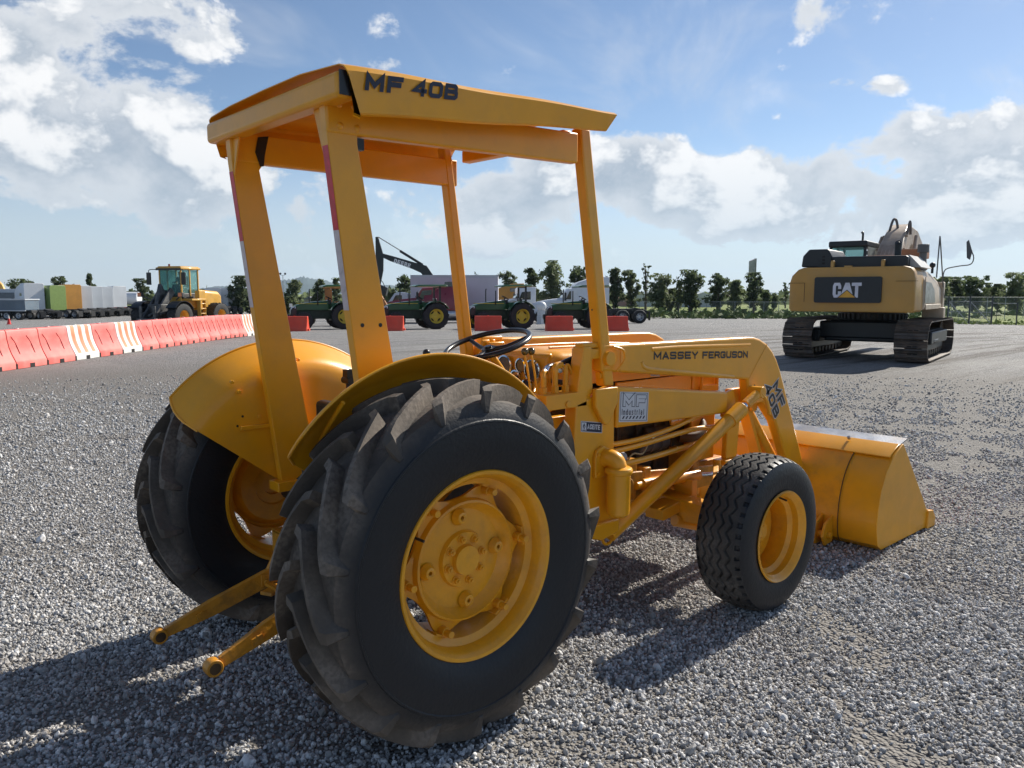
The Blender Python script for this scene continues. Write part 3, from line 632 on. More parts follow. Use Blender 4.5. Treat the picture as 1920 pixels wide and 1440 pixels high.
for s in (-1, 1):
    b = B(); zo = 0 if s < 0 else -.0
    y0, y1 = sorted((s*.421, s*.372))
    xe, dz_ = (.935, 0) if s < 0 else (.877, -.028)
    b.hexa([(-.312, y0, 2.125), (xe, y0, 2.158+dz_), (xe, y0, 2.29+dz_), (-.315, y0, 2.246)], [(-.312, y1, 2.125), (xe, y1, 2.158+dz_), (xe, y1, 2.29+dz_), (-.315, y1, 2.246)])
    bm_ = b.obj('side_beam', YEL, TR, bevel=.008, seg=3)
    k = B()
    for x, z in ((-.265, 2.225), (-.205, 2.225), (-.262, 2.152), (-.195, 2.152)): k.lathe([(.0001, 0.007), (.006, .0065), (.012, .003), (.014, 0)], 14, c=(x, 0, z)); 
    k.v = [(x, s*(.4205+yy), z) for x, yy, z in k.v]; k.obj('rivet', YEL, bm_)
    f = B(); y2 = s*.355
    y0, y1 = sorted((s*.414, y2))
    if s > 0: y0, y1 = .370, .428
    X0, X1, X2, X3 = (1.146, 1.216, 1.020, .955) if s < 0 else (.943, 1.002, .836, .787)
    f.hexa([(X0, y0, 1.138), (X1, y0, 1.138), (X2, y0, 2.318), (X3, y0, 2.318)], [(X0, y1, 1.138), (X1, y1, 1.138), (X2, y1, 2.318), (X3, y1, 2.318)])
    fp = f.obj('front_post', YEL, TR, bevel=.009, seg=3)
    g = B(); xq = 1.139 if s < 0 else .935; g.cyl((xq, s*.385, 1.19), (xq-.011, s*.385, 1.19), .018, n=20); g.obj('post_bolt', YEL, fp, bevel=.002)
    if s < 0:
        h = B(); h.cyl((1.080, -.385, 1.505), (1.0785, -.385, 1.505), .004, n=10); h.obj('bolt_hole', BLK, fp)
b = B(); b.box(-.345, -.265, -.55, .552, 2.214, 2.300); cb = b.obj('cross_beam', YEL, TR, bevel=.018, seg=4)
b = B(); b.box(-.338, -.272, -.556, -.5515, 2.222, 2.300); b.obj('open_end', BLK, cb)  # solid black block standing for the shade inside the hollow beam
b = B(); b.box(.90, .955, -.36, .365, 2.25, 2.31); b.obj('front_cross_beam', YEL, TR, bevel=.006)
# black pieces by the posts; left one paints the beam's shaded hollow
b = B(); b.prism([(-.196, 2.235), (-.150, 2.245), (-.169, 2.167), (-.176, 2.117), (-.190, 2.116), (-.210, 2.173)], .366, .3735); b.obj('black_patch', BLK, TR)
b = B(); b.box(-.19, -.155, -.40, -.375, 2.085, 2.125); b.obj('black_patch', BLK, TR)
# roof sheet with folded sides
def roofz(x): return 2.318+.036*(x+.34)
b = B(); NX = 24; prof = [(-.548, -1), (-.556, -.97), (-.572, -.13), (-.562, -.02), (-.535, .04), (-.3, .08), (0, .10), (.3, .08), (.535, .04), (.562, -.02), (.572, -.13), (.556, -.97), (.548, -1)]
rings = []
for i in range(NX+1):
    x = -.345+(1.375)*i/NX; rg = []; fd = .158-.085*i/NX
    for y, z in prof:
        xx = x; t_ = max(0, -z)
        if i == 0: xx = -.345+.085*t_+.018*(1-t_)*(abs(y) > .5)
        if i == NX: xx = 1.030-.045*abs(t_-.25)*2
        rg.append((xx, y, roofz(x)+z*(fd if z < 0 else .16)+.0025*math.sin(x*9+y*7)))
    rings.append(rg)
inner = [[(x, y*.9945, z-.0035) for x, y, z in rg] for rg in reversed(rings)]
b.loop(rings+inner+[rings[0]], close=False, caps=False); k = len(prof); n_ = len(rings)
for i in range(NX):                 # long hems
    for j in (0, k-1):
        a = i*k+j; b2 = (i+1)*k+j; c = (2*n_-1-(i+1))*k+j; d = (2*n_-1-i)*k+j; b.f.append((a, b2, c, d)); b.m.append(0)
roof = b.obj('canopy_roof', YEL, TR, ang=35)
b = B(); fl_n = Vector((0, -1, .12)).normalized(); px = Vector((1, 0, .075)).normalized(); pz = Vector((.01, -.016, .13)).normalized()
strokes(b, 'MF', .0640, .055, .0165, (-.255, -.5688, 2.2445), px, pz, fl_n, gap=.18, dz=.0012)
strokes(b, '40B', .0610, .055, .0145, (-.066, -.5688, 2.2585), px, pz, fl_n, gap=.13, dz=.0012)
b.obj('lettering', NAVY, roof, smooth=False)

# ---- three point linkage and rear axle
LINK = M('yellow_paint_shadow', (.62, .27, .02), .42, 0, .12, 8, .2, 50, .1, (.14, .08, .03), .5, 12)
b = B(); b.lathe([(.0001, -.34), (.09, -.34), (.10, -.30), (.085, -.26), (.075, -.16), (.12, -.13), (.15, -.08), (.15, .08), (.12, .13), (.075, .16), (.085, .26), (.10, .30), (.09, .34), (.0001, .34)], 32, c=(0, 0, .64))
b.box(-.10, .75, -.13, .13, .50, .86); b.box(-.16, .25, -.15, .15, .80, .95); b.box(-.22, -.02, -.10, .10, .42, .60)
for s in (-1, 1): b.cyl((0, s*.30, .64), (0, s*.60, .64), .045); b.lathe([(.0001, s*.34), (.12, s*.34), (.13, s*.37), (.09, s*.40), (.06, s*.45), (.0001, s*.45)], 28, c=(0, 0, .64))
b.obj('rear_axle_housing', GREASE, TR, bevel=.015)
b = B(); b.box(-.21, -.205, .05, .33, .44, .54); b.box(-.21, -.10, .05, .33, .535, .545); b.box(-.21, -.10, .33, .336, .44, .545)
for y in (.13, .25): b.cyl((-.212, y, .49), (-.2115, y, .49), .012, n=12)
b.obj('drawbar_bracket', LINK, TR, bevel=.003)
def link_arm(tip, root, lbl=None):
    tip = Vector(tip); root = Vector(root); d = (root-tip).normalized(); sd_ = Vector((0, 1, 0)); n_ = d.cross(sd_).normalized(); b = B(); hw = .011
    a = tip+d*.028; sec = []
    for p, h in ((a, .020), (tip+d*.10, .026), (tip+d*.22, .035), (root-d*.06, .040), (root, .034)): sec.append([p+n_*h+sd_*hw, p+n_*h-sd_*hw, p-n_*h-sd_*hw, p-n_*h+sd_*hw])
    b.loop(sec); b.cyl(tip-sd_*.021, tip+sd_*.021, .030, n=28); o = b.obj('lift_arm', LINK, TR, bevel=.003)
    e = B(); e.ball(tip, .018, 12); e.cyl(tip-sd_*.0225, tip+sd_*.0225, .020, n=20); e.obj('ball_socket', M('rusty_steel', (.10, .06, .03), .6, .4, .3, 20), o)
    k = B(); q = tip+d*.17; k.box(q.x-.02, q.x+.02, q.y-.02, q.y-.011, q.z-.016, q.z+.010, Matrix.Rotation(R(-17), 3, 'Y')); k.cyl(q-sd_*.02+n_*.01, q-sd_*.028+n_*.01, .006); k.obj('pin_keeper', LINK, o)
    return o
link_arm((-.722, .285, .222), (.06, .22, .47)); link_arm((-.728, -.290, .305), (.06, -.22, .56))
for (p0, p1) in (((-.292, .255, .352), (-.075, .20, .80)), ((-.30, -.25, .43), (-.075, -.20, .84))):
    b = B(); p0 = Vector(p0); p1 = Vector(p1); b.cyl(p0, p1, .0085); b.cyl(p0+(p1-p0)*.02, p0+(p1-p0)*.62, .013)
    b.box(p0.x-.02, p0.x+.02, p0.y-.022, p0.y+.022, p0.z-.02, p0.z+.03); b.hexbolt(p0-Vector((0, .035, 0)), p0+Vector((0, .035, 0)), .012); b.obj('lift_rod', LINK, TR, bevel=.002)
b = B(); b.box(-.30, -.27, .05, .24, .335, .350); b.box(-.34, -.23, .14, .20, .325, .340, Matrix.Rotation(R(25), 3, 'Z')); b.obj('stabilizer_bracket', LINK, TR, bevel=.003)
b = B(); b.tube([(-.24, -.02, .42), (-.27, -.03, .36), (-.275, -.03, .30), (-.25, -.03, .275), (-.225, -.03, .295), (-.23, -.03, .32)], .011); b.obj('tow_hook', STEEL, TR)
b = B()
for s in (-1, 1): b.box(-.10, -.05, s*.20-.02, s*.20+.02, .78, .88); b.tube([(-.075, s*.20, .85), (.0, s*.17, .92), (.10, s*.12, .92)], .022)
b.obj('lift_shaft_arm', LINK, TR, bevel=.004)

# ---- loader frame: towers, subframe beams, lift arms, cylinders, bucket
def plate(b, poly, y0, y1): return b.prism(poly, min(y0, y1), max(y0, y1))
for s in (-1, 1):
    b = B(); plate(b, [(.958, 1.07), (.925, .56), (1.035, .455), (1.235, .455), (1.232, 1.130)], s*.405, s*.330); plate(b, [(1.005, 1.335), (.958, 1.074), (1.075, 1.110), (1.062, 1.335)], s*.4045, s*.331)
    tw_ = b.obj('loader_tower', YEL, TR, bevel=.008, seg=3)
    b = B(); plate(b, [(1.062, 1.134), (1.222, 1.134), (1.222, 1.06), (1.165, .965), (1.145, .95), (1.122, .965), (1.062, 1.05)], s*.434, s*.4055); b.obj('post_socket', YEL, tw_, bevel=.006)
    b = B(); plate(b, [(1.000, .475), (1.25, .475), (1.25, .405), (1.12, .385), (1.045, .41)], s*.435, s*.33); b.obj('tower_foot', YEL, tw_, bevel=.010)
    b = B(); b.box(1.01, 1.16, min(s*.34, s*.395), max(s*.34, s*.395), 1.325, 1.35); b.cyl((1.085, s*.35, 1.27), (1.085, s*.35, 1.335), .022); b.box(1.03, 1.14, min(s*.30, s*.40), max(s*.30, s*.40), 1.272, 1.322); b.obj('tower_cap', YEL, tw_, bevel=.006)
    # subframe beam with rolled top edge
    b = B(); plate(b, [(1.2355, 1.131), (2.212, 1.024), (2.207, .901), (1.2355, .926)], s*.417, s*.345); sb = b.obj('subframe_beam', YEL, TR, bevel=.012, seg=4)
    b = B(); plate(b, [(2.20, 1.01), (2.30, 1.03), (2.33, .97), (2.32, .80), (2.20, .88)], s*.395, s*.375); b.obj('beam_lug', YEL, sb, bevel=.003)
    b = B(); plate(b, [(2.36, 1.02), (2.50, 1.02), (2.46, .60), (2.34, .60)], s*.335, s*.300); plate(b, [(2.30, .60), (2.52, .60), (2.52, .57), (2.30, .57)], s*.36, s*.28); b.obj('guard_post', YEL, TR, bevel=.006)
    # lift arm
    pts = [(1.12, 1.345), (1.25, 1.338), (2.40, 1.331), (2.47, 1.328), (2.54, 1.314), (2.62, 1.283), (2.69, 1.235), (2.745, 1.180), (2.79, 1.115), (3.02, .70), (3.185, .389), (3.29, .18), (3.24, .12), (3.16, .15), (2.898, .562), (2.755, .791), (2.60, .930), (2.475, .915), (2.447, .935), (2.416, 1.079), (1.242, 1.200), (1.12, 1.21)]
    b = B(); plate(b, pts, s*.417, s*.350); arm = b.obj('lift_arm', YEL, TR, bevel=.014, seg=4)
    # pressed ribs
    e = B(); yy = s*.4175
    def rib(P, w, nm):
        r_ = B()
        for q in range(5):
            pass
        k = len(P); L = []; Rr = []
        r_.tube([(x, yy+s*-.0045, z) for x, z in P], w, 12, smooth=5); r_.v = [(x, yy+(y-yy)*.62, z) for x, y, z in r_.v]
        return r_.obj(nm, YEL, arm)
    rib([(1.500, 1.300), (1.8, 1.299), (2.43, 1.283)], .0115, 'pressed_rib')
    rib([(1.420, 1.240), (1.440, 1.215), (1.52, 1.196), (1.9, 1.150), (2.27, 1.105)], .0115, 'pressed_rib')
    e = B(); e.box(1.252, 1.256, min(yy, yy+s*.002), max(yy, yy+s*.002), 1.20, 1.332); 
    e.hexa([(2.428, yy+s*.0012, 1.083), (2.431, yy+s*.0012, 1.081), (2.622, yy+s*.0012, 1.280), (2.619, yy+s*.0012, 1.283)], [(2.428, yy-s*.001, 1.083), (2.431, yy-s*.001, 1.081), (2.622, yy-s*.001, 1.280), (2.619, yy-s*.001, 1.283)])
    e.obj('weld_seam', YEL2, arm)
    g = B()
    for z in (1.035, .995): g.cyl((2.492, s*.4165, z), (2.492, s*.4185, z), .010, n=16)
    g.obj('pin_hole', BLK, arm)
    g = B(); g.cyl((2.495, s*.415, .952), (2.495, s*.432, .952), .015, n=16); g.obj('lock_pin', YEL, arm, bevel=.002)
    g = B(); g.cyl((1.16, s*.40, 1.272), (1.16, s*.440, 1.272), .035, n=24); g.tube([(1.18, s*.43, 1.33), (1.24, s*.445, 1.31), (1.25, s*.445, 1.26), (1.20, s*.44, 1.21)], .006); g.obj('pivot_pin', YEL, arm, bevel=.003)
    # lift cylinder
    y = s*.462; p0 = Vector((1.215, s*.392, .386)); p1 = Vector((2.285, y, .925)); d = (p1-p0).normalized()
    b = B(); b.cyl(p0, p1-d*.12, .040, n=28); b.cyl(p1-d*.13, p1, .046, n=28); cy = b.obj('lift_cylinder', YEL, TR, bevel=.004)
    b = B(); b.cyl(p1, p1+d*.05, .022, n=20); b.obj('piston_rod', CHROME, cy)
    b = B(); b.cyl(p1+d*.04, p1+d*.16, .030, n=16); q = p1+d*.185; b.cyl((q.x, y-.04, q.z), (q.x, y+.05, q.z), .034, n=20); b.tube([(q.x-.02, y-s*-.03, q.z), (q.x+.06, y+s*.03, q.z-.06), (q.x+.09, y+s*.03, q.z-.14)], .012); b.obj('rod_eye', YEL2, cy, bevel=.003)
    # crowd cylinder down to the bucket
    y = s*.30; b = B(); b.cyl((2.56, y, .92), (2.98, y, .47), .036, n=20); b.cyl((2.52, y, .96), (2.57, y, .91), .028); cc = b.obj('crowd_cylinder', YEL2, TR, bevel=.003)
    b = B(); b.cyl((2.98, y, .47), (3.11, y, .33), .018); b.obj('piston_rod', CHROME, cc)
    b = B(); b.hexa([(2.50, s*.335, 1.0), (2.53, s*.335, 1.0), (2.80, s*.335, .50), (2.77, s*.335, .50)], [(2.50, s*.26, 1.0), (2.53, s*.26, 1.0), (2.80, s*.26, .50), (2.77, s*.26, .50)]); b.obj('guide_link', YEL, TR, bevel=.004)
b = B(); b.cyl((2.60, -.36, .90), (2.60, .36, .90), .035, n=20); b.cyl((3.10, -.36, .36), (3.10, .36, .36), .03, n=16); b.obj('cross_tube', YEL2, TR)
# stickers on the right side
b = B(); b.mat(0)
yy = -.4180
def quad(b, P, y): return b.add([(x, y, z) for x, z in P], [(0, 1, 2, 3)])
lb = lambda u, v: (1.248+u*.226+v*.006, .955+v*.150-u*.0215)      # sticker frame: u along, v up
st = B(); st.mat(0); quad(st, [lb(0, 0), lb(1, 0), lb(1, 1), lb(0, 1)], yy); st.mat(1)
for (u0, u1, v0, v1) in ((.03, .97, .035, .05), (.03, .97, .955, .97), (.03, .045, .05, .955), (.955, .97, .05, .955)): quad(st, [lb(u0, v0), lb(u1, v0), lb(u1, v1), lb(u0, v1)], yy-.0004)
for k in range(7): a = .10+k*.118; quad(st, [lb(a, .10), lb(a+.05, .10), lb(a+.10, .20), lb(a+.05, .20)], yy-.0004)
U = Vector((.226, 0, -.0215)); Uz = Vector((.006, 0, .150)); O = Vector((1.248, yy-.0004, .955))
strokes(st, 'Industrial', .0155, .030, .0042, O+U*.085+Uz*.235, U, Uz, (0, -1, 0), gap=.40)
strokes(st, 'MF', .083, .063, .0245, O+U*.10+Uz*.50, U, Uz, (0, -1, 0), gap=.10); st.mat(0); strokes(st, 'MF', .0762, .0565, .0175, O+U*.116+Uz*.522, U, Uz, (0, -1, 0), gap=.188, dz=.0012)
st.obj('maker_sticker', [DECALW, NAVY], TR, smooth=False)
st = B(); yy = -.4060; P = lambda u, v: (.988+u*.152, .936-u*.0245+v*.052)
st.mat(0); quad(st, [P(0, 0), P(1, 0), P(1, 1), P(0, 1)], yy); st.mat(1); quad(st, [P(.025, .06), P(.975, .06), P(.975, .94), P(.025, .94)], yy-.0004); st.mat(0); quad(st, [P(.04, .12), P(.25, .12), P(.25, .88), P(.04, .88)], yy-.0008)
U = Vector((.152, 0, -.0245)); Uz = Vector((0, 0, .052)); O = Vector((.988, yy-.0008, .936))
strokes(st, 'ACEITE', .0148, .024, .0048, O+U*.285+Uz*.30, U, Uz, (0, -1, 0), gap=.16, slant=.12)
st.mat(1); quad(st, [P(.145, .84), P(.085, .52), P(.145, .24), P(.205, .52)], yy-.0012); quad(st, [P(.08, .15), P(.21, .15), P(.21, .21), P(.08, .21)], yy-.0012); st.mat(0); quad(st, [P(.145, .62), P(.125, .48), P(.145, .36), P(.165, .48)], yy-.0016)
st.obj('oil_sticker', [DECALW, NAVY], TR, smooth=False)
b = B(); strokes(b, 'MASSEY', .0545, .0400, .0100, (1.515, -.4182, 1.2475), (1, 0, -.0425), (0, 0, 1), (0, -1, 0), gap=.19); b.obj('maker_lettering', M('black_vinyl', (.012, .012, .02), .4), TR, smooth=False); b = B(); strokes(b, 'FERGUSON', .0500, .0395, .0100, (1.945, -.4182, 1.2290), (1, 0, -.0425), (0, 0, 1), (0, -1, 0), gap=.17)
b.obj('maker_lettering', M('black_vinyl', (.012, .012, .02), .4), TR, smooth=False)
ux = (.56, 0, -.83); uz = (.83, 0, .56)
b = B(); b.mat(0)
for tx, O, w, g_ in (('MF', (2.700, -.4182, 1.018), .080, .20), ('40B', (2.600, -.4182, 1.018), .074, .20)):
    b.mat(0); O2 = Vector(O)-Vector(ux)*.005-Vector(uz)*.005; strokes(b, tx, w+.010, .080, .028, O2, ux, uz, (0, -1, 0), gap=(w*g_-.010)/(w+.010)); b.mat(1); strokes(b, tx, w, .070, .0180, O, ux, uz, (0, -1, 0), gap=g_, dz=.0012)
b.obj('model_lettering', [DECALW, MT['black_vinyl']], TR, smooth=False)

# bucket
SP = [(3.14, .012), (3.085, .05), (3.062, .15), (3.068, .27), (3.100, .39), (3.165, .50), (3.26, .585), (3.39, .645)]
b = B(); th = .012; inn = [(x+.012, z+.004) for x, z in SP]; fl = [(3.93, .012), (3.93, .024), (3.16, .026)]
poly = SP[::-1]+[(3.93, .012), (3.93, .026), (3.165, .028)]+[(x+.014, z-.002 if z > .3 else z+.004) for x, z in SP[1:]]
b.prism(poly, -.93, .93); bk = b.obj('bucket_shell', YEL, TR, ang=30)
for s in (-1, 1):
    b = B(); plate(b, SP+[(3.40, .640), (3.60, .42), (3.90, .085), (3.92, .012)], s*.942, s*.929); b.obj('bucket_side', YEL, bk, bevel=.003)
    b = B(); plate(b, [(3.86, .13), (3.93, .12), (3.985, .06), (3.975, .004), (3.84, .004)], s*.956, s*.925); b.obj('side_cutter', YEL, bk, bevel=.004)
b = B(); b.hexa([(3.350, -.93, .628), (3.352, -.93, .638), (3.485, -.93, .668), (3.484, -.93, .660)], [(3.350, .93, .628), (3.352, .93, .638), (3.485, .93, .668), (3.484, .93, .660)]); b.obj('worn_lip', STEEL, bk)
b = B(); b.prism([(3.235, .574), (3.29, .606), (3.375, .640), (3.373, .646), (3.285, .613), (3.230, .581)], -.928, .928); b.obj('top_stiffener', YEL, bk, bevel=.003)
b = B()
for y0, y1 in ((-.70, -.40), (.40, .70)):
    k = [(x-.007, z) for x, z in SP[:-1]]; b.prism(k+[(x+.002, z) for x, z in SP[:-1]][::-1], y0, y1)
b.obj('wrap_plate', YEL2, bk, ang=30)
b = B(); b.tube([(x-.009, -.702, z) for x, z in SP[:-1]], .0028, 6); b.obj('weld_seam', GREASE, bk)
b = B(); b.cyl((3.34, -.62, .640), (3.33, -.62, .655), .010, n=10); b.obj('rivet', STEEL, bk)
for s in (-1, 1):
    for y in (.60, .66):
        b = B(); plate(b, [(3.07, .02), (2.97, .01), (2.935, .07), (2.965, .15), (3.06, .19)], s*(y-.008), s*(y+.008)); b.obj('hinge_ear', YEL2, bk, bevel=.003)
    b = B(); b.cyl((3.005, s*.585, .072), (3.005, s*.690, .072), .022, n=18); b.obj('hinge_pin', YEL2, bk, bevel=.003)
    b = B(); plate(b, [(3.16, .14), (3.10, .10), (3.05, .13), (3.08, .30), (3.14, .40)], s*.345, s*.325); b.obj('hinge_ear', YEL2, bk, bevel=.003)
b = B(); b.box(3.80, 3.975, -.925, .925, .003, .0115); b.obj('cutting_edge', STEEL, bk)

# ---- hood, dash, engine
def hood_sec(x, hw, zt, zb, r=.075):
    P = []
    P.append((x, -hw, zb)); P.append((x, -hw-.004, (zb+zt)/2))
    for k in range(7): a = PI-PI/2*k/6; P.append((x, -hw+r+r*math.cos(a), zt-r*.75+r*.75*math.sin(a)))
    P.append((x, 0, zt+.012)); Q = [(x, -y, z) for x, y, z in P[:-1]][::-1]
    return P+Q
b = B(); b.loop([hood_sec(x, hw, zt, 1.128) for x, hw, zt in ((.985, .185, 1.285), (1.02, .205, 1.300), (1.08, .218, 1.302), (1.5, .245, 1.292), (2.1, .245, 1.272), (2.28, .240, 1.255), (2.34, .225, 1.225), (2.355, .20, 1.19))])
hood = b.obj('hood', YEL, TR, ang=50)
b = B(); b.tube([(1.08, -.10, 1.312), (1.6, -.115, 1.304), (2.3, -.115, 1.268)], .006); b.tube([(1.08, .10, 1.312), (1.6, .115, 1.304), (2.3, .115, 1.268)], .006); b.obj('hood_crease', YEL, hood)
b = B()
for s in (-1, 1):
    b.box(1.44, 2.10, min(s*.225, s*.243), max(s*.225, s*.243), .985, 1.120); b.box(2.105, 2.34, min(s*.232, s*.250), max(s*.232, s*.250), .60, 1.122)
b.box(2.34, 2.36, -.24, .24, .60, 1.12); sp_ = b.obj('side_panel', YEL, TR, bevel=.005)
b = B()
for s in (-1, 1):
    y0, y1 = sorted((s*.256, s*.276))
    b.box(2.16, 2.172, y0, y1, 1.01, 1.135); b.box(2.32, 2.332, y0, y1, 1.01, 1.135); b.box(2.172, 2.32, y0, y1, 1.118, 1.135); b.box(2.172, 2.32, y0, y1, 1.01, 1.05)
b.obj('step_bracket', YEL, sp_, bevel=.003)
b = B(); b.cyl((1.655, -.245, 1.175), (1.655, -.275, 1.178), .012, n=14); b.tube([(1.655, -.272, 1.178), (1.62, -.276, 1.168), (1.60, -.276, 1.162)], .006); b.obj('hood_latch', CHROME, hood)
st = B(); P = lambda u, v: (1.706+u*.080, 1.137-u*.008+v*.030); st.mat(0); quad(st, [P(0, 0), P(1, 0), P(1, 1), P(0, 1)], -.2545); st.mat(1)
for (u0, u1, v0, v1) in ((.05, .95, .10, .16), (.05, .95, .84, .90), (.05, .08, .16, .84), (.92, .95, .16, .84)): quad(st, [P(u0, v0), P(u1, v0), P(u1, v1), P(u0, v1)], -.2550)
strokes(st, 'DIESEL', .0082, .012, .0026, (1.714, -.2550, 1.145), (1, 0, -.1), (0, 0, 1), (0, -1, 0), gap=.3); st.obj('fuel_sticker', [DECALW, NAVY], hood, smooth=False)
b = B(); b.prism([(.965, 1.00), (.975, 1.275), (.995, 1.292), (1.02, 1.292), (1.02, 1.00)], -.19, .19); dash = b.obj('dash_panel', YEL, TR, bevel=.02, seg=4)
GAU = M('gauge_face', (.035, .045, .075), .25, 0, .1)
for y, z, r in ((-.105, 1.205, .048), (.10, 1.215, .048), (-.02, 1.225, .030), (.02, 1.165, .028), (-.065, 1.125, .030), (.07, 1.13, .030)):
    g = B(); g.lathe([(r, .0), (r+.006, .0), (r+.007, .010), (r, .012)], 28, c=(.9555, y, z), ax='x'); g.v = [(2*.9605-x, yy_, zz) for x, yy_, zz in g.v]; go_ = g.obj('gauge', CHROME, dash)
    g = B(); g.lathe([(.0001, .0), (r, .0)], 28, c=(.958, y, z), ax='x'); g.add([(.957, y-.002, z-r*.2), (.957, y+.002, z-r*.2), (.957, y+r*.6, z+r*.5)], [(0, 1, 2)]); g.obj('gauge_dial', GAU, go_)
b = B(); b.tube([(.955, .02, 1.16), (.91, -.02, 1.175), (.86, -.10, 1.20)], .006); b.tube([(.96, -.15, 1.17), (.90, -.20, 1.15), (.84, -.24, 1.12)], .006); b.obj('throttle_lever', YEL, dash)
# steering wheel
tl = R(17); C0 = Vector((.760, 0, 1.338)); UX = Vector((math.cos(tl), 0, math.sin(tl))); UY = Vector((0, 1, 0)); UN = Vector((-math.sin(tl), 0, math.cos(tl)))
b = B(); NS = 120; rings = []
for i in range(NS):
    a = 2*PI*i/NS; c = C0+UX*(.208*math.cos(a))+UY*(.208*math.sin(a)); ro = UX*math.cos(a)+UY*math.sin(a); rings.append([c+ro*(.0135+.0012*math.cos(a*60)*(1 if k in (3, 4, 5) else 0))*math.cos(2*PI*k/10)+UN*.0125*math.sin(2*PI*k/10) for k in range(10)])
b.loop(rings+[rings[0]], caps=False)
for k in range(3):
    a = R(75+120*k); dv = UX*math.cos(a)+UY*math.sin(a); b.tube([C0-UN*.028+dv*.02, C0-UN*.030+dv*.09, C0-UN*.006+dv*.198], [.013, .010], 8)
b.cyl(C0-UN*.055, C0-UN*.018, .030, .036, n=24); b.cyl(C0-UN*.018, C0-UN*.008, .018, n=16)
b.obj('steering_wheel', HOSE, TR, ang=60)
b = B(); b.cyl(C0-UN*.05, C0-UN*.05+Vector((.17, 0, -.20)), .020); b.obj('steering_column', YEL2, TR)
# control valve, levers and hoses
b = B(); b.box(.76, 1.03, -.405, -.305, 1.055, 1.125); b.box(.70, .76, -.375, -.315, 1.065, 1.105); b.box(1.0, 1.06, -.40, -.30, 1.03, 1.155); b.cyl((.80, -.356, .93), (.80, -.356, 1.06), .020); b.cyl((.80, -.356, .97), (.80, -.356, 1.0), .027, n=6)
b.cyl((.90, -.406, 1.075), (.90, -.412, 1.075), .016, n=16); b.box(.84, 1.0, -.30, -.26, .80, 1.0)
val = b.obj('control_valve', YEL, TR, bevel=.006)
for x, h, kind in ((.80, .10, 0), (.875, .125, 1), (.945, .13, 2)):
    g = B(); g.cyl((x, -.345, 1.12), (x, -.345, 1.155), .020, n=6); g.cyl((x, -.345, 1.155), (x, -.345, 1.12+h-.02), .0135)
    if kind == 0: g.tube([(x, -.345, 1.12+h-.03), (x+.002, -.34, 1.12+h), (x+.03, -.33, 1.12+h+.008)], .012)
    elif kind == 1: g.tube([(x, -.345, 1.12+h-.03), (x+.004, -.342, 1.12+h), (x+.05, -.335, 1.12+h+.006)], .017)
    else: g.tube([(x, -.345, 1.12+h-.03), (x+.01, -.345, 1.12+h), (x+.03, -.345, 1.12+h-.02), (x+.055, -.345, 1.12+h-.08)], .008); g.cyl((x, -.345, 1.12+h-.04), (x, -.345, 1.12+h), .012)
    g.obj('pipe_fitting', YEL2, val, bevel=.002)
for x in (.712, .752):
    g = B(); g.tube([(x+.03, -.33, 1.09), (x+.012, -.325, 1.22), (x-.0, -.315, 1.305)], .0055); lv = g.obj('control_lever', YEL, TR)
    g = B(); g.ball((x, -.315, 1.322), .0175, 12); g.obj('lever_knob', M('lever_knob_olive', (.10, .07, .01), .18, 0, .1, 5, coat=.5), lv)
g = B(); g.ball((.47, .10, 1.305), .018); g.cyl((.47, .10, 1.30), (.55, .06, 1.0), .006); g.obj('gear_lever', BLK, TR)
b = B(); b.tube([(.83, -.33, 1.228), (.86, -.32, 1.245), (.95, -.30, 1.250), (1.04, -.31, 1.275), (1.12, -.34, 1.285)], .0125, 12); b.obj('hydraulic_hose', HOSE, TR)
b = B(); b.tube([(.92, -.335, 1.230), (.98, -.32, 1.238), (1.04, -.30, 1.262), (1.08, -.31, 1.290), (1.13, -.34, 1.305)], .0125, 12); b.obj('hydraulic_hose', HOSE, TR)
b = B(); b.cyl((.825, -.331, 1.226), (.85, -.323, 1.240), .0145); b.cyl((.915, -.336, 1.228), (.955, -.327, 1.236), .0155); b.obj('hose_end', CHROME, TR)
b = B(); b.tube([(1.0, -.20, 1.16), (1.04, -.26, 1.15), (1.06, -.31, 1.15)], .013); b.obj('hydraulic_hose', HOSE, TR)
b = B(); b.tube([(.155, .27, 1.16), (.155, .27, 1.235)], .012, smooth=0); b.box(.135, .175, .25, .29, 1.20, 1.235); b.cyl((.155, .25, 1.185), (.155, .31, 1.185), .018); b.cyl((.155, .27, .9), (.155, .27, 1.17), .014); b.obj('brake_latch', BLK, TR)
# engine and frame under the hood
b = B(); b.box(1.10, 2.15, -.17, .17, .52, .93); b.box(1.25, 2.05, -.13, .13, .93, 1.09); b.box(.75, 1.15, -.16, .16, .55, 1.0); b.cyl((1.35, -.17, .62), (1.35, -.22, .62), .05); b.cyl((1.75, -.16, .80), (1.95, -.16, .80), .045); b.cyl((2.15, 0, .72), (2.22, 0, .72), .12)
for k in range(6): b.cyl((1.25+k*.15, -.165, .96), (1.25+k*.15, -.21, .93), .014); b.box(1.20+k*.16, 1.23+k*.16, -.185, -.17, .55, .90)
b.obj('engine_block', GREASE, TR, bevel=.008)
b = B(); b.cyl((1.60, -.235, .765), (1.86, -.235, .765), .048, n=24); b.cyl((1.70, -.235, .765), (1.73, -.235, .765), .053, n=24); b.cyl((1.78, -.235, .765), (1.81, -.235, .765), .053, n=24); b.obj('starter_motor', M('dark_grey_paint', (.04, .048, .06), .5, 0, .2, dirt=DUST, damt=.3), TR, bevel=.003)
for z in (.745, .665):
    b = B(); b.cyl((1.36, -.30, z), (1.36, -.36, z), .035, n=20); b.obj('filter_cap', M('grey_plastic', (.34, .37, .42), .4), TR, bevel=.006)
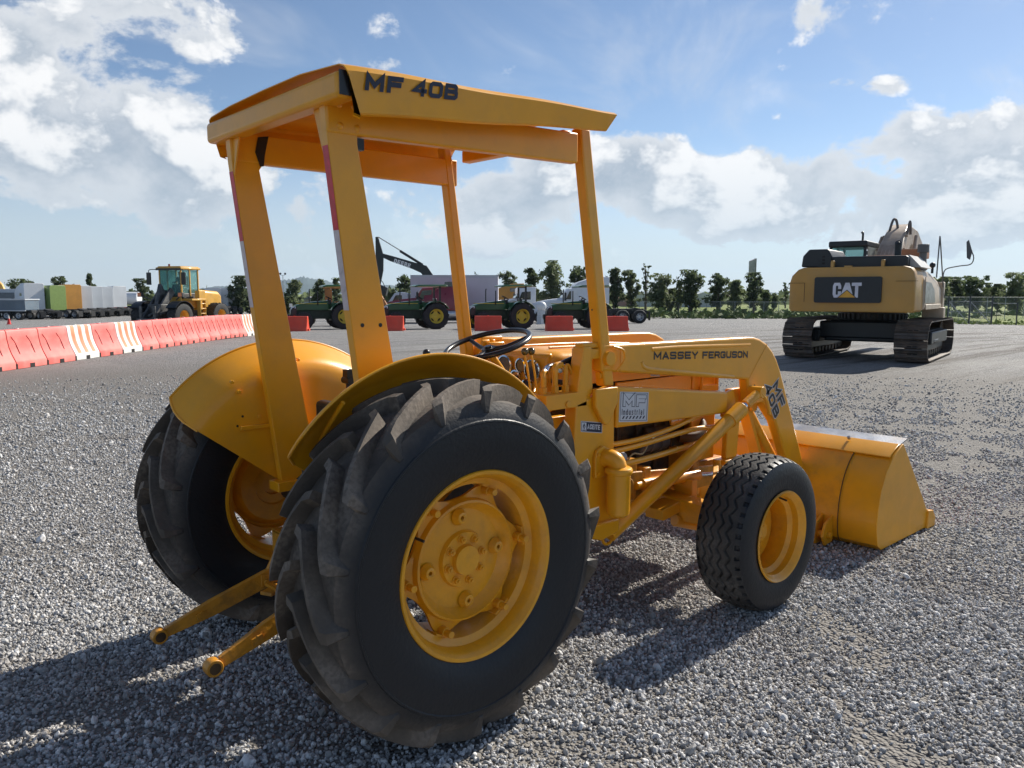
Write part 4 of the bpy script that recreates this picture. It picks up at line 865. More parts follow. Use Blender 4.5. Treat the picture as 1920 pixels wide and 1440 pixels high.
b = B(); b.tube([(1.36, -.36, .70), (1.42, -.37, .765), (1.50, -.37, .755), (1.56, -.36, .80)], .0045); b.obj('wire', M('tan_wire', (.36, .26, .12), .5), TR)
b = B(); b.box(1.62, 1.99, -.22, .16, .93, 1.02); b.box(1.30, 1.60, -.20, -.17, .95, 1.05); b.obj('battery_box', BLK, TR, bevel=.006)
b = B(); b.hexa([(1.93, -.235, .84), (2.06, -.235, .84), (2.04, -.235, 1.02), (1.90, -.235, 1.02)], [(1.93, -.223, .84), (2.06, -.223, .84), (2.04, -.223, 1.02), (1.90, -.223, 1.02)]); fs_ = b.obj('fan_shroud', YEL, TR)
st = B(); st.mat(0); quad(st, [(1.93, .86), (2.025, .86), (2.015, .975), (1.915, .975)], -.2365); st.mat(1); quad(st, [(1.99, .86), (1.997, .86), (1.985, .975), (1.978, .975)], -.2370); quad(st, [(1.94, .875), (1.96, .872), (1.963, .92), (1.955, .93)], -.2370) ; st.mat(2); quad(st, [(1.928, .915), (1.965, .905), (1.972, .925), (1.93, .93)], -.2370); quad(st, [(1.965, .905), (1.985, .935), (1.982, .96), (1.968, .925)], -.2374); quad(st, [(1.945, .875), (1.957, .875), (1.96, .91), (1.947, .91)], -.2374)
st.obj('warning_sticker', [DECALW, M('red_vinyl', (.45, .02, .02), .4), M('black_vinyl', (.012, .012, .02), .4)], fs_, smooth=False)
for pts, r in (([(1.20, -.375, .838), (1.45, -.375, .836), (1.74, -.375, .862), (2.00, -.37, .905), (2.25, -.36, .925)], .0135), ([(1.20, -.372, .798), (1.5, -.372, .806), (1.78, -.365, .822), (2.05, -.34, .822), (2.3, -.32, .80)], .0145), ([(1.20, -.37, .722), (1.5, -.37, .724), (1.80, -.36, .732), (2.05, -.34, .74)], .0155)):
    b = B(); b.tube(pts, r, 12); b.obj('hydraulic_pipe', YEL, TR)
b = B(); b.tube([(2.22, -.20, .86), (2.20, -.26, .80), (2.10, -.27, .76), (2.02, -.22, .76)], .030, 14); b.obj('radiator_hose', M('hose_brown', (.10, .05, .015), .5), TR)
b = B(); b.box(1.05, 2.45, -.13, -.10, .42, .56); b.box(1.05, 2.45, .10, .13, .42, .56); b.hexa([(1.24, -.33, .60), (2.35, -.31, .52), (2.35, -.31, .56), (1.24, -.33, .68)], [(1.24, -.30, .60), (2.35, -.28, .52), (2.35, -.28, .56), (1.24, -.30, .68)])
b.box(1.58, 1.63, -.33, -.16, .50, .66); b.box(2.0, 2.06, -.34, -.12, .56, .70); b.box(1.28, 1.42, -.30, -.12, .45, .50); b.cyl((1.44, -.28, .58), (1.44, -.33, .58), .05); b.box(1.45, 1.52, -.32, -.20, .50, .72); b.box(2.1, 2.5, -.22, .22, .42, .58)
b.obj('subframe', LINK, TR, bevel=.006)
# front axle and steering
b = B(); b.hexa([(1.77, -.60, .36), (1.90, -.60, .36), (1.90, -.60, .46), (1.77, -.60, .46)], [(1.77, 0, .34), (1.90, 0, .34), (1.90, 0, .50), (1.77, 0, .50)]); b.hexa([(1.77, .60, .36), (1.90, .60, .36), (1.90, .60, .46), (1.77, .60, .46)], [(1.77, 0.001, .34), (1.90, 0.001, .34), (1.90, 0.001, .50), (1.77, 0.001, .50)])
for s in (-1, 1): b.cyl((1.835, s*.62, .28), (1.835, s*.62, .56), .045, n=20); b.cyl((1.831, s*.62, .393), (1.831, s*.83, .393), .045, .055, n=20)
b.obj('front_axle', YEL2, TR, bevel=.008)
for s in (-1, 1):
    b = B(); b.hexa([(1.80, s*.60, .565), (1.86, s*.60, .565), (1.86, s*.60, .59), (1.80, s*.60, .59)], [(2.08, s*.42, .60), (2.13, s*.42, .60), (2.13, s*.42, .63), (2.08, s*.42, .63)]); b.cyl((2.10, s*.43, .58), (2.10, s*.43, .65), .022); b.obj('steering_arm', YEL2, TR, bevel=.004)
    b = B(); b.cyl((1.55, s*.33, .575), (2.02, s*.36, .560), .032, n=20); b.cyl((1.50, s*.33, .576), (1.56, s*.33, .575), .022); sc_ = b.obj('steering_cylinder', YEL2, TR, bevel=.003)
    b = B(); b.cyl((2.02, s*.36, .560), (2.14, s*.40, .557), .011); b.obj('piston_rod', CHROME, sc_)
    b = B(); b.box(1.62, 1.90, min(s*.42, s*.30), max(s*.42, s*.30), .40, .46, Matrix.Rotation(R(-8), 3, 'Y')); b.box(1.88, 1.93, min(s*.42, s*.30), max(s*.42, s*.30), .30, .56); b.cyl((1.75, s*.40, .36), (1.95, s*.46, .30), .035); b.ball((1.97, s*.465, .29), .04); b.obj('radius_rod', YEL2, TR, bevel=.004)
# hydraulic filter canister on the right tower
b = B(); b.lathe([(.0001, .515), (.044, .515), (.054, .525), (.0575, .545), (.0575, .715), (.061, .722), (.066, .726), (.068, .732), (.068, .742), (.064, .750), (.050, .757), (.0001, .760)], 40, c=(1.170, -.488, 0), ax='z'); can = b.obj('filter_canister', YEL, TR, ang=30)
b = B(); b.prism([(1.075, .70), (1.185, .70), (1.185, .80), (1.172, .835), (1.13, .852), (1.088, .835), (1.075, .80)], -.425, -.4055); b.obj('mounting_plate', YEL, can, bevel=.004)
b = B(); b.tube([(1.145, -.418, .790), (1.15, -.45, .795), (1.160, -.480, .780), (1.168, -.488, .745)], .043, 22, smooth=8); b.obj('elbow_cover', YEL, can, ang=60)
b = B()
for x, z in ((1.092, .815), (1.092, .722), (1.170, .815)): b.hexbolt((x, -.424, z), (x, -.434, z), .009)
b.obj('flange_bolt', YEL2, can)
b = B(); b.tube([(1.20+.04*math.cos(a), -.40, .385+.04*math.sin(a)) for a in [R(k) for k in range(0, 361, 20)]], .008, 8, smooth=0); b.obj('lashing_ring', YEL2, TR)
# seat, platform and transmission
b = B(); b.box(-.02, .40, -.21, .21, .93, .99); b.box(-.06, .0, -.20, .20, .95, 1.12); b.obj('seat', BLK, TR, bevel=.02)
b = B(); b.box(.25, 1.0, -.40, -.18, .60, .62); b.box(.25, 1.0, .18, .40, .60, .62); b.obj('foot_plate', YEL2, TR, bevel=.004)

# ================================================================== the yard beyond
RED = M('red_barrier_plastic', (.80, .14, .115), .45, 0, .14, 1.2, .08, 30, 0, (.55, .33, .28), .45, 1.6)
ORG = M('orange_barrier_plastic', (.75, .07, .03), .45, 0, .12, 1.2, .05, 30, 0, (.45, .12, .08), .3, 2)
WPL = M('white_barrier_plastic', (.75, .73, .68), .5, 0, .06, 2, .05, 30, dirt=(.45, .38, .3), damt=.35)
STRP = M('orange_stripe', (.72, .22, .10), .5, 0, .15, 4)
SHD = M('dark_recess', (.015, .012, .012), .8)
def barrier_sec(hw=.5, h=.82):
    return [(-.30, 0), (-.30, .13), (-.285, .17), (-.21, .33), (-.165, .46), (-.135, .62), (-.120, h-.04), (-.095, h), (.095, h), (.120, h-.04), (.135, .62), (.165, .46), (.21, .33), (.285, .17), (.30, .13), (.30, 0)]
def make_barrier(kind, label, L=1.0, h=.82, group='water filled barriers in a row'):
    """local x along the row, front face towards -y"""
    t = thing('water_barrier', label, 'barrier', group=group); b = B()
    P = barrier_sec(h=h); b.loop([[(x, y, z) for y, z in P] for x in (-L/2+.006, -L/2+.02, L/2-.02, L/2-.006)]);
    body = b.obj('barrier_body', WPL if kind == 'striped' else (ORG if kind == 'orange' else RED), t, bevel=.012, ang=45)
    if kind == 'striped':
        for k in range(3):
            x0 = -L/2+.14+k*L*.29; s_ = B()
            s_.loop([[(x, y-.004, z+.001) for y, z in P[2:8]] for x in (x0, x0+L*.135)], close=False, caps=False); s_.obj('orange_stripe', STRP, body)
    elif kind == 'red':
        for x0 in (-L*.28, L*.20):
            s_ = B(); f = lambda z: np.interp(z, [a[1] for a in P[2:8]], [a[0] for a in P[2:8]])
            q = [(x0-.10, .68), (x0, .53), (x0+.02, .30)]
            s_.tube([(x, f(z)-.001, z) for x, z in q], .0085, 6, smooth=3); s_.obj('moulded_line', M('red_plastic_groove', (.35, .03, .03), .6), body)
    s_ = B()
    for x0 in ((-.10, .10) if kind != 'orange' else ()): pass
    if kind != 'orange': s_.box(-.07, .07, -.308, -.16, .004, .095); s_.box(-L/2-.004, -L/2+.035, -.306, -.16, .004, .11); s_.obj('fork_pocket', SHD, body)
    else: s_.box(L/2-.005, L/2+.07, -.12, .12, .03, .12); s_.obj('end_lug', ORG, body)
    c = B(); c.cyl((0, 0, h-.01), (0, 0, h+.02), .045, n=14); c.obj('filler_cap', WPL if kind != 'orange' else ORG, body)
    return t
P0 = Vector((3.143, 17.767)); DV = Vector((.688, .7257)); ba = math.atan2(DV.y, DV.x); NVv = Vector((-DV.y, DV.x))
seq = [-4.4, -3.33, -2.25, -1.19, -.10, .95, 2.06, 3.12, 4.12, 5.07, 6.0, 6.9, 7.8, 8.68, 9.55, 10.4, 11.25]
ordn = ['first', 'second', 'third', 'fourth', 'fifth', 'sixth', 'seventh', 'eighth', 'ninth', 'tenth', 'eleventh', 'twelfth']
protoR = protoS = None; nr = 0
for i, s0 in enumerate(seq[:-1]):
    s1 = seq[i+1]; c = P0+DV*((s0+s1)/2)+NVv*.30; striped = i in (4, 6)
    if striped: lab = 'white barrier with orange stripes, the one %s the lone red barrier' % ('left of' if i == 4 else 'right of')
    elif i == 5: lab = 'single red plastic barrier standing between the two striped ones'
    elif i < 4: lab = 'red plastic barrier left of the striped ones, %s from the left end' % ordn[i]
    else: lab = 'red plastic barrier, %s to the right of the second striped one' % ordn[i-7]
    src = protoS if striped else protoR
    if src is None:
        o = make_barrier('striped' if striped else 'red', lab, 1.0); o.location = (c.x, c.y, gz(c.x, c.y)); o.rotation_euler = (0, 0, ba)
        if striped: protoS = o
        else: protoR = o
    else: o = dup(src, (c.x, c.y, gz(c.x, c.y)), ba, lab)
    o.scale = ((s1-s0)*.995, 1, 1)
c = P0+DV*11.75+NVv*.30
o = dup(protoS, (c.x, c.y, gz(c.x, c.y)), ba, 'white end barrier where the long red row stops behind the canopy post')
pO = None
for i, (u, lab) in enumerate(((553, 'orange barrier in front of the leftmost green tractor'), (732, 'orange barrier before the green tractor beside the red truck'), (915, 'orange barrier before the green tractor with the white truck cab behind'), (1048, 'orange barrier before the green tractor under the white sleeper truck'), (1151, 'rightmost orange barrier beside the bare truck chassis'))):
    x, y = at(u, 37.0)
    if pO is None: pO = make_barrier('orange', lab, 1.27, .70, 'orange barriers before the green tractors'); o = pO; o.location = (x, y, gz(x, y)); o.rotation_euler = (0, 0, YAW-PI/2+R(2))
    else: o = dup(pO, (x, y, gz(x, y)), YAW-PI/2+R(2+3*i-4), lab)

# ---- generic wheel for the machines further off
TY = M('tyre_rubber_far', (.014, .015, .017), .65, 0, .3, 4, .2, 30, dirt=(.06, .055, .05), damt=.4)
def bgwheel(par, loc, Rr, w, rr, rimmat, lugs=0, side=-1, name='wheel', dish=.05, holes=0):
    b = B(); h = w/2
    b.lathe([(.0001, dish*.3), (rr*.28, dish*.3), (rr*.34, 0), (rr*.72, -.02), (rr*.84, 0), (rr*.86, -h*.5), (rr*.86, h*.6), (rr*.93, h*.78), (rr*1.0, h*.86), (rr*1.03, h*.95), (rr*1.03, h*.84), (rr*1.0, h*.5), (rr*1.0, -h*.86), (rr*.86, -h*.86)], 32)
    if side < 0: b.v = [(x, -y, z) for x, y, z in b.v]
    wl = b.obj(name, rimmat, par, ang=35, loc=loc)
    if holes:
        g = B()
        for k in range(holes):
            a = 2*PI*(k+.5)/holes; r0, r1 = rr*.60, rr*.78; da = .9/holes*2; yy = side*(-.022+.035)
            g.add([(r*math.cos(a+d), yy, r*math.sin(a+d)) for r, d in ((r0, -da*.5), (r1, -da), (r1*1.02, 0), (r1, da), (r0, da*.5))], [(0, 1, 2, 3, 4)])
        g.obj('hand_hole', SHD, wl, smooth=False)
    t = B(); t.lathe([(rr*.99, -h*.80), (rr*1.12, -h*.96), (rr*.5+Rr*.5, -h*1.0), (Rr*.95, -h*.88), (Rr*(.97 if lugs else 1), -h*.6), (Rr*(.965 if lugs else 1), h*.6), (Rr*.95, h*.88), (rr*.5+Rr*.5, h*1.0), (rr*1.12, h*.96), (rr*.99, h*.80), (rr*1.0, 0)], 40, close=True)
    if lugs:
        for k in range(lugs):
            for sg in (-1, 1):
                a0 = 2*PI*(k+(.5 if sg > 0 else 0))/lugs; da = .35/lugs; sw = .9*2*PI/lugs
                rg = [[(r*math.cos(a0-sw*q+d), sg*yy, r*math.sin(a0-sw*q+d)) for r, d in ((Rr*.94, -da*1.6), (Rr, -da), (Rr, da), (Rr*.94, da*1.6))] for q, yy in ((0, .01), (.5, h*.45), (1, h*.93))]
                t.loop(rg)
    t.obj('tyre', TY, wl, ang=40); return wl
JG = M('tractor_green', (.015, .085, .028), .35, 0, .1, 3, 0, 60, .3); JY = M('rim_yellow', (.62, .48, .04), .45, 0, .12, 5, dirt=(.3, .25, .1), damt=.3); JYC = M('canopy_yellow', (.42, .36, .08), .5)
LAMP = M('lamp_glass', (.75, .78, .8), .12, 0, .1)
def green_tractor(label, variant=0):
    t = thing('farm_tractor', label, 'tractor', group='green farm tractors parked in a line')
    # forward +x, wheelbase 2.05, rear axle at x=0
    for s in (-1, 1):
        bgwheel(t, (0, s*.78, .68), .68, .43, .36, JY, 18, s, 'rear_wheel', holes=4); bgwheel(t, (2.05, s*.74, .46), .46, .30, .235, JY, 14, s, 'front_wheel', holes=4)
        b = B(); b.lathe([(.76, -.20), (.78, .22), (.76, .22), (.74, -.20)], 14, c=(0, s*.78, .68), a0=R(25), a1=R(150), close=True); b.box(-.45, .60, min(s*.56, s*.60), max(s*.56, s*.60), .95, 1.38); b.obj('fender', JG, t, bevel=.01)
    b = B(); b.loop([[(x, -hw, zb), (x, -hw, zt-.07), (x, -hw+.08, zt), (x, hw-.08, zt), (x, hw, zt-.07), (x, hw, zb)] for x, hw, zt, zb in ((.72, .32, 1.47, 1.0), (1.3, .31, 1.44, 1.0), (2.1, .28, 1.33, 1.0), (2.42, .25, 1.22, .98))]); hd = b.obj('hood', JG, t, bevel=.02)
    b = B(); b.box(.80, 2.25, -.327, -.312, 1.335, 1.362); b.box(.80, 2.25, .312, .327, 1.335, 1.362); b.xf(0, Matrix.Translation((0, 0, -.02))); b.obj('yellow_stripe', JY, hd)
    b = B(); b.loop([[(x, -hw, zb), (x, -hw, zt), (x, hw, zt), (x, hw, zb)] for x, hw, zt, zb in ((2.30, .27, 1.20, .72), (2.52, .24, 1.12, .72), (2.60, .20, .98, .75))]); b.box(2.25, 2.75, -.14, .14, .55, .78); gr = b.obj('grille', BLK, t, bevel=.02)
    for s in (-1, 1): b = B(); b.hexa([(2.36, s*.275, 1.09), (2.56, s*.20, 1.06), (2.50, s*.20, 1.16), (2.36, s*.27, 1.20)], [(2.36, s*.17, 1.09), (2.58, s*.10, 1.06), (2.52, s*.10, 1.16), (2.36, s*.17, 1.20)]); b.obj('headlight', LAMP, gr, bevel=.01)
    b = B(); b.box(.45, 2.35, -.20, .20, .55, 1.02); b.box(-.35, .60, -.28, .28, .45, .95); b.cyl((0, -.7, .68), (0, .7, .68), .13); b.cyl((2.05, -.7, .46), (2.05, .7, .46), .09); b.box(1.2, 1.5, -.34, -.2, .75, .98); b.box(.1, .75, -.50, -.22, .52, .72); b.obj('engine', M('engine_dark_green', (.010, .028, .014), .5, 0, .3, 6, dirt=(.05, .05, .04), damt=.4), t, bevel=.02)
    b = B(); b.tube([(1.55, -.30, 1.25), (1.56, -.36, 1.45), (1.56, -.36, 1.98), (1.53, -.37, 2.06)], .032, 10, smooth=2); b.obj('exhaust', BLK, t)
    b = B(); b.tube([(1.25, .30, 1.25), (1.26, .36, 1.45), (1.26, .36, 1.98)], .030, 10, smooth=2); b.obj('air_intake', BLK, t)
    b = B(); b.box(-.18, .30, -.24, .24, 1.14, 1.24); b.box(-.25, -.12, -.23, .23, 1.20, 1.58); b.obj('seat', BLK, t, bevel=.04)
    b = B(); b.lathe([(.20, 0), (.212, .012), (.224, 0), (.212, -.012)], 24, c=(0, 0, 0), ax='z', close=True); b.cyl((0, 0, -.35), (0, 0, 0), .03); b.box(-.2, .2, -.01, .01, -.01, .01); b.xf(0, Matrix.Translation((.62, 0, 1.62)) @ Matrix.Rotation(R(-28), 4, 'Y')); b.obj('steering_wheel', BLK, t)
    b = B(); b.box(.55, .74, -.27, .27, 1.30, 1.52); b.obj('dash', BLK, t, bevel=.03)
    b = B(); b.box(-.36, -.27, -.58, -.50, .95, 2.20); b.box(-.36, -.27, .50, .58, .95, 2.20); b.box(-.36, -.27, -.58, .58, 2.12, 2.20); rp = b.obj('roll_bar', BLK, t, bevel=.01)
    b = B(); b.loop([[(x, -.62, z-.03), (x, -.55, z+.045), (x, .55, z+.045), (x, .62, z-.03)] for x, z in ((-.72, 2.22), (-.60, 2.255), (.80, 2.24), (1.02, 2.18))]); cn = b.obj('canopy', JG, t, bevel=.015)
    b = B(); b.box(-.66, .94, -.56, .56, 2.165, 2.195); b.obj('canopy_lining', JYC, cn, bevel=.01)
    if variant == 1:
        b = B(); b.box(.45, .52, -.58, -.50, 1.35, 2.2); b.box(.45, .52, .50, .58, 1.35, 2.2); b.obj('front_pillar', BLK, t)
    b = B(); b.box(-.95, -.35, -.35, -.30, .48, .54); b.box(-.95, -.35, .30, .35, .48, .54); b.obj('lift_arm', BLK, t)
    return t
gt = None
for i, (u, dd, yaw_, lab) in enumerate(((641, 41.0, 152, 'green farm tractor seen between the two rear canopy posts, leftmost in its line'), (809, 41.0, 154, 'green farm tractor in front of the dark red truck'), (968, 41.0, 156, 'green farm tractor in front of the white day cab truck'), (1112, 41.5, 163, 'green farm tractor in front of the white sleeper truck, partly behind the front canopy post'))):
    x, y = at(u, dd); rz = YAW+R(yaw_)-PI/2+R(0); rz = YAW+R(90)+R(180-yaw_)*1.0-R(4)
    if gt is None: gt = green_tractor(lab); gt.location = (x, y, gz(x, y)); gt.rotation_euler = (0, 0, rz)
    else: dup(gt, (x, y, gz(x, y)), rz, lab)

# ---- road trucks
CHAS = M('chassis_black', (.02, .021, .023), .6, 0, .2, dirt=(.08, .07, .06), damt=.4); ALU = M('aluminium', (.55, .56, .58), .35, .8, .1)
GLS = M('dark_glass', (.02, .03, .035), .08, 0, .1, spec=.9); GRN = M('olive_green_paint', (.17, .25, .07), .4, 0, .08); OCH = M('ochre_paint', (.50, .23, .035), .45, 0, .1, 1, dirt=(.35, .2, .06), damt=.3); MAR = M('maroon_paint', (.20, .012, .025), .3, 0, .1, coat=.4)
PGR = M('pale_grey_paint', (.52, .55, .58), .45, 0, .06, .6); LAV = M('off_white_panel', (.60, .57, .62), .5, 0, .05, .4, dirt=(.5, .47, .48), damt=.3, dsc=.6)
def road_truck(label, paint, kind='sleeper', chlen=4.6, hroof=3.75, group=None, fair=True, axles=2, loc=(0, 0, 0), rz=0, belt=None, windows=True, rearwin=False):
    """forward +x, origin under the rear of the cab"""
    t = thing('semi_truck', label, 'truck', loc, rz, group); W2 = 1.15; slen = {'sleeper': 1.9, 'day': .0, 'mid': 1.2}[kind]
    b = B(); b.box(-chlen, slen+3.9, -.48, -.38, .72, .98); b.box(-chlen, slen+3.9, .38, .48, .72, .98)
    for x in (-chlen, -chlen+1.6, -chlen+3.0): b.box(x, x+.12, -.38, .38, .74, .96)
    b.box(slen+.2, slen+2.2, -.35, .35, .55, 1.15); ch = b.obj('chassis', CHAS, t, bevel=.01)
    wx = [-chlen+.75+1.32*k for k in range(axles)]
    for x in wx:
        for s in (-1, 1): bgwheel(t, (x, s*.92, .52), .52, .56, .29, ALU, 0, s, 'rear_wheel', holes=6)
        b = B(); b.cyl((x, -.9, .52), (x, .9, .52), .09); b.obj('axle', CHAS, t)
    for s in (-1, 1): bgwheel(t, (slen+3.2, s*1.0, .52), .52, .30, .29, ALU, 0, s, 'front_wheel', holes=6)
    b = B(); b.box(wx[0]-.2, wx[-1]+.9, -.45, .45, 1.0, 1.12); b.hexa([(wx[0]-.6, -.3, 1.05), (wx[0]-.6, .3, 1.05), (wx[0]-.6, .3, .98), (wx[0]-.6, -.3, .98)], [(wx[0]+.3, -.45, 1.22), (wx[0]+.3, .45, 1.22), (wx[0]+.3, .45, 1.08), (wx[0]+.3, -.45, 1.08)]); b.obj('fifth_wheel', CHAS, t, bevel=.01)
    for s in (-1, 1): b = B(); b.box(-chlen-.04, -chlen, min(s*.62, s*1.2), max(s*.62, s*1.2), .25, .95); b.obj('mud_flap', CHAS, t)
    # cab and sleeper
    z0 = .98; hc = 2.55 if kind == 'day' else hroof
    b = B()
    if kind == 'day': b.loop([[(x, -W2*.93, z0), (x, -W2*.93, zt-.15), (x, -W2*.85, zt), (x, W2*.85, zt), (x, W2*.93, zt-.15), (x, W2*.93, z0)] for x, zt in ((0, 2.85), (1.25, 2.85), (1.45, 2.72))])
    else:
        b.loop([[(x, -W2, z0), (x, -W2, zt-.2), (x, -W2*.88, zt), (x, W2*.88, zt), (x, W2, zt-.2), (x, W2, z0)] for x, zt in ((0, hroof), (slen*.6, hroof-.03), (slen+.5, hroof-.45 if fair else hroof-.9), (slen+1.0, hroof-.95 if fair else hroof-.95))])
    cab = b.obj('cab', paint, t, bevel=.03)
    xc = slen if kind != 'day' else 0
    b = B(); b.loop([[(x, -W2*.93, z0), (x, -W2*.93, zt), (x, -W2*.8, zt+.08), (x, W2*.8, zt+.08), (x, W2*.93, zt), (x, W2*.93, z0)] for x, zt in ((xc-.02, 2.66), (xc+1.15, 2.60), (xc+1.62, 1.95))]) if kind != 'day' else b.box(1.40, 1.5, -1, 1, z0, 1.9)
    b.loop([[(x, -hw, .78), (x, -hw, zt-.15), (x, -hw+.2, zt), (x, hw-.2, zt), (x, hw, zt-.15), (x, hw, .78)] for x, hw, zt in ((xc+1.45, 1.0, 1.95), (xc+2.6, .92, 1.82), (xc+3.75, .82, 1.60), (xc+3.9, .74, 1.45))]); b.obj('hood', paint, cab, bevel=.03)
    b = B(); b.hexa([(xc+1.66, -.95, 1.98), (xc+1.66, .95, 1.98), (xc+1.22, .88, 2.58), (xc+1.22, -.88, 2.58)], [(xc+1.60, -.95, 1.98), (xc+1.60, .95, 1.98), (xc+1.16, .88, 2.58), (xc+1.16, -.88, 2.58)]); b.obj('windscreen', GLS, cab)
    for s in (-1, 1):
        b = B(); y0, y1 = sorted((s*W2*.935, s*W2*.945)); b.prism([(xc+.42, 1.85), (xc+1.38, 1.85), (xc+1.12, 2.45), (xc+.42, 2.50)], y0, y1); b.obj('side_window', GLS, cab)
        b = B(); b.box(xc+1.40, xc+1.55, min(s*1.25, s*1.45), max(s*1.25, s*1.45), 1.75, 2.35); b.tube([(xc+1.45, s*1.05, 2.4), (xc+1.48, s*1.3, 2.42), (xc+1.48, s*1.35, 2.3)], .02); b.obj('mirror', BLK, cab, bevel=.03)
        b = B(); b.cyl((xc-.1 if kind == 'day' else .4, s*.95, .72), (xc+1.0, s*.95, .72), .30, n=20); b.obj('fuel_tank', ALU, t)
        b = B(); b.lathe([(.58, -.16), (.60, .16), (.57, .16), (.55, -.16)], 14, c=(slen+3.2, s*1.0, .52), a0=R(5), a1=R(175), close=True); b.obj('front_fender', paint, t)
    if windows and kind != 'day':
        for s in (-1, 1): b = B(); y0, y1 = sorted((s*W2*1.0, s*W2*1.01)); b.box(.75, 1.35, y0, y1, 2.75, 3.1); b.obj('sleeper_window', GLS, cab)
    if rearwin: b = B(); b.lathe([(.0001, 0), (.20, 0)], 20, c=(-.012, 0, 1.95), ax='x'); b.v = [(x, y*.75, 1.95+(z-1.95)*1.15) for x, y, z in b.v]; b.obj('rear_window', GLS, cab)
    if belt: b = B(); b.box(-.01, slen+1.5, -W2-.01, W2+.01, z0-.02, z0+.14); b.obj('red_skirt', belt, cab)
    b = B()
    for s in (-1, 1): b.cyl((-.12, s*.8, .9), (-.12, s*.8, hc+.2 if kind != 'day' else 3.1), .06, n=10)
    b = B(); b.box(xc+3.85, xc+4.05, -1.05, 1.05, .45, .80); b.obj('bumper', ALU, t, bevel=.02)
    return t
PL = YAW+PI/2                       # heading straight to the left of the view
def put(u, D): x, y = at(u, D); return (x, y, gz(x, y))
LG = 'road trucks parked in the far left row'
road_truck('white truck cab partly hidden behind the blue grey dump truck', WHT, loc=put(70, 96), rz=PL-R(38), group=LG, hroof=4.3)
road_truck('olive green sleeper truck with a small side window, in the far left row', GRN, loc=put(114, 98), rz=PL-R(20), group=LG, hroof=4.05)
road_truck('ochre yellow truck between the green one and the white ones', OCH, loc=put(142, 101), rz=PL-R(30), group=LG, hroof=4.2, windows=False)
for k, (u, lab) in enumerate(((162, 'greyish white truck next to the ochre yellow truck'), (182, 'pale white truck, second to the right of the ochre one'), (201, 'pale white truck, third to the right of the ochre one'))):
    road_truck(lab, PGR, loc=put(u, 104+3*k), rz=PL-R(32), group=LG, hroof=4.05-.03*k, windows=False)
road_truck('white truck with a red lower edge, at the right end of its row', PGR, loc=put(229, 113), rz=PL-R(24), group=LG, hroof=4.1, belt=MAR, windows=False)
t0 = road_truck('white truck seen from behind, nearest to the wheel loader rear', WHT, loc=put(403, 118), rz=YAW+R(22), group='white trucks seen from behind', hroof=3.9, rearwin=True, windows=False)
for k, (u, lab) in enumerate(((416, 'white truck seen from behind, second from the wheel loader'), (428, 'white truck seen from behind, third from the wheel loader'), (439, 'white truck seen from behind, last before the dark tree'))): dup(t0, put(u, 119+k), YAW+R(22), lab)
road_truck('dark red sleeper truck with a raised roof behind a green tractor', MAR, loc=put(868, 60), rz=PL+R(4), hroof=3.15, chlen=3.2, fair=False)
road_truck('white day cab truck with an open window, between two green tractors', WHT, 'day', loc=put(1001, 64), rz=PL+R(6), chlen=3.4)
road_truck('tan yellow sleeper truck behind the canopy of a green tractor', OCH, loc=put(981, 76), rz=PL+R(3), hroof=3.55, chlen=2, axles=1)
road_truck('big white sleeper truck with a high roof and a bare rear chassis', WHT, loc=put(1136, 61), rz=PL+R(3), hroof=3.55, chlen=3.15)
# propane style tank beside the day cab
b = B(); x, y, z = put(1015, 55); t = thing('storage_tank', 'small round white tank on a stand by the day cab truck', 'tank', (x, y, z)); b.ball((0, 0, 1.25), .34, 12); b.obj('tank_shell', WHT, t); b = B(); b.box(-.24, .24, -.2, .2, .55, 1.0); b.box(-.26, .26, -.22, .22, 0, .56); b.obj('tank_stand', PGR, t, bevel=.02)
# box truck with the long white body
x, y, z = put(775, 64); t = thing('box_truck', 'white cab truck with a long pale box body behind the red truck', 'truck', (x, y, z), PL+R(0))
b = B(); b.box(-6.95, 0, -1.2, 1.2, 1.12, 3.78); bx = b.obj('cargo_box', LAV, t, bevel=.02)
b = B(); b.box(-6.97, .02, -1.215, -1.2, 3.60, 3.80); b.box(-6.97, .02, 1.2, 1.215, 3.60, 3.80); b.box(.0, .03, -1.2, 1.2, 1.1, 3.80); b.box(-6.97, .02, 1.2, 1.215, 1.08, 1.2); b.obj('box_rail', PGR, bx)
b = B(); b.loop([[(xx, -1.0, .95), (xx, -1.0, zt), (xx, 1.0, zt), (xx, 1.0, .95)] for xx, zt in ((.25, 2.35), (1.0, 2.45), (1.35, 2.35), (1.85, 1.65), (2.7, 1.45))]); cb_ = b.obj('cab', WHT, t, bevel=.05)
for s in (-1, 1):
    b = B(); b.prism([(.75, 1.65), (1.55, 1.65), (1.25, 2.2), (.75, 2.2)], min(s*1.0, s*1.01), max(s*1.0, s*1.01)); b.obj('side_window', GLS, cb_)
    bgwheel(t, (2.0, s*.9, .50), .50, .28, .27, ALU, 0, s, 'front_wheel'); bgwheel(t, (-5.2, s*.85, .50), .50, .5, .27, ALU, 0, s, 'rear_wheel')
b = B(); b.hexa([(1.40, -.9, 2.30), (1.40, .9, 2.30), (1.86, .9, 1.70), (1.86, -.9, 1.70)], [(1.36, -.9, 2.28), (1.36, .9, 2.28), (1.82, .9, 1.68), (1.82, -.9, 1.68)]); b.obj('windscreen', GLS, cb_)
b = B(); b.box(-6.8, 2.6, -.4, .4, .7, 1.1); b.obj('chassis', CHAS, t)
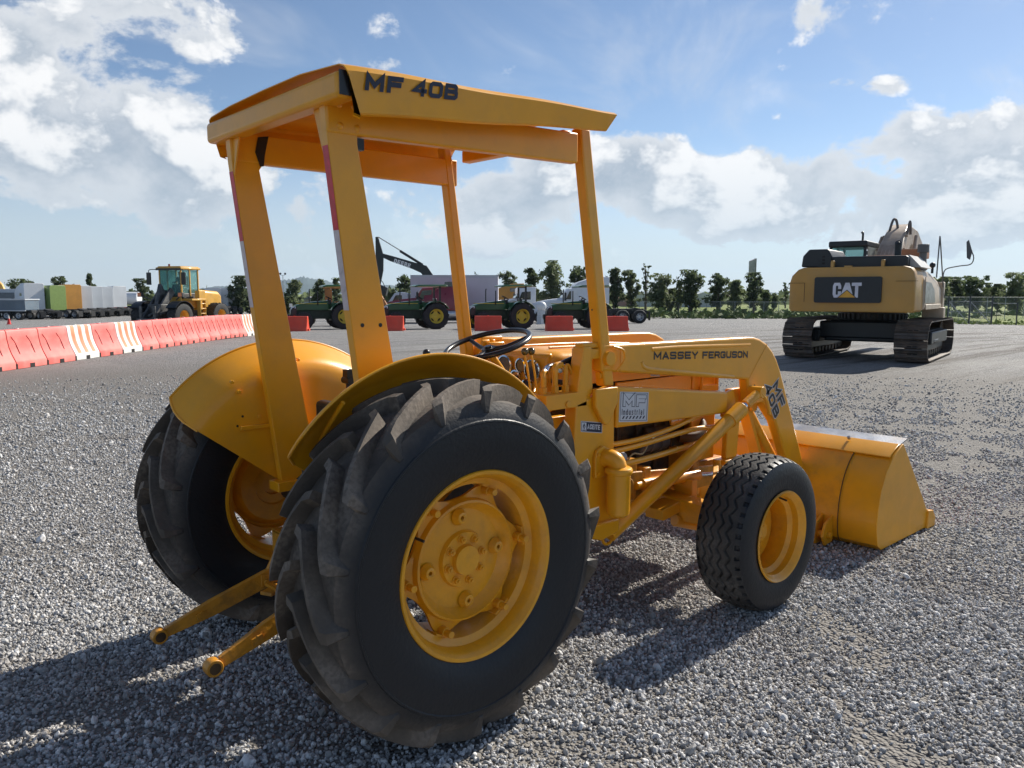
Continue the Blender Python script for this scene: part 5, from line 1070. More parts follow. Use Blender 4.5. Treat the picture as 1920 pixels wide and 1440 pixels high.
# dump truck, tanker, mixer at far left
BG = M('blue_grey_paint', (.12, .17, .22), .5, 0, .15, .5, dirt=(.2, .2, .2), damt=.4)
x, y, z = put(66, 91); t = thing('dump_truck', 'blue grey dump truck body at the left edge of the photo', 'truck', (x, y, z), PL-R(4))
b = B(); b.loop([[(xx, -1.2, 1.15), (xx, -1.25, 2.35), (xx, 1.25, 2.35), (xx, 1.2, 1.15)] for xx in (.1, 5.2)]); bd = b.obj('dump_body', BG, t, bevel=.04)
b = B(); b.box(.05, 5.25, 1.22, 1.30, 2.28, 2.42); b.box(.05, 5.25, -1.30, -1.22, 2.28, 2.42); b.box(.02, .10, -1.3, 1.3, 2.28, 2.42); b.box(.05, 5.25, 1.18, 1.26, 1.02, 1.14); b.obj('body_rail', PGR, bd, bevel=.01)
b = B(); b.box(-.1, 8.2, -.45, .45, .8, 1.1); b.box(5.5, 8.0, -1.1, 1.1, 1.0, 2.7); b.obj('chassis', CHAS, t, bevel=.03)
for xx in (1.0, 2.45, 3.9):
    for s in (-1, 1): bgwheel(t, (xx, s*.95, .52), .52, .5, .30, PGR, 0, s, 'rear_wheel', holes=5)
x, y, z = put(52, 99); t = thing('passenger_van', 'silver van roof showing above the dump truck body', 'van', (x, y, z), PL)
b = B(); b.loop([[(xx, -.95, .5), (xx, -1.0, 1.6), (xx, -.8, zt), (xx, .8, zt), (xx, 1.0, 1.6), (xx, .95, .5)] for xx, zt in ((-.1, 3.1), (.2, 3.4), (3.0, 3.4), (4.0, 3.0), (4.7, 1.9))]); b.v = [(a, c, d+.2) for a, c, d in b.v]; vb = b.obj('van_body', PGR, t, bevel=.05)
b = B()
for s in (-1, 1): b.box(.4, 3.2, min(s*.88, s*.98), max(s*.88, s*.98), 2.45, 3.15)
b.obj('side_window', M('grey_glass', (.12, .15, .18), .15), vb)
for xx in (.7, 3.7):
    for s in (-1, 1): bgwheel(t, (xx, s*.85, .42), .42, .25, .22, ALU, 0, s, 'wheel')
x, y, z = put(246, 122); t = thing('tanker_truck', 'white round tanker body with a blue panel, left of the wheel loader', 'truck', (x, y, z), PL)
b = B(); b.cyl((-1.6, 0, 2.3), (1.6, 0, 2.3), 1.0, n=24); b.obj('tank_shell', WHT, t, bevel=.08); b = B(); b.box(.2, 1.2, 1.0, 1.1, 1.0, 2.6); b.obj('blue_panel', M('blue_paint', (.02, .035, .18), .4), t); b = B(); b.box(-3, 2.2, -.5, .5, .8, 1.2); b.obj('chassis', CHAS, t)
for xx in (-2.2, -.9, 1.6):
    for s in (-1, 1): bgwheel(t, (xx, s*.95, .52), .52, .5, .30, CHAS, 0, s, 'wheel')
# traffic cone
CON = M('cone_red', (.70, .04, .03), .5); x, y, z = put(19, 66); t = thing('traffic_cone', 'red traffic cone with a white tip on the open gravel', 'cone', (x, y, z)); b = B(); b.box(-.19, .19, -.19, .19, 0, .03); b.lathe([(.15, .03), (.085, .42), (.045, .66)], 20, ax='z'); co = b.obj('cone_body', CON, t); b = B(); b.lathe([(.072, .50), (.046, .665), (.035, .74), (.0001, .745)], 20, ax='z'); b.obj('white_band', WPL, co)

# ---- wheel loader coming towards us
LY = M('loader_yellow', (.72, .39, .06), .4, 0, .1, 2, coat=.2, dirt=(.4, .28, .14), damt=.3); LGR = M('loader_grey', (.045, .048, .052), .5, 0, .2, dirt=(.35, .33, .3), damt=.35, dsc=3); TINT = glass('tinted_glass', (.30, .52, .49), .03, .72)
x, y, z = put(306, 41.0); lr = YAW+PI-R(-0)+R(-24); lr = YAW+PI-R(17)
t = thing('wheel_loader', 'yellow articulated wheel loader with a glass cab, no bucket, behind the red barriers', 'loader', (x, y, z), lr)
for xx in (0, -3.0):
    for s in (-1, 1): bgwheel(t, (xx, s*1.12, .70), .70, .62, .33, LY, 20, s, 'front_wheel' if xx == 0 else 'rear_wheel')
b = B(); b.box(-.7, .55, -.42, .42, .55, 1.35); b.box(-3.6, -.9, -.45, .45, .55, 1.1); b.obj('frame', LGR, t, bevel=.04)
b = B(); b.box(-1.9, -.75, -.62, .62, 1.10, 1.72); b.box(-2.1, -1.9, -.9, .9, 1.0, 1.6); b.loop([[(xx, -.72, 1.0), (xx, -.72, zt-.12), (xx, -.6, zt), (xx, .6, zt), (xx, .72, zt-.12), (xx, .72, 1.0)] for xx, zt in ((-3.9, 1.85), (-3.7, 2.02), (-2.05, 2.12))]); b.box(-4.3, -3.9, -.75, .75, .6, 1.15); bd = b.obj('engine_hood', LY, t, bevel=.05)
b = B(); b.box(-2.0, -.85, .60, 1.22, 1.52, 1.62); b.box(-2.0, -.85, -1.22, -.60, 1.52, 1.62); b.box(-1.95, -1.45, .92, 1.2, 1.6, 2.05)
for k in range(4): b.box(-1.9, -1.5, 1.0, 1.25, .55+.26*k, .60+.26*k)
b.box(-1.93, -1.89, 1.02, 1.24, .5, 1.55); b.box(-1.51, -1.47, 1.02, 1.24, .5, 1.55); b.obj('steps', LY, t, bevel=.02)
b = B(); b.box(-2.05, -.80, -.72, .72, 1.62, 1.92); cbn = b.obj('cab_base', LGR, t, bevel=.04)
b = B()
for xx, yy in ((-.74, -.68), (-.74, .68), (-1.35, -.72), (-1.35, .72), (-2.02, -.70), (-2.02, .70)): b.box(xx-.035, xx+.035, yy-.035, yy+.035, 1.75, 3.18)
b.obj('cab_pillar', LY, cbn, bevel=.01)
b = B(); b.box(-2.15, -.60, -.80, .80, 3.16, 3.27); b.loop([[(xx, -.76, 3.27), (xx, -.70, 3.33), (xx, .70, 3.33), (xx, .76, 3.27)] for xx in (-2.1, -.66)]); rf_ = b.obj('cab_roof', LY, cbn, bevel=.03); b = B(); b.box(-.66, -.58, -.78, .78, 3.12, 3.22); b.obj('roof_trim', BLK, rf_)
b = B(); b.box(-.73, -.72, -.65, .65, 1.80, 3.14); b.obj('windscreen', TINT, cbn)
for s in (-1, 1):
    b = B(); b.box(-2.0, -.76, s*.69-.005, s*.69+.005, 1.9, 3.14); b.obj('side_window', TINT, cbn)
    b = B(); b.tube([(-.62, s*.72, 3.16), (-.45, s*1.05, 3.14), (-.42, s*1.1, 3.0)], .022, 8); b.box(-.47, -.38, s*1.1-.12, s*1.1+.12, 2.35, 3.0); b.obj('mirror', BLK, t, bevel=.04)
    b = B(); b.tube([(-.2, s*.75, 1.55), (-.05, s*1.1, 1.72), (.0, s*1.25, 1.80)], .03); b.box(-.05, .12, s*1.28-.14, s*1.28+.14, 1.72, 1.95); lt_ = b.obj('work_lamp', LGR, t, bevel=.02); b = B(); b.box(.12, .14, s*1.28-.11, s*1.28+.11, 1.74, 1.93); b.obj('lamp_lens', M('amber_lens', (.8, .25, .1), .2), lt_)
    b = B(); b.lathe([(.80, -.32), (.82, .32), (.79, .32), (.77, -.32)], 12, c=(0, s*1.12, .70), a0=R(35), a1=R(150), close=True); b.obj('mudguard', BLK, t)
    b = B(); b.hexa([(-.60, s*.40, 1.95), (-.30, s*.40, 2.20), (1.15, s*.40, .55), (.95, s*.40, .30)], [(-.60, s*.28, 1.95), (-.30, s*.28, 2.20), (1.15, s*.28, .55), (.95, s*.28, .30)]); b.cyl((-.3, s*.5, 1.0), (.75, s*.5, .85), .09); b.obj('lift_arm', LGR, t, bevel=.02)
b = B(); b.cyl((-.70, 0, 3.33), (-.70, 0, 3.44), .05, n=12); b.obj('beacon', M('beacon_red', (.25, .03, .02), .3), t)
b = B(); b.hexa([(-.2, -.12, 1.95), (.05, -.12, 2.40), (.55, -.12, .95), (.35, -.12, .75)], [(-.2, .12, 1.95), (.05, .12, 2.40), (.55, .12, .95), (.35, .12, .75)]); b.cyl((-.55, 0, 1.95), (.02, 0, 2.02), .10); b.cyl((.45, 0, .9), (.95, 0, .75), .07); b.obj('tilt_linkage', LGR, t, bevel=.02)
b = B(); b.box(.95, 1.15, -.62, .62, .22, .62); b.box(.98, 1.06, -.50, -.35, .5, 1.25); b.box(.98, 1.06, .35, .50, .5, 1.25); b.cyl((1.1, -.70, .40), (1.1, .70, .40), .11, n=16); b.obj('quick_coupler', LGR, t, bevel=.02)
b = B(); b.box(-1.75, -1.35, -.25, .25, 1.95, 2.25); b.box(-1.85, -1.70, -.24, .24, 2.2, 2.85); b.obj('operator_seat', BLK, t, bevel=.05)
b = B(); b.tube([(-.95, 0, 1.92), (-1.05, 0, 2.35)], .04, smooth=0); b.lathe([(.19, 0), (.21, .01), (.22, 0), (.21, -.01)], 20, c=(-1.07, 0, 2.38), ax='z', close=True); b.obj('steering_wheel', BLK, t)
# its driver
def skin_fig(name, nodes, edges, mat, parent, sub=2):
    me = bpy.data.meshes.new(name); me.from_pydata([n_[0] for n_ in nodes], edges, []); me.materials.append(mat)
    o = bpy.data.objects.new(name, me); SC.collection.objects.link(o); o.parent = parent
    bm = bmesh.new(); bm.from_mesh(me); L = bm.verts.layers.skin.verify(); bm.verts.ensure_lookup_table()
    for v, n_ in zip(bm.verts, nodes): v[L].radius = n_[1] if isinstance(n_[1], tuple) else (n_[1], n_[1]); v[L].use_root = (v.index == 0)
    bm.to_mesh(me); bm.free(); o.modifiers.new('skin', 'SKIN'); s_ = o.modifiers.new('sub', 'SUBSURF'); s_.levels = sub; s_.render_levels = sub; return o
mw = Matrix.Translation((x, y, z)) @ Matrix.Rotation(lr, 4, 'Z'); q = mw @ Vector((-1.55, 0, 2.24)); per = thing('person', 'driver in a tan shirt seated inside the wheel loader cab', 'person', q, lr)
SKIN = M('skin', (.35, .19, .12), .5); SHIRT = M('tan_shirt', (.30, .24, .17), .8); TROU = M('dark_trousers', (.03, .035, .05), .8)
nd = [((0, 0, .08), (.13, .17)), ((.02, 0, .30), (.12, .16)), ((.03, 0, .47), (.12, .18)), ((.04, 0, .56), .055), ((.06, 0, .62), .06), ((.07, 0, .72), (.085, .075)), ((.07, 0, .80), .07),
      ((.04, .20, .48), .055), ((.10, .25, .28), .045), ((.34, .20, .22), .035), ((.43, .17, .24), .03), ((.04, -.20, .48), .055), ((.10, -.25, .28), .045), ((.34, -.20, .22), .035), ((.43, -.17, .24), .03),
      ((.10, .10, .06), .085), ((.46, .13, .07), .065), ((.52, .13, -.28), .045), ((.60, .13, -.32), .035), ((.10, -.10, .06), .085), ((.46, -.13, .07), .065), ((.52, -.13, -.28), .045), ((.60, -.13, -.32), .035)]
skin_fig('body', nd, [(0, 1), (1, 2), (2, 3), (3, 4), (4, 5), (5, 6), (2, 7), (7, 8), (8, 9), (9, 10), (2, 11), (11, 12), (12, 13), (13, 14), (0, 15), (15, 16), (16, 17), (17, 18), (0, 19), (19, 20), (20, 21), (21, 22)], SKIN, per)
skin_fig('shirt', [((0, 0, .08), (.14, .18)), ((.02, 0, .30), (.13, .17)), ((.03, 0, .47), (.13, .19)), ((.04, 0, .54), .07), ((.04, .20, .48), .065), ((.08, .24, .34), .055), ((.04, -.20, .48), .065), ((.08, -.24, .34), .055)], [(0, 1), (1, 2), (2, 3), (2, 4), (4, 5), (2, 6), (6, 7)], SHIRT, per)
skin_fig('trousers', [((0, 0, .05), (.13, .17)), ((.10, .10, .06), .095), ((.46, .13, .07), .075), ((.52, .13, -.24), .055), ((.10, -.10, .06), .095), ((.46, -.13, .07), .075), ((.52, -.13, -.24), .055)], [(0, 1), (1, 2), (2, 3), (0, 4), (4, 5), (5, 6)], TROU, per)
b = B(); b.ball((.065, 0, .755), .098, 10, (1.02, .9, .85)); b.obj('hair', M('dark_hair', (.02, .015, .01), .7), per)

# ---- long reach machine behind the box truck, other excavator and backhoe
DK = M('dark_boom_paint', (.012, .018, .02), .4, 0, .2); DOR = M('backhoe_orange', (.42, .16, .04), .5, 0, .15, 2, dirt=(.2, .1, .04), damt=.4)
def excavator_far(label, loc, rz, paint, bpaint, boom, stick, word=None, bucket=True):
    t = thing('excavator', label, 'excavator', loc, rz)
    for s in (-1, 1):
        b = B(); b.prism([(-1.7, .1), (-2.0, .45), (-1.8, .85), (1.8, .85), (2.0, .45), (1.7, .1), (1.5, 0), (-1.5, 0)], min(s*.9, s*1.4), max(s*.9, s*1.4)); b.obj('track', CHAS, t, bevel=.05)
    b = B(); b.box(-2.4, 1.4, -1.3, 1.3, 1.05, 2.1); b.cyl((0, 0, .7), (0, 0, 1.06), .8); b.obj('house', paint, t, bevel=.1)
    b = B(); b.box(.2, 1.7, .35, 1.3, 1.2, 2.9); c = b.obj('cab', BLK, t, bevel=.06); b = B(); b.box(.3, 1.6, 1.30, 1.31, 1.9, 2.8); b.obj('window', GLS, c)
    bb = B(); n = len(boom); up_ = []; lo = []
    for i, (px_, pz_, w) in enumerate(boom):
        a = boom[max(i-1, 0)]; c_ = boom[min(i+1, n-1)]; d = Vector((c_[0]-a[0], c_[1]-a[1])).normalized(); nn = Vector((-d.y, d.x)); up_.append((px_+nn.x*w, pz_+nn.y*w)); lo.append((px_-nn.x*w, pz_-nn.y*w))
    for i in range(n-1): bb.hexa([(up_[i][0], -.2, up_[i][1]), (up_[i+1][0], -.2, up_[i+1][1]), (lo[i+1][0], -.2, lo[i+1][1]), (lo[i][0], -.2, lo[i][1])], [(up_[i][0], .2, up_[i][1]), (up_[i+1][0], .2, up_[i+1][1]), (lo[i+1][0], .2, lo[i+1][1]), (lo[i][0], .2, lo[i][1])])
    bo = bb.obj('boom', bpaint, t, smooth=False)
    b = B(); b.prism(stick, -.17, .17); b.obj('stick', bpaint, t, bevel=.03)
    k0, k1 = boom[n//2-1], boom[-1]; sp0 = stick[1]
    b = B(); b.cyl((k0[0]+.1, 0, k0[1]+k0[2]-.02), ((k0[0]+sp0[0])/2+.1, 0, (k0[1]+k0[2]-.02+sp0[1])/2), .13); cy = b.obj('arm_cylinder', bpaint, t); b = B(); b.cyl(((k0[0]+sp0[0])/2, 0, (k0[1]+k0[2]-.02+sp0[1])/2), (sp0[0], 0, sp0[1]), .05); b.obj('piston_rod', STEEL, cy)
    if word:
        x0, z0, x1, z1, h = word[1:]; w_ = B(); d = Vector((x1-x0, 0, z1-z0)); L_ = d.length; wd = L_/(textw(word[0], 1, .25)); strokes(w_, word[0], wd, h, h*.24, (x0, .202, z0), d, (-d.z, 0, d.x) if d.x > 0 else (d.z, 0, -d.x), (0, 1, 0), gap=.25); w_.obj('lettering', WHT, bo, smooth=False)
    if bucket: b = B(); q = stick[3]; b.prism([(q[0]-.2, q[1]), (q[0]+.2, q[1]+.1), (q[0]-.2, q[1]-.9), (q[0]-1.0, q[1]-1.2), (q[0]-1.2, q[1]-.4)], -.55, .55); b.obj('bucket', bpaint, t, bevel=.05)
    return t
# heading to the left of the view; its left side (+y) faces the camera
excavator_far('dark excavator with its boom reaching over the white box truck', put(845, 78), PL, DK, DK,
   [(.9, 2.0, .30), (1.8, 3.9, .40), (2.6, 5.0, .45), (3.6, 5.35, .34), (5.8, 6.05, .27), (6.9, 6.45, .16)],
   [(6.55, 6.35), (7.05, 8.15), (7.30, 8.15), (7.35, 3.6), (6.9, 3.5), (6.6, 4.9)], ('DEERE', 5.55, 5.66, 3.95, 5.14, .40))
excavator_far('yellow excavator arm tip showing at the left edge of the photo', put(-60, 100), PL+PI, LY, LY, [(.9, 2.0, .30), (2.0, 3.6, .4), (3.4, 4.5, .35), (4.6, 3.8, .3)], [(4.2, 4.3), (4.5, 4.6), (4.9, 4.2), (5.6, 2.4), (5.2, 2.3)])
x, y, z = put(640, 50); t = thing('backhoe_loader', 'rusty orange backhoe behind the leftmost green tractor', 'backhoe', (x, y, z), PL)
b = B(); b.box(-.6, .9, -.6, .6, 1.0, 1.5); b.box(-.6, 2.4, -.4, .4, .7, 1.4); b.obj('body', DOR, t, bevel=.05)
b = B(); b.box(-.55, -.45, -.6, .6, 1.5, 2.4); b.box(.75, .85, .5, .6, 1.5, 2.4); b.box(.75, .85, -.6, -.5, 1.5, 2.4); b.box(-.6, .95, -.65, .65, 2.35, 2.5); b.box(.4, .8, .5, .62, 1.4, 2.3); b.obj('cab_frame', DOR, t, bevel=.02)
for s in (-1, 1): bgwheel(t, (0, s*.8, .65), .65, .4, .33, DOR, 16, s, 'rear_wheel'); bgwheel(t, (2.2, s*.75, .4), .4, .3, .2, DOR, 0, s, 'front_wheel')
b = B(); b.hexa([(-2.25, -.12, 2.62), (-2.0, -.12, 2.65), (-3.0, -.12, .60), (-3.3, -.12, .75)], [(-2.25, .12, 2.62), (-2.0, .12, 2.65), (-3.0, .12, .60), (-3.3, .12, .75)]); b.hexa([(-.6, -.1, 1.0), (-.6, -.1, 1.3), (-2.2, -.1, 2.7), (-2.3, -.1, 2.5)], [(-.6, .1, 1.0), (-.6, .1, 1.3), (-2.2, .1, 2.7), (-2.3, .1, 2.5)])
b.obj('backhoe_boom', DOR, t, bevel=.02); b = B(); b.tube([(-2.2, .1, 2.6), (-2.6, .14, 2.9), (-2.9, .14, 2.3), (-2.8, .12, 1.6)], .025, 8); b.obj('hydraulic_hose', HOSE, t)

# ================================================================== big tracked excavator at the right
CY = M('excavator_yellow', (.52, .28, .060), .42, 0, .06, 1.5, .02, 40, .15, (.33, .25, .14), .25, 2); CYS = M('excavator_cream', (.56, .45, .33), .4, 0, .08, 2, dirt=(.3, .22, .15), damt=.3)  # the cream puts the side panel's reflections into its paint colour
SHOE = M('track_shoe_steel', (.085, .072, .062), .55, .3, .2, 5, .2, 30, dirt=(.20, .15, .11), damt=.7, dsc=4); XBLK = M('matt_black_panel', (.014, .018, .021), .45, 0, .15)
GREYM = M('grey_tube', (.09, .095, .10), .5); pa = Vector(at(1468, 19.5)); pb = Vector(at(1738, 17.6)); mid = (pa+pb)/2; ac = pb-pa; hx = math.atan2(ac.x, -ac.y)
t = thing('tracked_excavator', 'large yellow tracked excavator seen from behind with a black logo panel', 'excavator', (mid.x, mid.y, 0), hx)
def track(s):
    y0, y1 = s*.92, s*1.62; yc = (y0+y1)/2; b = B()
    # path of the belt in x,z
    P = []; Lx, Rr, zc = 4.15, .44, .50
    for k in range(13): a = PI/2+PI*k/12; P.append((.46+Rr*math.cos(a), zc+Rr*math.sin(a)))
    P += [(x, zc-Rr) for x in np.linspace(.7, Lx-.7, 15)]
    for k in range(13): a = -PI/2+PI*k/12; P.append((Lx-.46+Rr*math.cos(a), zc+Rr*math.sin(a)))
    P += [(x, zc+Rr) for x in np.linspace(Lx-.7, .7, 15)]
    P = [Vector(p) for p in P]; seg = [0]
    for i in range(len(P)): seg.append(seg[-1]+(P[(i+1) % len(P)]-P[i]).length)
    T = seg[-1]; n = 50
    def pt(d):
        d %= T
        for i in range(len(P)):
            if seg[i] <= d <= seg[i+1]: q = (d-seg[i])/(seg[i+1]-seg[i]+1e-9); return P[i].lerp(P[(i+1) % len(P)], q)
        return P[0]
    for k in range(n):
        c = pt(T*k/n); c1 = pt(T*k/n+.02); d = (c1-c).normalized(); nn = Vector((d.y, -d.x)); h = T/n*.485
        def F(a, o): q = c+d*a+nn*o; return q
        prof = [F(-h, 0), F(-h, .022), F(-h*.85, .050), F(-h*.70, .022), F(-h*.1, .018), F(0, .036), F(h*.12, .018), F(h*.70, .020), F(h*.85, .036), F(h, .020), F(h, 0)]
        prof = [(q.x, q.y) for q in prof]; b.prism(prof, min(y0, y1), max(y0, y1))
    tr = b.obj('track', SHOE, t, smooth=False)
    g = B()
    for k in range(n):
        c = pt(T*(k+.32)/n); c1 = pt(T*(k+.32)/n+.02); d = (c1-c).normalized(); nn = Vector((d.y, -d.x)); a = math.atan2(d.y, d.x)
        for yy in ((yc-.09, yc+.03) if k % 3 else (yc-.03, yc+.10)):
            k0 = len(g.v); g.box(-.022, .022, yy-.045, yy+.045, -.005, .026); g.xf(k0, Matrix.Translation((c.x, 0, c.y)) @ Matrix.Rotation(-a, 4, 'Y') @ Matrix.Diagonal((1, 1, -1, 1)))
    g.obj('shoe_slot', SHD, tr, smooth=False)
    b = B(); b.prism([(.55, .22), (.35, .5), (.55, .72), (3.6, .72), (3.8, .5), (3.6, .22)], yc-.16, yc+.16); b.box(.9, 3.3, yc-.30, yc+.30, .40, .70); b.box(1.2, 1.9, min(s*1.2, s*1.58), max(s*1.2, s*1.58), .42, .52); b.obj('track_frame', XBLK, t, bevel=.03)
    b = B()
    for x in (.46, 3.69): b.cyl((x, yc-.12, .5), (x, yc+.12, .5), .40, n=24); b.cyl((x, yc-.2, .5), (x, yc+.2, .5), .16, n=16)
    for x in np.linspace(.95, 3.2, 8): b.cyl((x, yc-.14, .17), (x, yc+.14, .17), .10, n=14)
    b.obj('track_roller', GREASE, t, bevel=.01)
track(-1); track(1)
b = B(); b.box(.95, 3.3, -1.0, 1.0, .50, .92); b.prism([(-.9, .42), (.9, .42), (.75, .95), (-.75, .95)], 1.0, 3.2, 'x'); b.obj('undercarriage', XBLK, t, bevel=.04)
b = B(); b.cyl((2.1, 0, .90), (2.1, 0, 1.16), .78, n=40)
for k in range(36): a = 2*PI*k/36; b.cyl((2.1+.80*math.cos(a), .80*math.sin(a), .96), (2.1+.80*math.cos(a), .80*math.sin(a), 1.10), .028, n=6)
b.obj('slew_ring', XBLK, t)
b = B(); b.box(3.0, 3.35, -.62, -.38, .18, .62); b.box(3.05, 3.2, -.75, -.62, .12, .30); b.obj('hydraulic_joint', M('ochre_metal', (.42, .2, .03), .5), t, bevel=.02)
CW = [(1.40, 1.17), (1.45, 1.24), (1.455, 1.85), (1.40, 2.02), (1.24, 2.17), (1.10, 2.215), (-1.12, 2.215), (-1.24, 2.18), (-1.31, 2.08), (-1.34, 1.95), (-1.35, 1.24), (-1.30, 1.17)]
b = B(); rings = []
for x, k, kz in ((-.30, .965, .985), (-.27, .99, 1.), (-.18, 1., 1.), (.75, 1., 1.)): rings.append([(x+(.10*(abs(y)/1.45)**6), y*k, 1.69+(z-1.69)*kz) for y, z in CW])
b.loop(rings); cw = b.obj('counterweight', CY, t, bevel=.02, ang=45)
b = B(); q = .055; P = [(.79, 1.40), (.79, 1.95)] ; 
def rrect(y0, y1, z0, z1, r, n=5):
    P = []
    for cy_, cz_, a0 in ((y1-r, z1-r, 0), (y0+r, z1-r, 90), (y0+r, z0+r, 180), (y1-r, z0+r, 270)):
        for k in range(n+1): a = R(a0+90*k/n); P.append((cy_+r*math.cos(a), cz_+r*math.sin(a)))
    return P
b.prism(rrect(-.66, .82, 1.385, 1.985, .05), -.306, -.25, 'x'); lp = b.obj('logo_panel', XBLK, cw)
yr = lambda fy: .82-fy*1.48
w_ = B(); xo = -.3075; z0, hgt = 1.505, .345; y_ = .395
strokes(w_, 'C', .185, hgt, .068, (xo, y_, z0), (0, -1, 0), (0, 0, 1), (-1, 0, 0)); 
A_ = [(.155, 0), (.225, 0), (.30, .345), (.345, .345), (.42, 0)]
w_.add([(xo, y_-.19-a, z0+c) for a, c in ((.0, .09), (.085, hgt), (.175, hgt), (.255, .06), (.21, .06), (.155, .13), (.10, .13), (.03, .04))], [(0, 1, 6, 7), (1, 2, 5, 6), (2, 3, 4, 5)])
w_.add([(xo, y_-a, z0+c) for a, c in ((.415, hgt), (.63, hgt), (.63, hgt-.075), (.56, hgt-.075), (.56, 0), (.49, .0), (.49, hgt-.075), (.415, hgt-.075))], [(0, 1, 2, 3, 6, 7), (3, 4, 5, 6)])
w_.obj('lettering', M('logo_white', (.66, .66, .72), .4), lp, smooth=False)
w_ = B(); w_.add([(xo-.0015, y_-.10, z0-.006), (xo-.0015, y_-.535, z0-.006), (xo-.0015, y_-.315, z0+.185)], [(0, 1, 2)]); w_.obj('triangle_border', XBLK, lp, smooth=False)
w_ = B(); w_.add([(xo-.003, y_-.13, z0+.004), (xo-.003, y_-.505, z0+.004), (xo-.003, y_-.315, z0+.165)], [(0, 1, 2)]); w_.obj('triangle', M('logo_yellow', (.72, .36, .03), .4), lp, smooth=False)
b = B(); b.box(-.303, -.29, -1.40, -.95, 1.875, 1.883); b.box(-.303, -.29, 1.05, 1.40, 1.845, 1.853); b.box(-.303, -.29, 1.045, 1.053, 1.4, 1.845); b.obj('panel_seam', SHD, cw)
for y in (.46, -.64): b = B(); b.prism([(-.22, 2.20), (-.22, 2.33), (-.19, 2.37), (-.13, 2.37), (-.10, 2.33), (-.10, 2.20)], y-.035, y+.035); b.obj('lifting_eye', CY, cw, bevel=.01)
b = B(); b.box(-.25, -.1, .02, .18, 2.20, 2.245); b.obj('cap_plate', CY, cw)
b = B(); b.loop([[(x, -1.36, 1.22), (x, -1.38, 1.3), (x, -1.37, zt-.30), (x, -1.25, zt-.05), (x, -1.10, zt), (x, 1.15, zt), (x, 1.38, zt-.15), (x, 1.42, 1.3), (x, 1.40, 1.22)] for x, zt in ((.755, 2.20), (1.9, 2.18), (2.6, 2.10), (3.4, 1.98))]); b.obj('body_side', CYS, t, bevel=.03)
b = B(); b.box(.95, 3.3, -1.40, -1.37, 1.22, 1.34); b.box(.78, .80, -1.39, -1.37, 1.3, 2.0); b.obj('lower_ledge', CYS, t, bevel=.01); b = B(); b.prism([(.85, 1.38), (.85, 1.88), (1.6, 1.86), (2.1, 1.70), (2.35, 1.38)], -1.388, -1.374); b.obj('side_vent', M('brushed_grey', (.22, .22, .22), .35, .3, .5, 9), t)
b = B(); b.box(3.0, 3.3, -1.5, -1.0, .95, 1.25); b.box(3.35, 3.6, -1.42, -1.2, 1.0, 1.9); b.obj('front_step', CYS, t, bevel=.02)
b = B(); b.prism([(-1.12, 2.20), (-1.12, 2.42), (-1.08, 2.46), (.52, 2.47), (.52, 2.20)], .0, 1.4, 'x'); b.prism([(.53, 2.20), (.53, 2.47), (.64, 2.66), (1.08, 2.66), (1.22, 2.50), (1.25, 2.24)], .05, 1.5, 'x'); b.obj('engine_cover', XBLK, t, bevel=.03)
b = B()
for k in range(3): b.box(.045, .055, .70, .76, 2.30+.08*k, 2.34+.08*k)
b.obj('vent_slot', SHD, t)
b = B(); b.prism([(-1.36, 2.20), (-1.10, 2.48), (-1.0, 2.47), (-1.0, 2.2)], .25, 1.7, 'x'); b.obj('cover_side', M('pale_cover', (.40, .40, .38), .4), t)
b = B(); b.box(3.0, 4.55, .42, 1.38, 1.3, 2.2); b.box(2.98, 4.5, .40, 1.40, 2.85, 3.02)
for x in (3.0, 3.75, 4.42): b.box(x, x+.08, .42, .50, 2.2, 2.9); b.box(x, x+.08, 1.30, 1.38, 2.2, 2.9)
b.obj('cab', XBLK, t, bevel=.04); b = B(); b.box(3.03, 3.04, .50, 1.30, 2.3, 2.86); b.obj('cab_rear_window', TINT, t); b = B(); b.box(3.1, 4.4, .405, .415, 2.2, 2.86); b.obj('cab_side_window', M('dusty_glass', (.30, .33, .30), .25, 0, .2, 3), t)
b = B(); b.tube([(3.1, .55, 3.02), (3.1, .55, 3.22), (3.2, .60, 3.24)], .03, 8); b.obj('cab_beacon', XBLK, t, bevel=.01)
# boom rising ahead of the body, seen end on
BC = M('boom_cream', (.40, .30, .22), .45, 0, .15, 4, dirt=(.22, .14, .09), damt=.5)
b = B(); b.loop([[(x-.2, -w, z+.1), (x+.3, -w, z-.45), (x+.3, w, z-.45), (x-.2, w, z+.1)] for x, z, w in ((3.0, 1.7, .38), (3.8, 2.5, .34), (4.6, 3.16, .26), (5.3, 3.46, .22), (6.6, 3.35, .24), (8.5, 2.8, .2))]); bm_ = b.obj('boom', BC, t, bevel=.03)
for s in (-1, 1): b = B(); b.cyl((3.5, s*.54, 1.5), (4.5, s*.48, 2.75), .09, n=16); b.cyl((4.5, s*.48, 2.75), (4.95, s*.44, 3.2), .05, n=12); b.obj('boom_cylinder', BC, t)
b = B()
for k, y in enumerate((.30, .20, .10, 0, -.10)): b.tube([(3.0, y, 1.95), (3.7, y, 2.65), (4.45, y*.85, 3.20), (4.8, y*.85, 3.38)], .028, 8); 
b.obj('hydraulic_lines', CYS, bm_)
b = B(); b.box(3.9, 4.0, -.36, .38, 2.78, 2.84); b.box(4.4, 4.5, -.32, .32, 3.16, 3.22); b.obj('pipe_clamp', BC, bm_, bevel=.01)
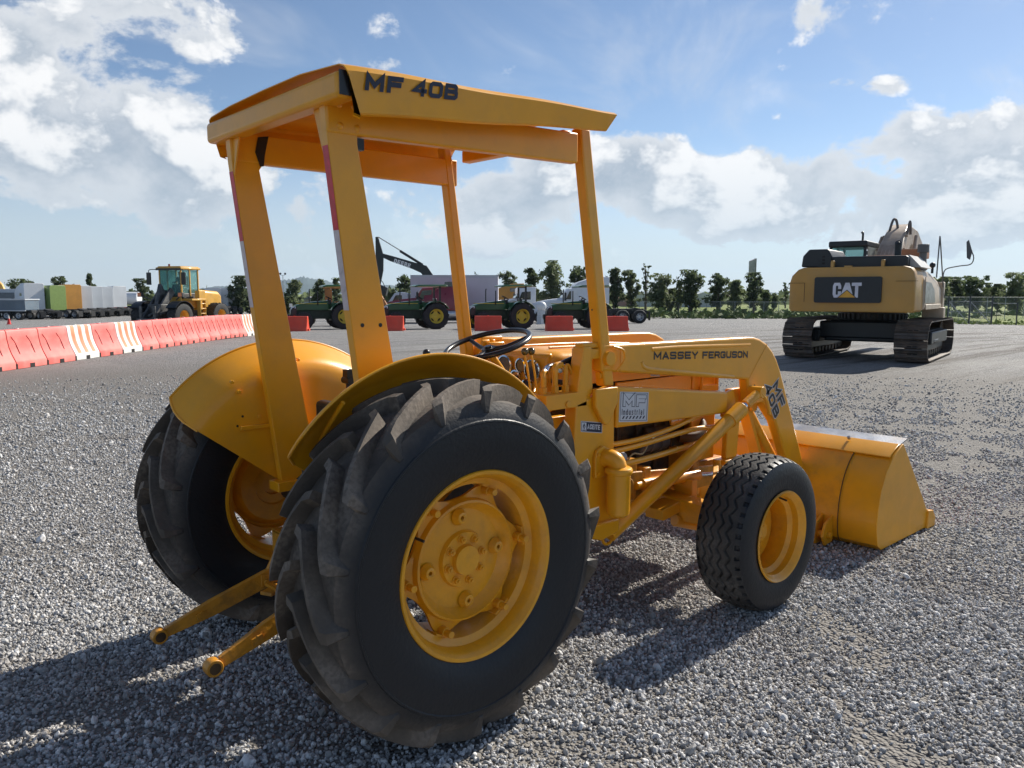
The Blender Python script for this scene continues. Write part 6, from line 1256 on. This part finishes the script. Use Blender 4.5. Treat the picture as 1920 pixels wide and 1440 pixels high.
b = B(); b.tube([(4.6, .20, 3.30), (4.8, .15, 3.66), (4.9, .08, 3.66), (4.8, .0, 3.34)], .035, 8); b.tube([(4.6, -.26, 3.2), (4.75, -.30, 3.60), (4.85, -.31, 3.25)], .035, 8); b.tube([(3.9, .42, 2.8), (3.95, .60, 2.75), (3.9, .72, 2.5), (3.6, .75, 2.2)], .04, 8); b.obj('hydraulic_hose', M('dusty_hose', (.14, .12, .11), .6), bm_)
b = B(); b.box(2.9, 3.3, -1.05, -.45, 2.5, 2.75); b.box(2.8, 3.0, -.4, .4, 2.2, 2.6); b.obj('tool_box', M('faded_orange', (.35, .15, .07), .6, 0, .2, 3), t, bevel=.02)
b = B(); b.tube([(1.0, -.72, 2.45), (1.0, -.72, 2.75), (.98, -.72, 2.80)], .075, 14, smooth=2); b.ball((1.0, -.72, 2.76), .078, 8); b.obj('exhaust_pipe', XBLK, t); b = B(); b.cyl((1.9, -1.12, 2.15), (1.9, -1.12, 2.60), .085, n=16); b.cyl((1.9, -1.12, 2.60), (1.9, -1.12, 2.80), .13, n=20); b.obj('air_cleaner', M('grey_plastic2', (.12, .12, .12), .5), t, bevel=.01)
b = B(); b.ball((2.2, -1.30, 2.30), .07, 8); b.cyl((2.2, -1.30, 2.1), (2.2, -1.30, 2.3), .03); b.obj('filler_cap', XBLK, t)
b = B(); b.tube([(2.5, -1.36, 2.0), (2.62, -1.36, 2.9), (2.70, -1.36, 2.98), (2.95, -1.38, 2.5), (3.3, -1.40, 1.9), (3.5, -1.42, 1.5)], .016, 8, smooth=2); b.obj('hand_rail', GREYM, t)
b = B(); b.tube([(3.25, -1.40, 2.0), (3.25, -1.45, 2.22), (3.25, -1.75, 2.30), (3.25, -2.0, 2.34), (3.25, -2.06, 2.5), (3.25, -2.0, 2.68)], .014, 8); b.prism([(-1.98, 2.45), (-2.02, 2.66), (-1.93, 2.95), (-1.88, 2.9), (-1.91, 2.5)], 3.22, 3.29, 'x'); b.obj('mirror', GREYM, t)

# ================================================================== trees
LM = []
for i, (a, c) in enumerate((((.035, .055, .025), (.085, .11, .05)), ((.05, .07, .035), (.11, .135, .07)), ((.07, .095, .045), (.15, .18, .09)))):
    mt = bpy.data.materials.new('foliage'); mt.use_nodes = True; tn = NT(mt.node_tree); bb_ = tn.n['Principled BSDF']; tc = tn.new('ShaderNodeTexCoord'); nn_ = tn.new('ShaderNodeTexNoise'); nn_.inputs['Scale'].default_value = 1.6; nn_.inputs['Detail'].default_value = 6; tn.link(tc.outputs['Object'], nn_.inputs['Vector'])
    tn.link(tn.mix(tn.ramp(nn_.outputs[0], .4, .62), a, c), bb_.inputs['Base Color']); bb_.inputs['Roughness'].default_value = .75; tl = tn.new('ShaderNodeBsdfTranslucent'); tl.inputs[0].default_value = (*[min(1, q*1.6) for q in c], 1); ms = tn.new('ShaderNodeMixShader'); ms.inputs[0].default_value = .4; tn.link(bb_.outputs[0], ms.inputs[1]); tn.link(tl.outputs[0], ms.inputs[2]); tn.link(ms.outputs[0], [q for q in tn.n if q.type == 'OUTPUT_MATERIAL'][0].inputs[0]); LM.append(mt)
BARK = M('bark', (.10, .08, .065), .9, 0, .25, 6, .3, 20)
def leaves(cl, n, size, rg):
    """n leaf sprays spread over clusters (centre, radius)"""
    C = np.array([c[0] for c in cl]); S = np.array([c[1] for c in cl]); p = S**2.2; p /= p.sum(); k = rg.choice(len(cl), n, p=p)
    d = rg.normal(size=(n, 3)); d /= np.linalg.norm(d, axis=1)[:, None]; r_ = rg.random(n)**.55; P = C[k]+d*(S[k]*r_)[:, None]*np.array([1, 1, .78])
    a = rg.normal(size=(n, 3)); a /= np.linalg.norm(a, axis=1)[:, None]; q = np.cross(a, rg.normal(size=(n, 3))); q /= np.linalg.norm(q, axis=1)[:, None]; s = size*np.exp(rg.normal(0, .35, n))[:, None]
    V = np.stack([P-a*s, P+q*s*.55, P+a*s*1.1, P-q*s*.5], 1).reshape(-1, 3); return V, np.arange(4*n).reshape(n, 4)
def tree(loc, H, Wd, kind, label, seed, group='trees behind the yard', n=1500, mat=0, bare=.25):
    rg = np.random.default_rng(seed); t = thing('tree', label, 'tree', loc, 0, group)
    b = B(); tr = H*.022+.05; lean = rg.normal(0, .03, 2); top = H*(.9 if kind != 'wide' else .6)
    tp = [(lean[0]*H*q+rg.normal(0, .02)*H*q, lean[1]*H*q, H*q*top/H) for q in (0, .25, .5, .75, 1)]; b.tube(tp, [tr, tr*.3], 8, smooth=2); cl = []
    def P(q): i = min(int(q*4), 3); f = q*4-i; return np.array(tp[i])*(1-f)+np.array(tp[i+1])*f
    if kind == 'conifer':
        for k in range(26):
            q = .15+.85*k/26; rr = Wd*.5*(1-q)**.8*rg.uniform(.6, 1.15)+.1; a = rg.uniform(0, 6.28); c0 = P(q); c1 = c0+np.array([math.cos(a)*rr, math.sin(a)*rr, .12*rr]); b.tube([c0, c1], [.03, .01], 5, smooth=0)
            for f in (.35, .65, 1.): cl.append((c0*(1-f)+c1*f, Wd*.085*rg.uniform(.8, 1.4)))
        cl.append((P(1.), .2))
    else:
        nl = {'round': 15, 'wide': 17, 'sparse': 12, 'tall': 16, 'loose': 13}[kind]; zb = bare
        for k in range(nl):
            q = zb+(1-zb)*(k+.5)/nl; a = k*2.4+rg.uniform(-.5, .5)
            env = {'round': math.sin(PI*min(1, (q-zb)/(1-zb)*.86+.14))**.6, 'wide': 1.1-.5*q, 'tall': .9*math.sin(PI*min(1, (q-zb)/(1-zb)*.8+.2))**.5, 'sparse': .9, 'loose': .75+.35*math.sin(k*1.7)}[kind]
            rr = Wd*.42*env*rg.uniform(.55, 1.05); c0 = P(max(.05, q-.18)); zz = H*(zb+(1-zb)*(k+.8)/nl); zz = min(zz, H*.95); c1 = np.array([c0[0]+math.cos(a)*rr, c0[1]+math.sin(a)*rr, zz]); m_ = (c0+c1)/2+np.array([0, 0, -.06*rr]); b.tube([c0, m_, c1], [tr*.4, tr*.1], 5, smooth=2)
            sz = {'round': .22, 'wide': .20, 'tall': .22, 'sparse': .12, 'loose': .18}[kind]*Wd
            for j in range(3 if kind != 'sparse' else 2): cl.append((c1+rg.normal(0, .09*Wd, 3), sz*rg.uniform(.4, 1.15)))
            cl.append((m_+rg.normal(0, .06*Wd, 3), sz*.9)); cl.append((c0*.5+m_*.5+rg.normal(0, .06*Wd, 3), sz*.6))
        cl.append((np.array([tp[-1][0], tp[-1][1], H*.93]), Wd*.10))
    b.obj('trunk', BARK, t)
    nn = int(n*{'sparse': .35, 'loose': .75}.get(kind, 1)); V, Fq = leaves(cl, nn, .13+Wd*.018, rg); V[:, 2] = np.clip(V[:, 2], .15, H*1.02); npobj('crown', V, Fq, LM[mat], t, smooth=False)
    return t
TREES = [ # column, distance, top row, width px, kind, label
 (45,125,525,54,'wide','spreading tree behind the silver van, at the far left'), (120,130,520,34,'loose','tree rising behind the ochre yellow truck'), (175,130,507,32,'conifer','dark pointed tree behind the pale white trucks'),
 (272,135,524,30,'loose','dark bush-like tree behind the raised arms of the wheel loader'), (228,140,548,16,'round','small tree top just right of the pale trucks'), (384,130,543,26,'round','low tree directly behind the wheel loader'), (408,138,549,20,'round','low tree above the white trucks seen from behind'),
 (452,120,519,46,'round','big dark tree touching the left canopy post'), (470,118,552,22,'loose','light green low tree beside the left canopy post'), (553,118,526,32,'round','round tree below the mountain near the lamp post'), (540,105,556,16,'loose','pale green shrub-like tree at the foot of the lamp post'),
 (602,122,524,32,'round','round tree above the nose of the leftmost green tractor'), (634,125,522,20,'round','tree top beside the orange backhoe cab'), (757,118,516,30,'round','dark tree just left of the box truck'), (735,110,541,26,'round','low dark tree right of the orange boom'), (716,120,549,20,'round','low tree behind the orange boom'),
 (892,150,508,14,'sparse','thin tree tip above the box truck roof'), (957,120,509,40,'loose','feathery tree above the third green tractor canopy'), (998,118,504,28,'tall','tall narrow tree right of the third tractor canopy'), (1036,116,491,46,'tall','tallest broad tree, above the white tank'),
 (1088,118,500,42,'round','tree partly behind the front canopy post'), (1150,114,502,27,'tall','dense dark tree just right of the front canopy post'), (1182,116,507,36,'loose','open crowned tree, second right of the front canopy post'), (1209,125,494,20,'sparse','thin almost leafless tall tree'),
 (1236,114,513,42,'wide','broad dark tree beside the thin leafless one'), (1254,116,541,20,'round','low round tree at the foot of the broad dark one'), (1292,113,507,50,'wide','wide forked tree in front of the white gabled house'), (1270,118,529,22,'round','small tree left of the wide forked one'),
 (1342,114,513,38,'loose','lacy tree left of the dark round one'), (1374,118,525,32,'round','dark round tree left of the tall sign'), (1411,113,512,36,'loose','eucalyptus like tree under the tall sign'), (1432,120,543,22,'round','small bushy tree right of the tall sign'), (1449,140,550,14,'round','distant low tree left of the excavator'),
 (1470,150,528,16,'sparse','bare twiggy tree at the edge of the yellow excavator'), (1757,125,519,48,'wide','dark tree touching the right side of the excavator'), (1785,128,519,34,'round','dark tree above the gate post'), (1818,122,517,46,'wide','broad dark tree above the gate'),
 (1845,130,530,24,'round','small tree right of the gate'), (1866,128,532,34,'loose','pale loose tree between the broad ones at the right'), (1897,112,511,44,'wide','big tree at the right edge of the photo'), (1925,118,535,30,'round','tree cut by the right edge of the photo'), (1738,140,545,30,'round','low tree showing beside the excavator body')]
for i, (u, D, v, wpx, kind, lab) in enumerate(TREES):
    x, y = at(u, D); z = gz(x, y); H = (551-v)/F*D+CAMP.z-z; tree((x, y, z), H, wpx/F*D*1.05, kind, lab, 100+i, mat=(0, 0, 1, 0, 2)[i % 5] if kind != 'conifer' else 0, n=2600 if wpx > 24 else 1400, bare=.30 if u > 900 else .12)
# far off tree line that reads as one mass, shrubs along the bank
def mass(name, label, n, us, Ds, hh, size, seed, mat, cat, kz='stuff'):
    rg = np.random.default_rng(seed); V = []; u = rg.uniform(us[0], us[1], n); D = rg.uniform(Ds[0], Ds[1], n); pts = np.array([at(a, d) for a, d in zip(u, D)]); zz = np.array([gz(x, y) for x, y in pts]); w = .5+.5*np.sin(u*.071+seed)*np.sin(u*.023+1)+.25*np.sin(u*.31); P = np.stack([pts[:, 0], pts[:, 1], zz+rg.random(n)**1.3*hh*(.35+.65*np.clip(w, 0, 1.2))], 1)
    a = rg.normal(size=(n, 3)); a /= np.linalg.norm(a, axis=1)[:, None]; q = np.cross(a, rg.normal(size=(n, 3))); q /= np.linalg.norm(q, axis=1)[:, None]; s = size*np.exp(rg.normal(0, .4, n))[:, None]
    V = np.stack([P-a*s, P+q*s*.6, P+a*s, P-q*s*.6], 1).reshape(-1, 3); o = npobj(name, V, np.arange(4*n).reshape(n, 4), mat, smooth=False); struct(o, kz); return tag(o, label, cat)
mass('distant_woods', 'far off line of trees along the horizon', 14000, (-500, 2500), (230, 300), 4.6, .9, 3, LM[1], 'woods')
mass('bank_scrub', 'low scrub and tall weeds along the fence beyond the yard', 9000, (1150, 2500), (96, 116), 1.1, .28, 5, M('scrub_leaf', (.11, .15, .045), .85, 0, .45, .6), 'scrub')
GR2 = M('dry_grass', (.20, .25, .05), .9, 0, .3, .5)
mass('grass_tufts', 'rough grass tufts edging the gravel yard', 9000, (1190, 2300), (104, 122), .35, .16, 8, GR2, 'grass'); mass('grass_tufts', 'rough grass tufts by the wire gate', 5000, (1740, 2300), (70, 95), .30, .12, 9, GR2, 'grass')

# ================================================================== fences, gate
GALV = M('galvanised_steel', (.33, .35, .36), .5, .5, .1)
def wire_mat():
    mt = bpy.data.materials.new('chain_link'); mt.use_nodes = True; t = NT(mt.node_tree); b = t.n['Principled BSDF']; b.inputs['Base Color'].default_value = (.30, .32, .33, 1); b.inputs['Roughness'].default_value = .5
    tc = t.new('ShaderNodeTexCoord'); sp = t.new('ShaderNodeSeparateXYZ'); t.link(tc.outputs['Object'], sp.inputs[0]); res = []
    for sg in (1, -1):
        f = t.math('FRACT', t.math('MULTIPLY', t.math('ADD', sp.outputs[0], t.math('MULTIPLY', sp.outputs[2], sg)), 11.)); res.append(t.math('LESS_THAN', f, .075))
    t.link(t.math('MAXIMUM', *res), b.inputs['Alpha']); return mt
WIRE = wire_mat(); DPOST = M('dark_post', (.06, .065, .07), .5, .3, .2)
def fence(u0, D0, u1, D1, H, n, label, top=True, mid_=False, mat=GALV):
    a = Vector(at(u0, D0)); c = Vector(at(u1, D1)); d = c-a; L = d.length; rz = math.atan2(d.y, d.x); za = gz(*a); zc = gz(*c); t = thing('chain_link_fence', label, 'fence', (a.x, a.y, za), rz, 'wire fences round the yard')
    z = lambda x: (zc-za)*x/L
    for k in range(n+1):
        x = L*k/n; b = B(); b.cyl((x, 0, z(x)-.1), (x, 0, z(x)+H+.05), .035, n=8); b.obj('post', mat, t)
    b = B(); b.cyl((0, 0, H), (L, 0, z(L)+H), .028, n=8)
    if mid_: b.cyl((0, 0, H*.62), (L, 0, z(L)+H*.62), .018, n=8)
    b.obj('top_rail', mat, t); b = B(); b.add([(0, 0, .05), (L, 0, z(L)+.05), (L, 0, z(L)+H), (0, 0, H)], [(0, 1, 2, 3)]); b.obj('wire_mesh', WIRE, t, smooth=False)
fence(1150, 118, 1760, 100, 2.0, 22, 'long chain link fence running behind the yellow excavator'); fence(1748, 93, 1985, 88, 2.75, 7, 'taller chain link fence behind the gate at the right')
a = Vector(at(1774, 74)); c = Vector(at(1856, 71)); d = c-a; L = d.length; t = thing('wire_gate', 'double leaf wire gate with dark posts at the right', 'gate', (a.x, a.y, gz(*a)), math.atan2(d.y, d.x))
for x in (0, L*.5, L): b = B(); b.cyl((x, 0, -.1), (x, 0, 2.52), .07, n=10); b.cyl((x, 0, 2.52), (x, 0, 2.58), .085, n=10); b.obj('post', DPOST, t)
for x0, x1 in ((.06, L*.5-.06), (L*.5+.06, L-.06)):
    b = B(); b.tube([(x0, 0, .12), (x0, 0, 2.1), (x1, 0, 2.1), (x1, 0, .12), (x0, 0, .12)], .026, 8, smooth=0); b.cyl((x0, 0, 1.12), (x1, 0, 1.12), .022); b.cyl((x0, 0, 2.05), (x1, 0, .15) if x0 < 1 else (x1, 0, .15), .03); b.cyl(((x0+x1)/2, 0, .12), ((x0+x1)/2, 0, 1.12), .015); g = b.obj('gate_leaf', GALV, t)
    b = B(); b.add([(x0, 0, .12), (x1, 0, .12), (x1, 0, 2.1), (x0, 0, 2.1)], [(0, 1, 2, 3)]); b.obj('wire_mesh', WIRE, g, smooth=False)
a = Vector(at(1857, 70.8)); c = Vector(at(1903, 69)); d = c-a; L = d.length; t = thing('gate_wing', 'short fence wing with one dark post right of the gate', 'fence', (a.x, a.y, gz(*a)), math.atan2(d.y, d.x), 'wire fences round the yard')
b = B(); b.cyl((L, 0, -.1), (L, 0, 2.0), .055, n=10); b.obj('post', DPOST, t); b = B(); b.cyl((0, 0, 1.92), (L, 0, 1.92), .026); b.obj('top_rail', GALV, t); b = B(); b.cyl((L*.18, 0, 0), (L*.18, 0, 1.3), .02); b.obj('stake', DPOST, t)

# ================================================================== buildings, sign, lamp post, hills
WALL = M('white_wall', (.55, .56, .58), .8, 0, .08, .4, dirt=(.35, .34, .33), damt=.3, dsc=.4); RF = M('roof_grey', (.20, .20, .21), .8); RRF = M('tile_roof', (.30, .15, .10), .8, 0, .15, 1)
def building(u0, u1, D, vt, label, gable=False, wins=(), roofm=RF, wallm=WALL, depth=9, band=None, base=None):
    a = Vector(at(u0, D)); c = Vector(at(u1, D)); d = c-a; L = d.length; z0 = gz(*a); H = (551-vt)/F*D+CAMP.z-z0; t = thing('house' if gable else 'warehouse', label, 'building', (a.x, a.y, z0), math.atan2(d.y, d.x), 'buildings beyond the fence')
    b = B(); b.box(0, L, 0, depth, 0, H*(.72 if gable else .96)); wl = b.obj('wall', wallm, t); b = B()
    if gable: b.prism([(-.3, H*.70), (L*.5, H), (L+.3, H*.70)], -.3, depth+.3)
    else: b.box(-.2, L+.2, -.2, depth+.2, H*.96, H)
    b.obj('roof', roofm, t)
    for (f0, f1, g0, g1) in wins: b = B(); b.box(L*f0, L*f1, -.06, .05, H*g0, H*g1); b.obj('window', GLS, wl)
building(1187, 1232, 190, 550, 'white flat roofed building behind the thin leafless tree', wins=((.35, .98, .45, .68),)); building(1233, 1276, 196, 553, 'low white shed with a dark window band', wins=((.0, .25, .4, .75), (.45, .9, .35, .7)))
building(1277, 1352, 185, 548, 'white gabled house behind the wide forked tree', gable=True, wins=((.12, .19, .28, .58), (.38, .42, .25, .6), (.56, .66, .28, .6)), roofm=WALL); building(1156, 1188, 200, 557, 'low reddish building at the edge of the front canopy post', roofm=RRF, wallm=M('pinkish_wall', (.40, .24, .20), .8))
building(1752, 1800, 210, 560, 'pale building seen through the fence beside the excavator', wins=((.3, .4, .2, .7),)); building(1812, 1850, 215, 559, 'pale building seen through the gate', wins=((.2, .35, .2, .7), (.6, .75, .2, .7))); building(572, 590, 190, 556, 'small pale house below the mountain', gable=True, roofm=RF, wallm=M('beige_wall', (.42, .36, .30), .8)); building(590, 600, 186, 558, 'small red roofed house below the mountain', roofm=RRF, wallm=M('beige_wall', (.42, .36, .30), .8))
building(995, 1032, 150, 551, 'low shed with a flat roof behind the white tank', wallm=M('brown_wall', (.16, .13, .11), .8), roofm=PGR, depth=6); building(1455, 1480, 260, 553, 'grey roof in the distance left of the excavator', roofm=RF)
x, y, z = put(1406, 170); t = thing('advertising_tower', 'tall grey advertising tower standing above the trees', 'sign', (x, y, z), YAW-PI/2+R(18)); b = B(); b.prism([(-.7, 5.5), (-.7, 10.15), (.55, 10.65), (.55, 5.5)], -.35, .35); b.obj('sign_face', M('sign_grey', (.30, .30, .34), .6, 0, .25, .8, dirt=(.5, .5, .5), damt=.5, dsc=2), t); b = B(); b.box(.56, .72, -.36, .36, 5.4, 10.7); b.obj('sign_edge', M('sign_edge', (.12, .11, .12), .6), t); b = B(); b.cyl((0, 0, 0), (0, 0, 5.5), .25); b.obj('sign_pole', PGR, t)
x, y, z = put(534, 112); t = thing('street_lamp', 'twin headed lamp post left of the mountain', 'street lamp', (x, y, z), YAW-PI/2); H = (551-517)/F*112+CAMP.z-z; b = B(); b.cyl((0, 0, 0), (0, 0, H), .07, .045, n=10); b.tube([(-.35, 0, H+.12), (-.18, 0, H), (.18, 0, H), (.35, 0, H+.12)], .03, 6); b.obj('pole', GALV, t)
for s in (-1, 1): b = B(); b.lathe([(.0001, .0), (.10, 0), (.16, .22), (.05, .30), (.0001, .30)], 14, c=(s*.34, 0, H+.08), ax='z'); b.obj('lamp_head', DPOST, t)
x, y, z = put(547, 86); t = thing('road_sign', 'small white sign board beyond the orange barrier', 'sign', (x, y, z), YAW-PI/2); b = B(); b.box(-.16, .16, -.02, .02, 1.35, 1.75); b.obj('board', WPL, t); b = B(); b.cyl((0, 0, 0), (0, 0, 1.4), .025); b.obj('pole', DPOST, t)
# hills on the horizon
HM = M('hill_scrub', (.06, .085, .075), .95, 0, .25, .002)
def hills(name, prof, D):
    V = []; Fq = []; n = len(prof)
    for dd, k in ((0, 0), (400, .55), (1000, 1.), (2200, .7), (3000, 0)):
        for u, v in prof: x, y = at(u, D+dd); V.append((x, y, -5+max(0, ((551-v)/F*(D+1000)+6)*k*(1+.06*math.sin(u*.9+dd)))))
    for j in range(4):
        for i in range(n-1): a = j*n+i; Fq.append((a, a+1, a+1+n, a+n))
    o = npobj(name, V, Fq, HM, smooth=True, ang=80); struct(o)
def dens(P, k=6):
    out = []
    for (u0, v0), (u1, v1) in zip(P, P[1:]):
        for i in range(k): f = i/k; out.append((u0+(u1-u0)*f, v0+(v1-v0)*f+.5*math.sin((u0+(u1-u0)*f)*.7)))
    return out+[P[-1]]
hills('hills', dens([(-900, 549), (-400, 546), (0, 549), (340, 550), (385, 541), (410, 537), (432, 537), (455, 543), (480, 541), (510, 531), (530, 526), (552, 524), (570, 519), (588, 523), (610, 526), (640, 533), (670, 537), (700, 535), (740, 536), (770, 540), (820, 547), (900, 550)]), 5200)
hills('far_hills', dens([(700, 549), (1000, 547), (1200, 548), (1400, 546), (1500, 549), (2200, 550)]), 6500)

# ---- haze over the plain
b = B(); b.box(-9500, 9500, -9500, 9500, -12, 330); hz = b.obj('haze', None, smooth=False) if False else None
me = bpy.data.meshes.new('haze'); me.from_pydata(b.v, [], b.f); hz = bpy.data.objects.new('haze', me); SC.collection.objects.link(hz); struct(hz, 'stuff')
hm = bpy.data.materials.new('haze_air'); hm.use_nodes = True; nt = hm.node_tree; nt.nodes.clear(); ho = nt.nodes.new('ShaderNodeOutputMaterial'); pv = nt.nodes.new('ShaderNodeVolumePrincipled'); pv.inputs['Color'].default_value = (.56, .76, 1, 1); pv.inputs['Density'].default_value = .00005; pv.inputs['Anisotropy'].default_value = .2; nt.links.new(pv.outputs[0], ho.inputs['Volume']); me.materials.append(hm)
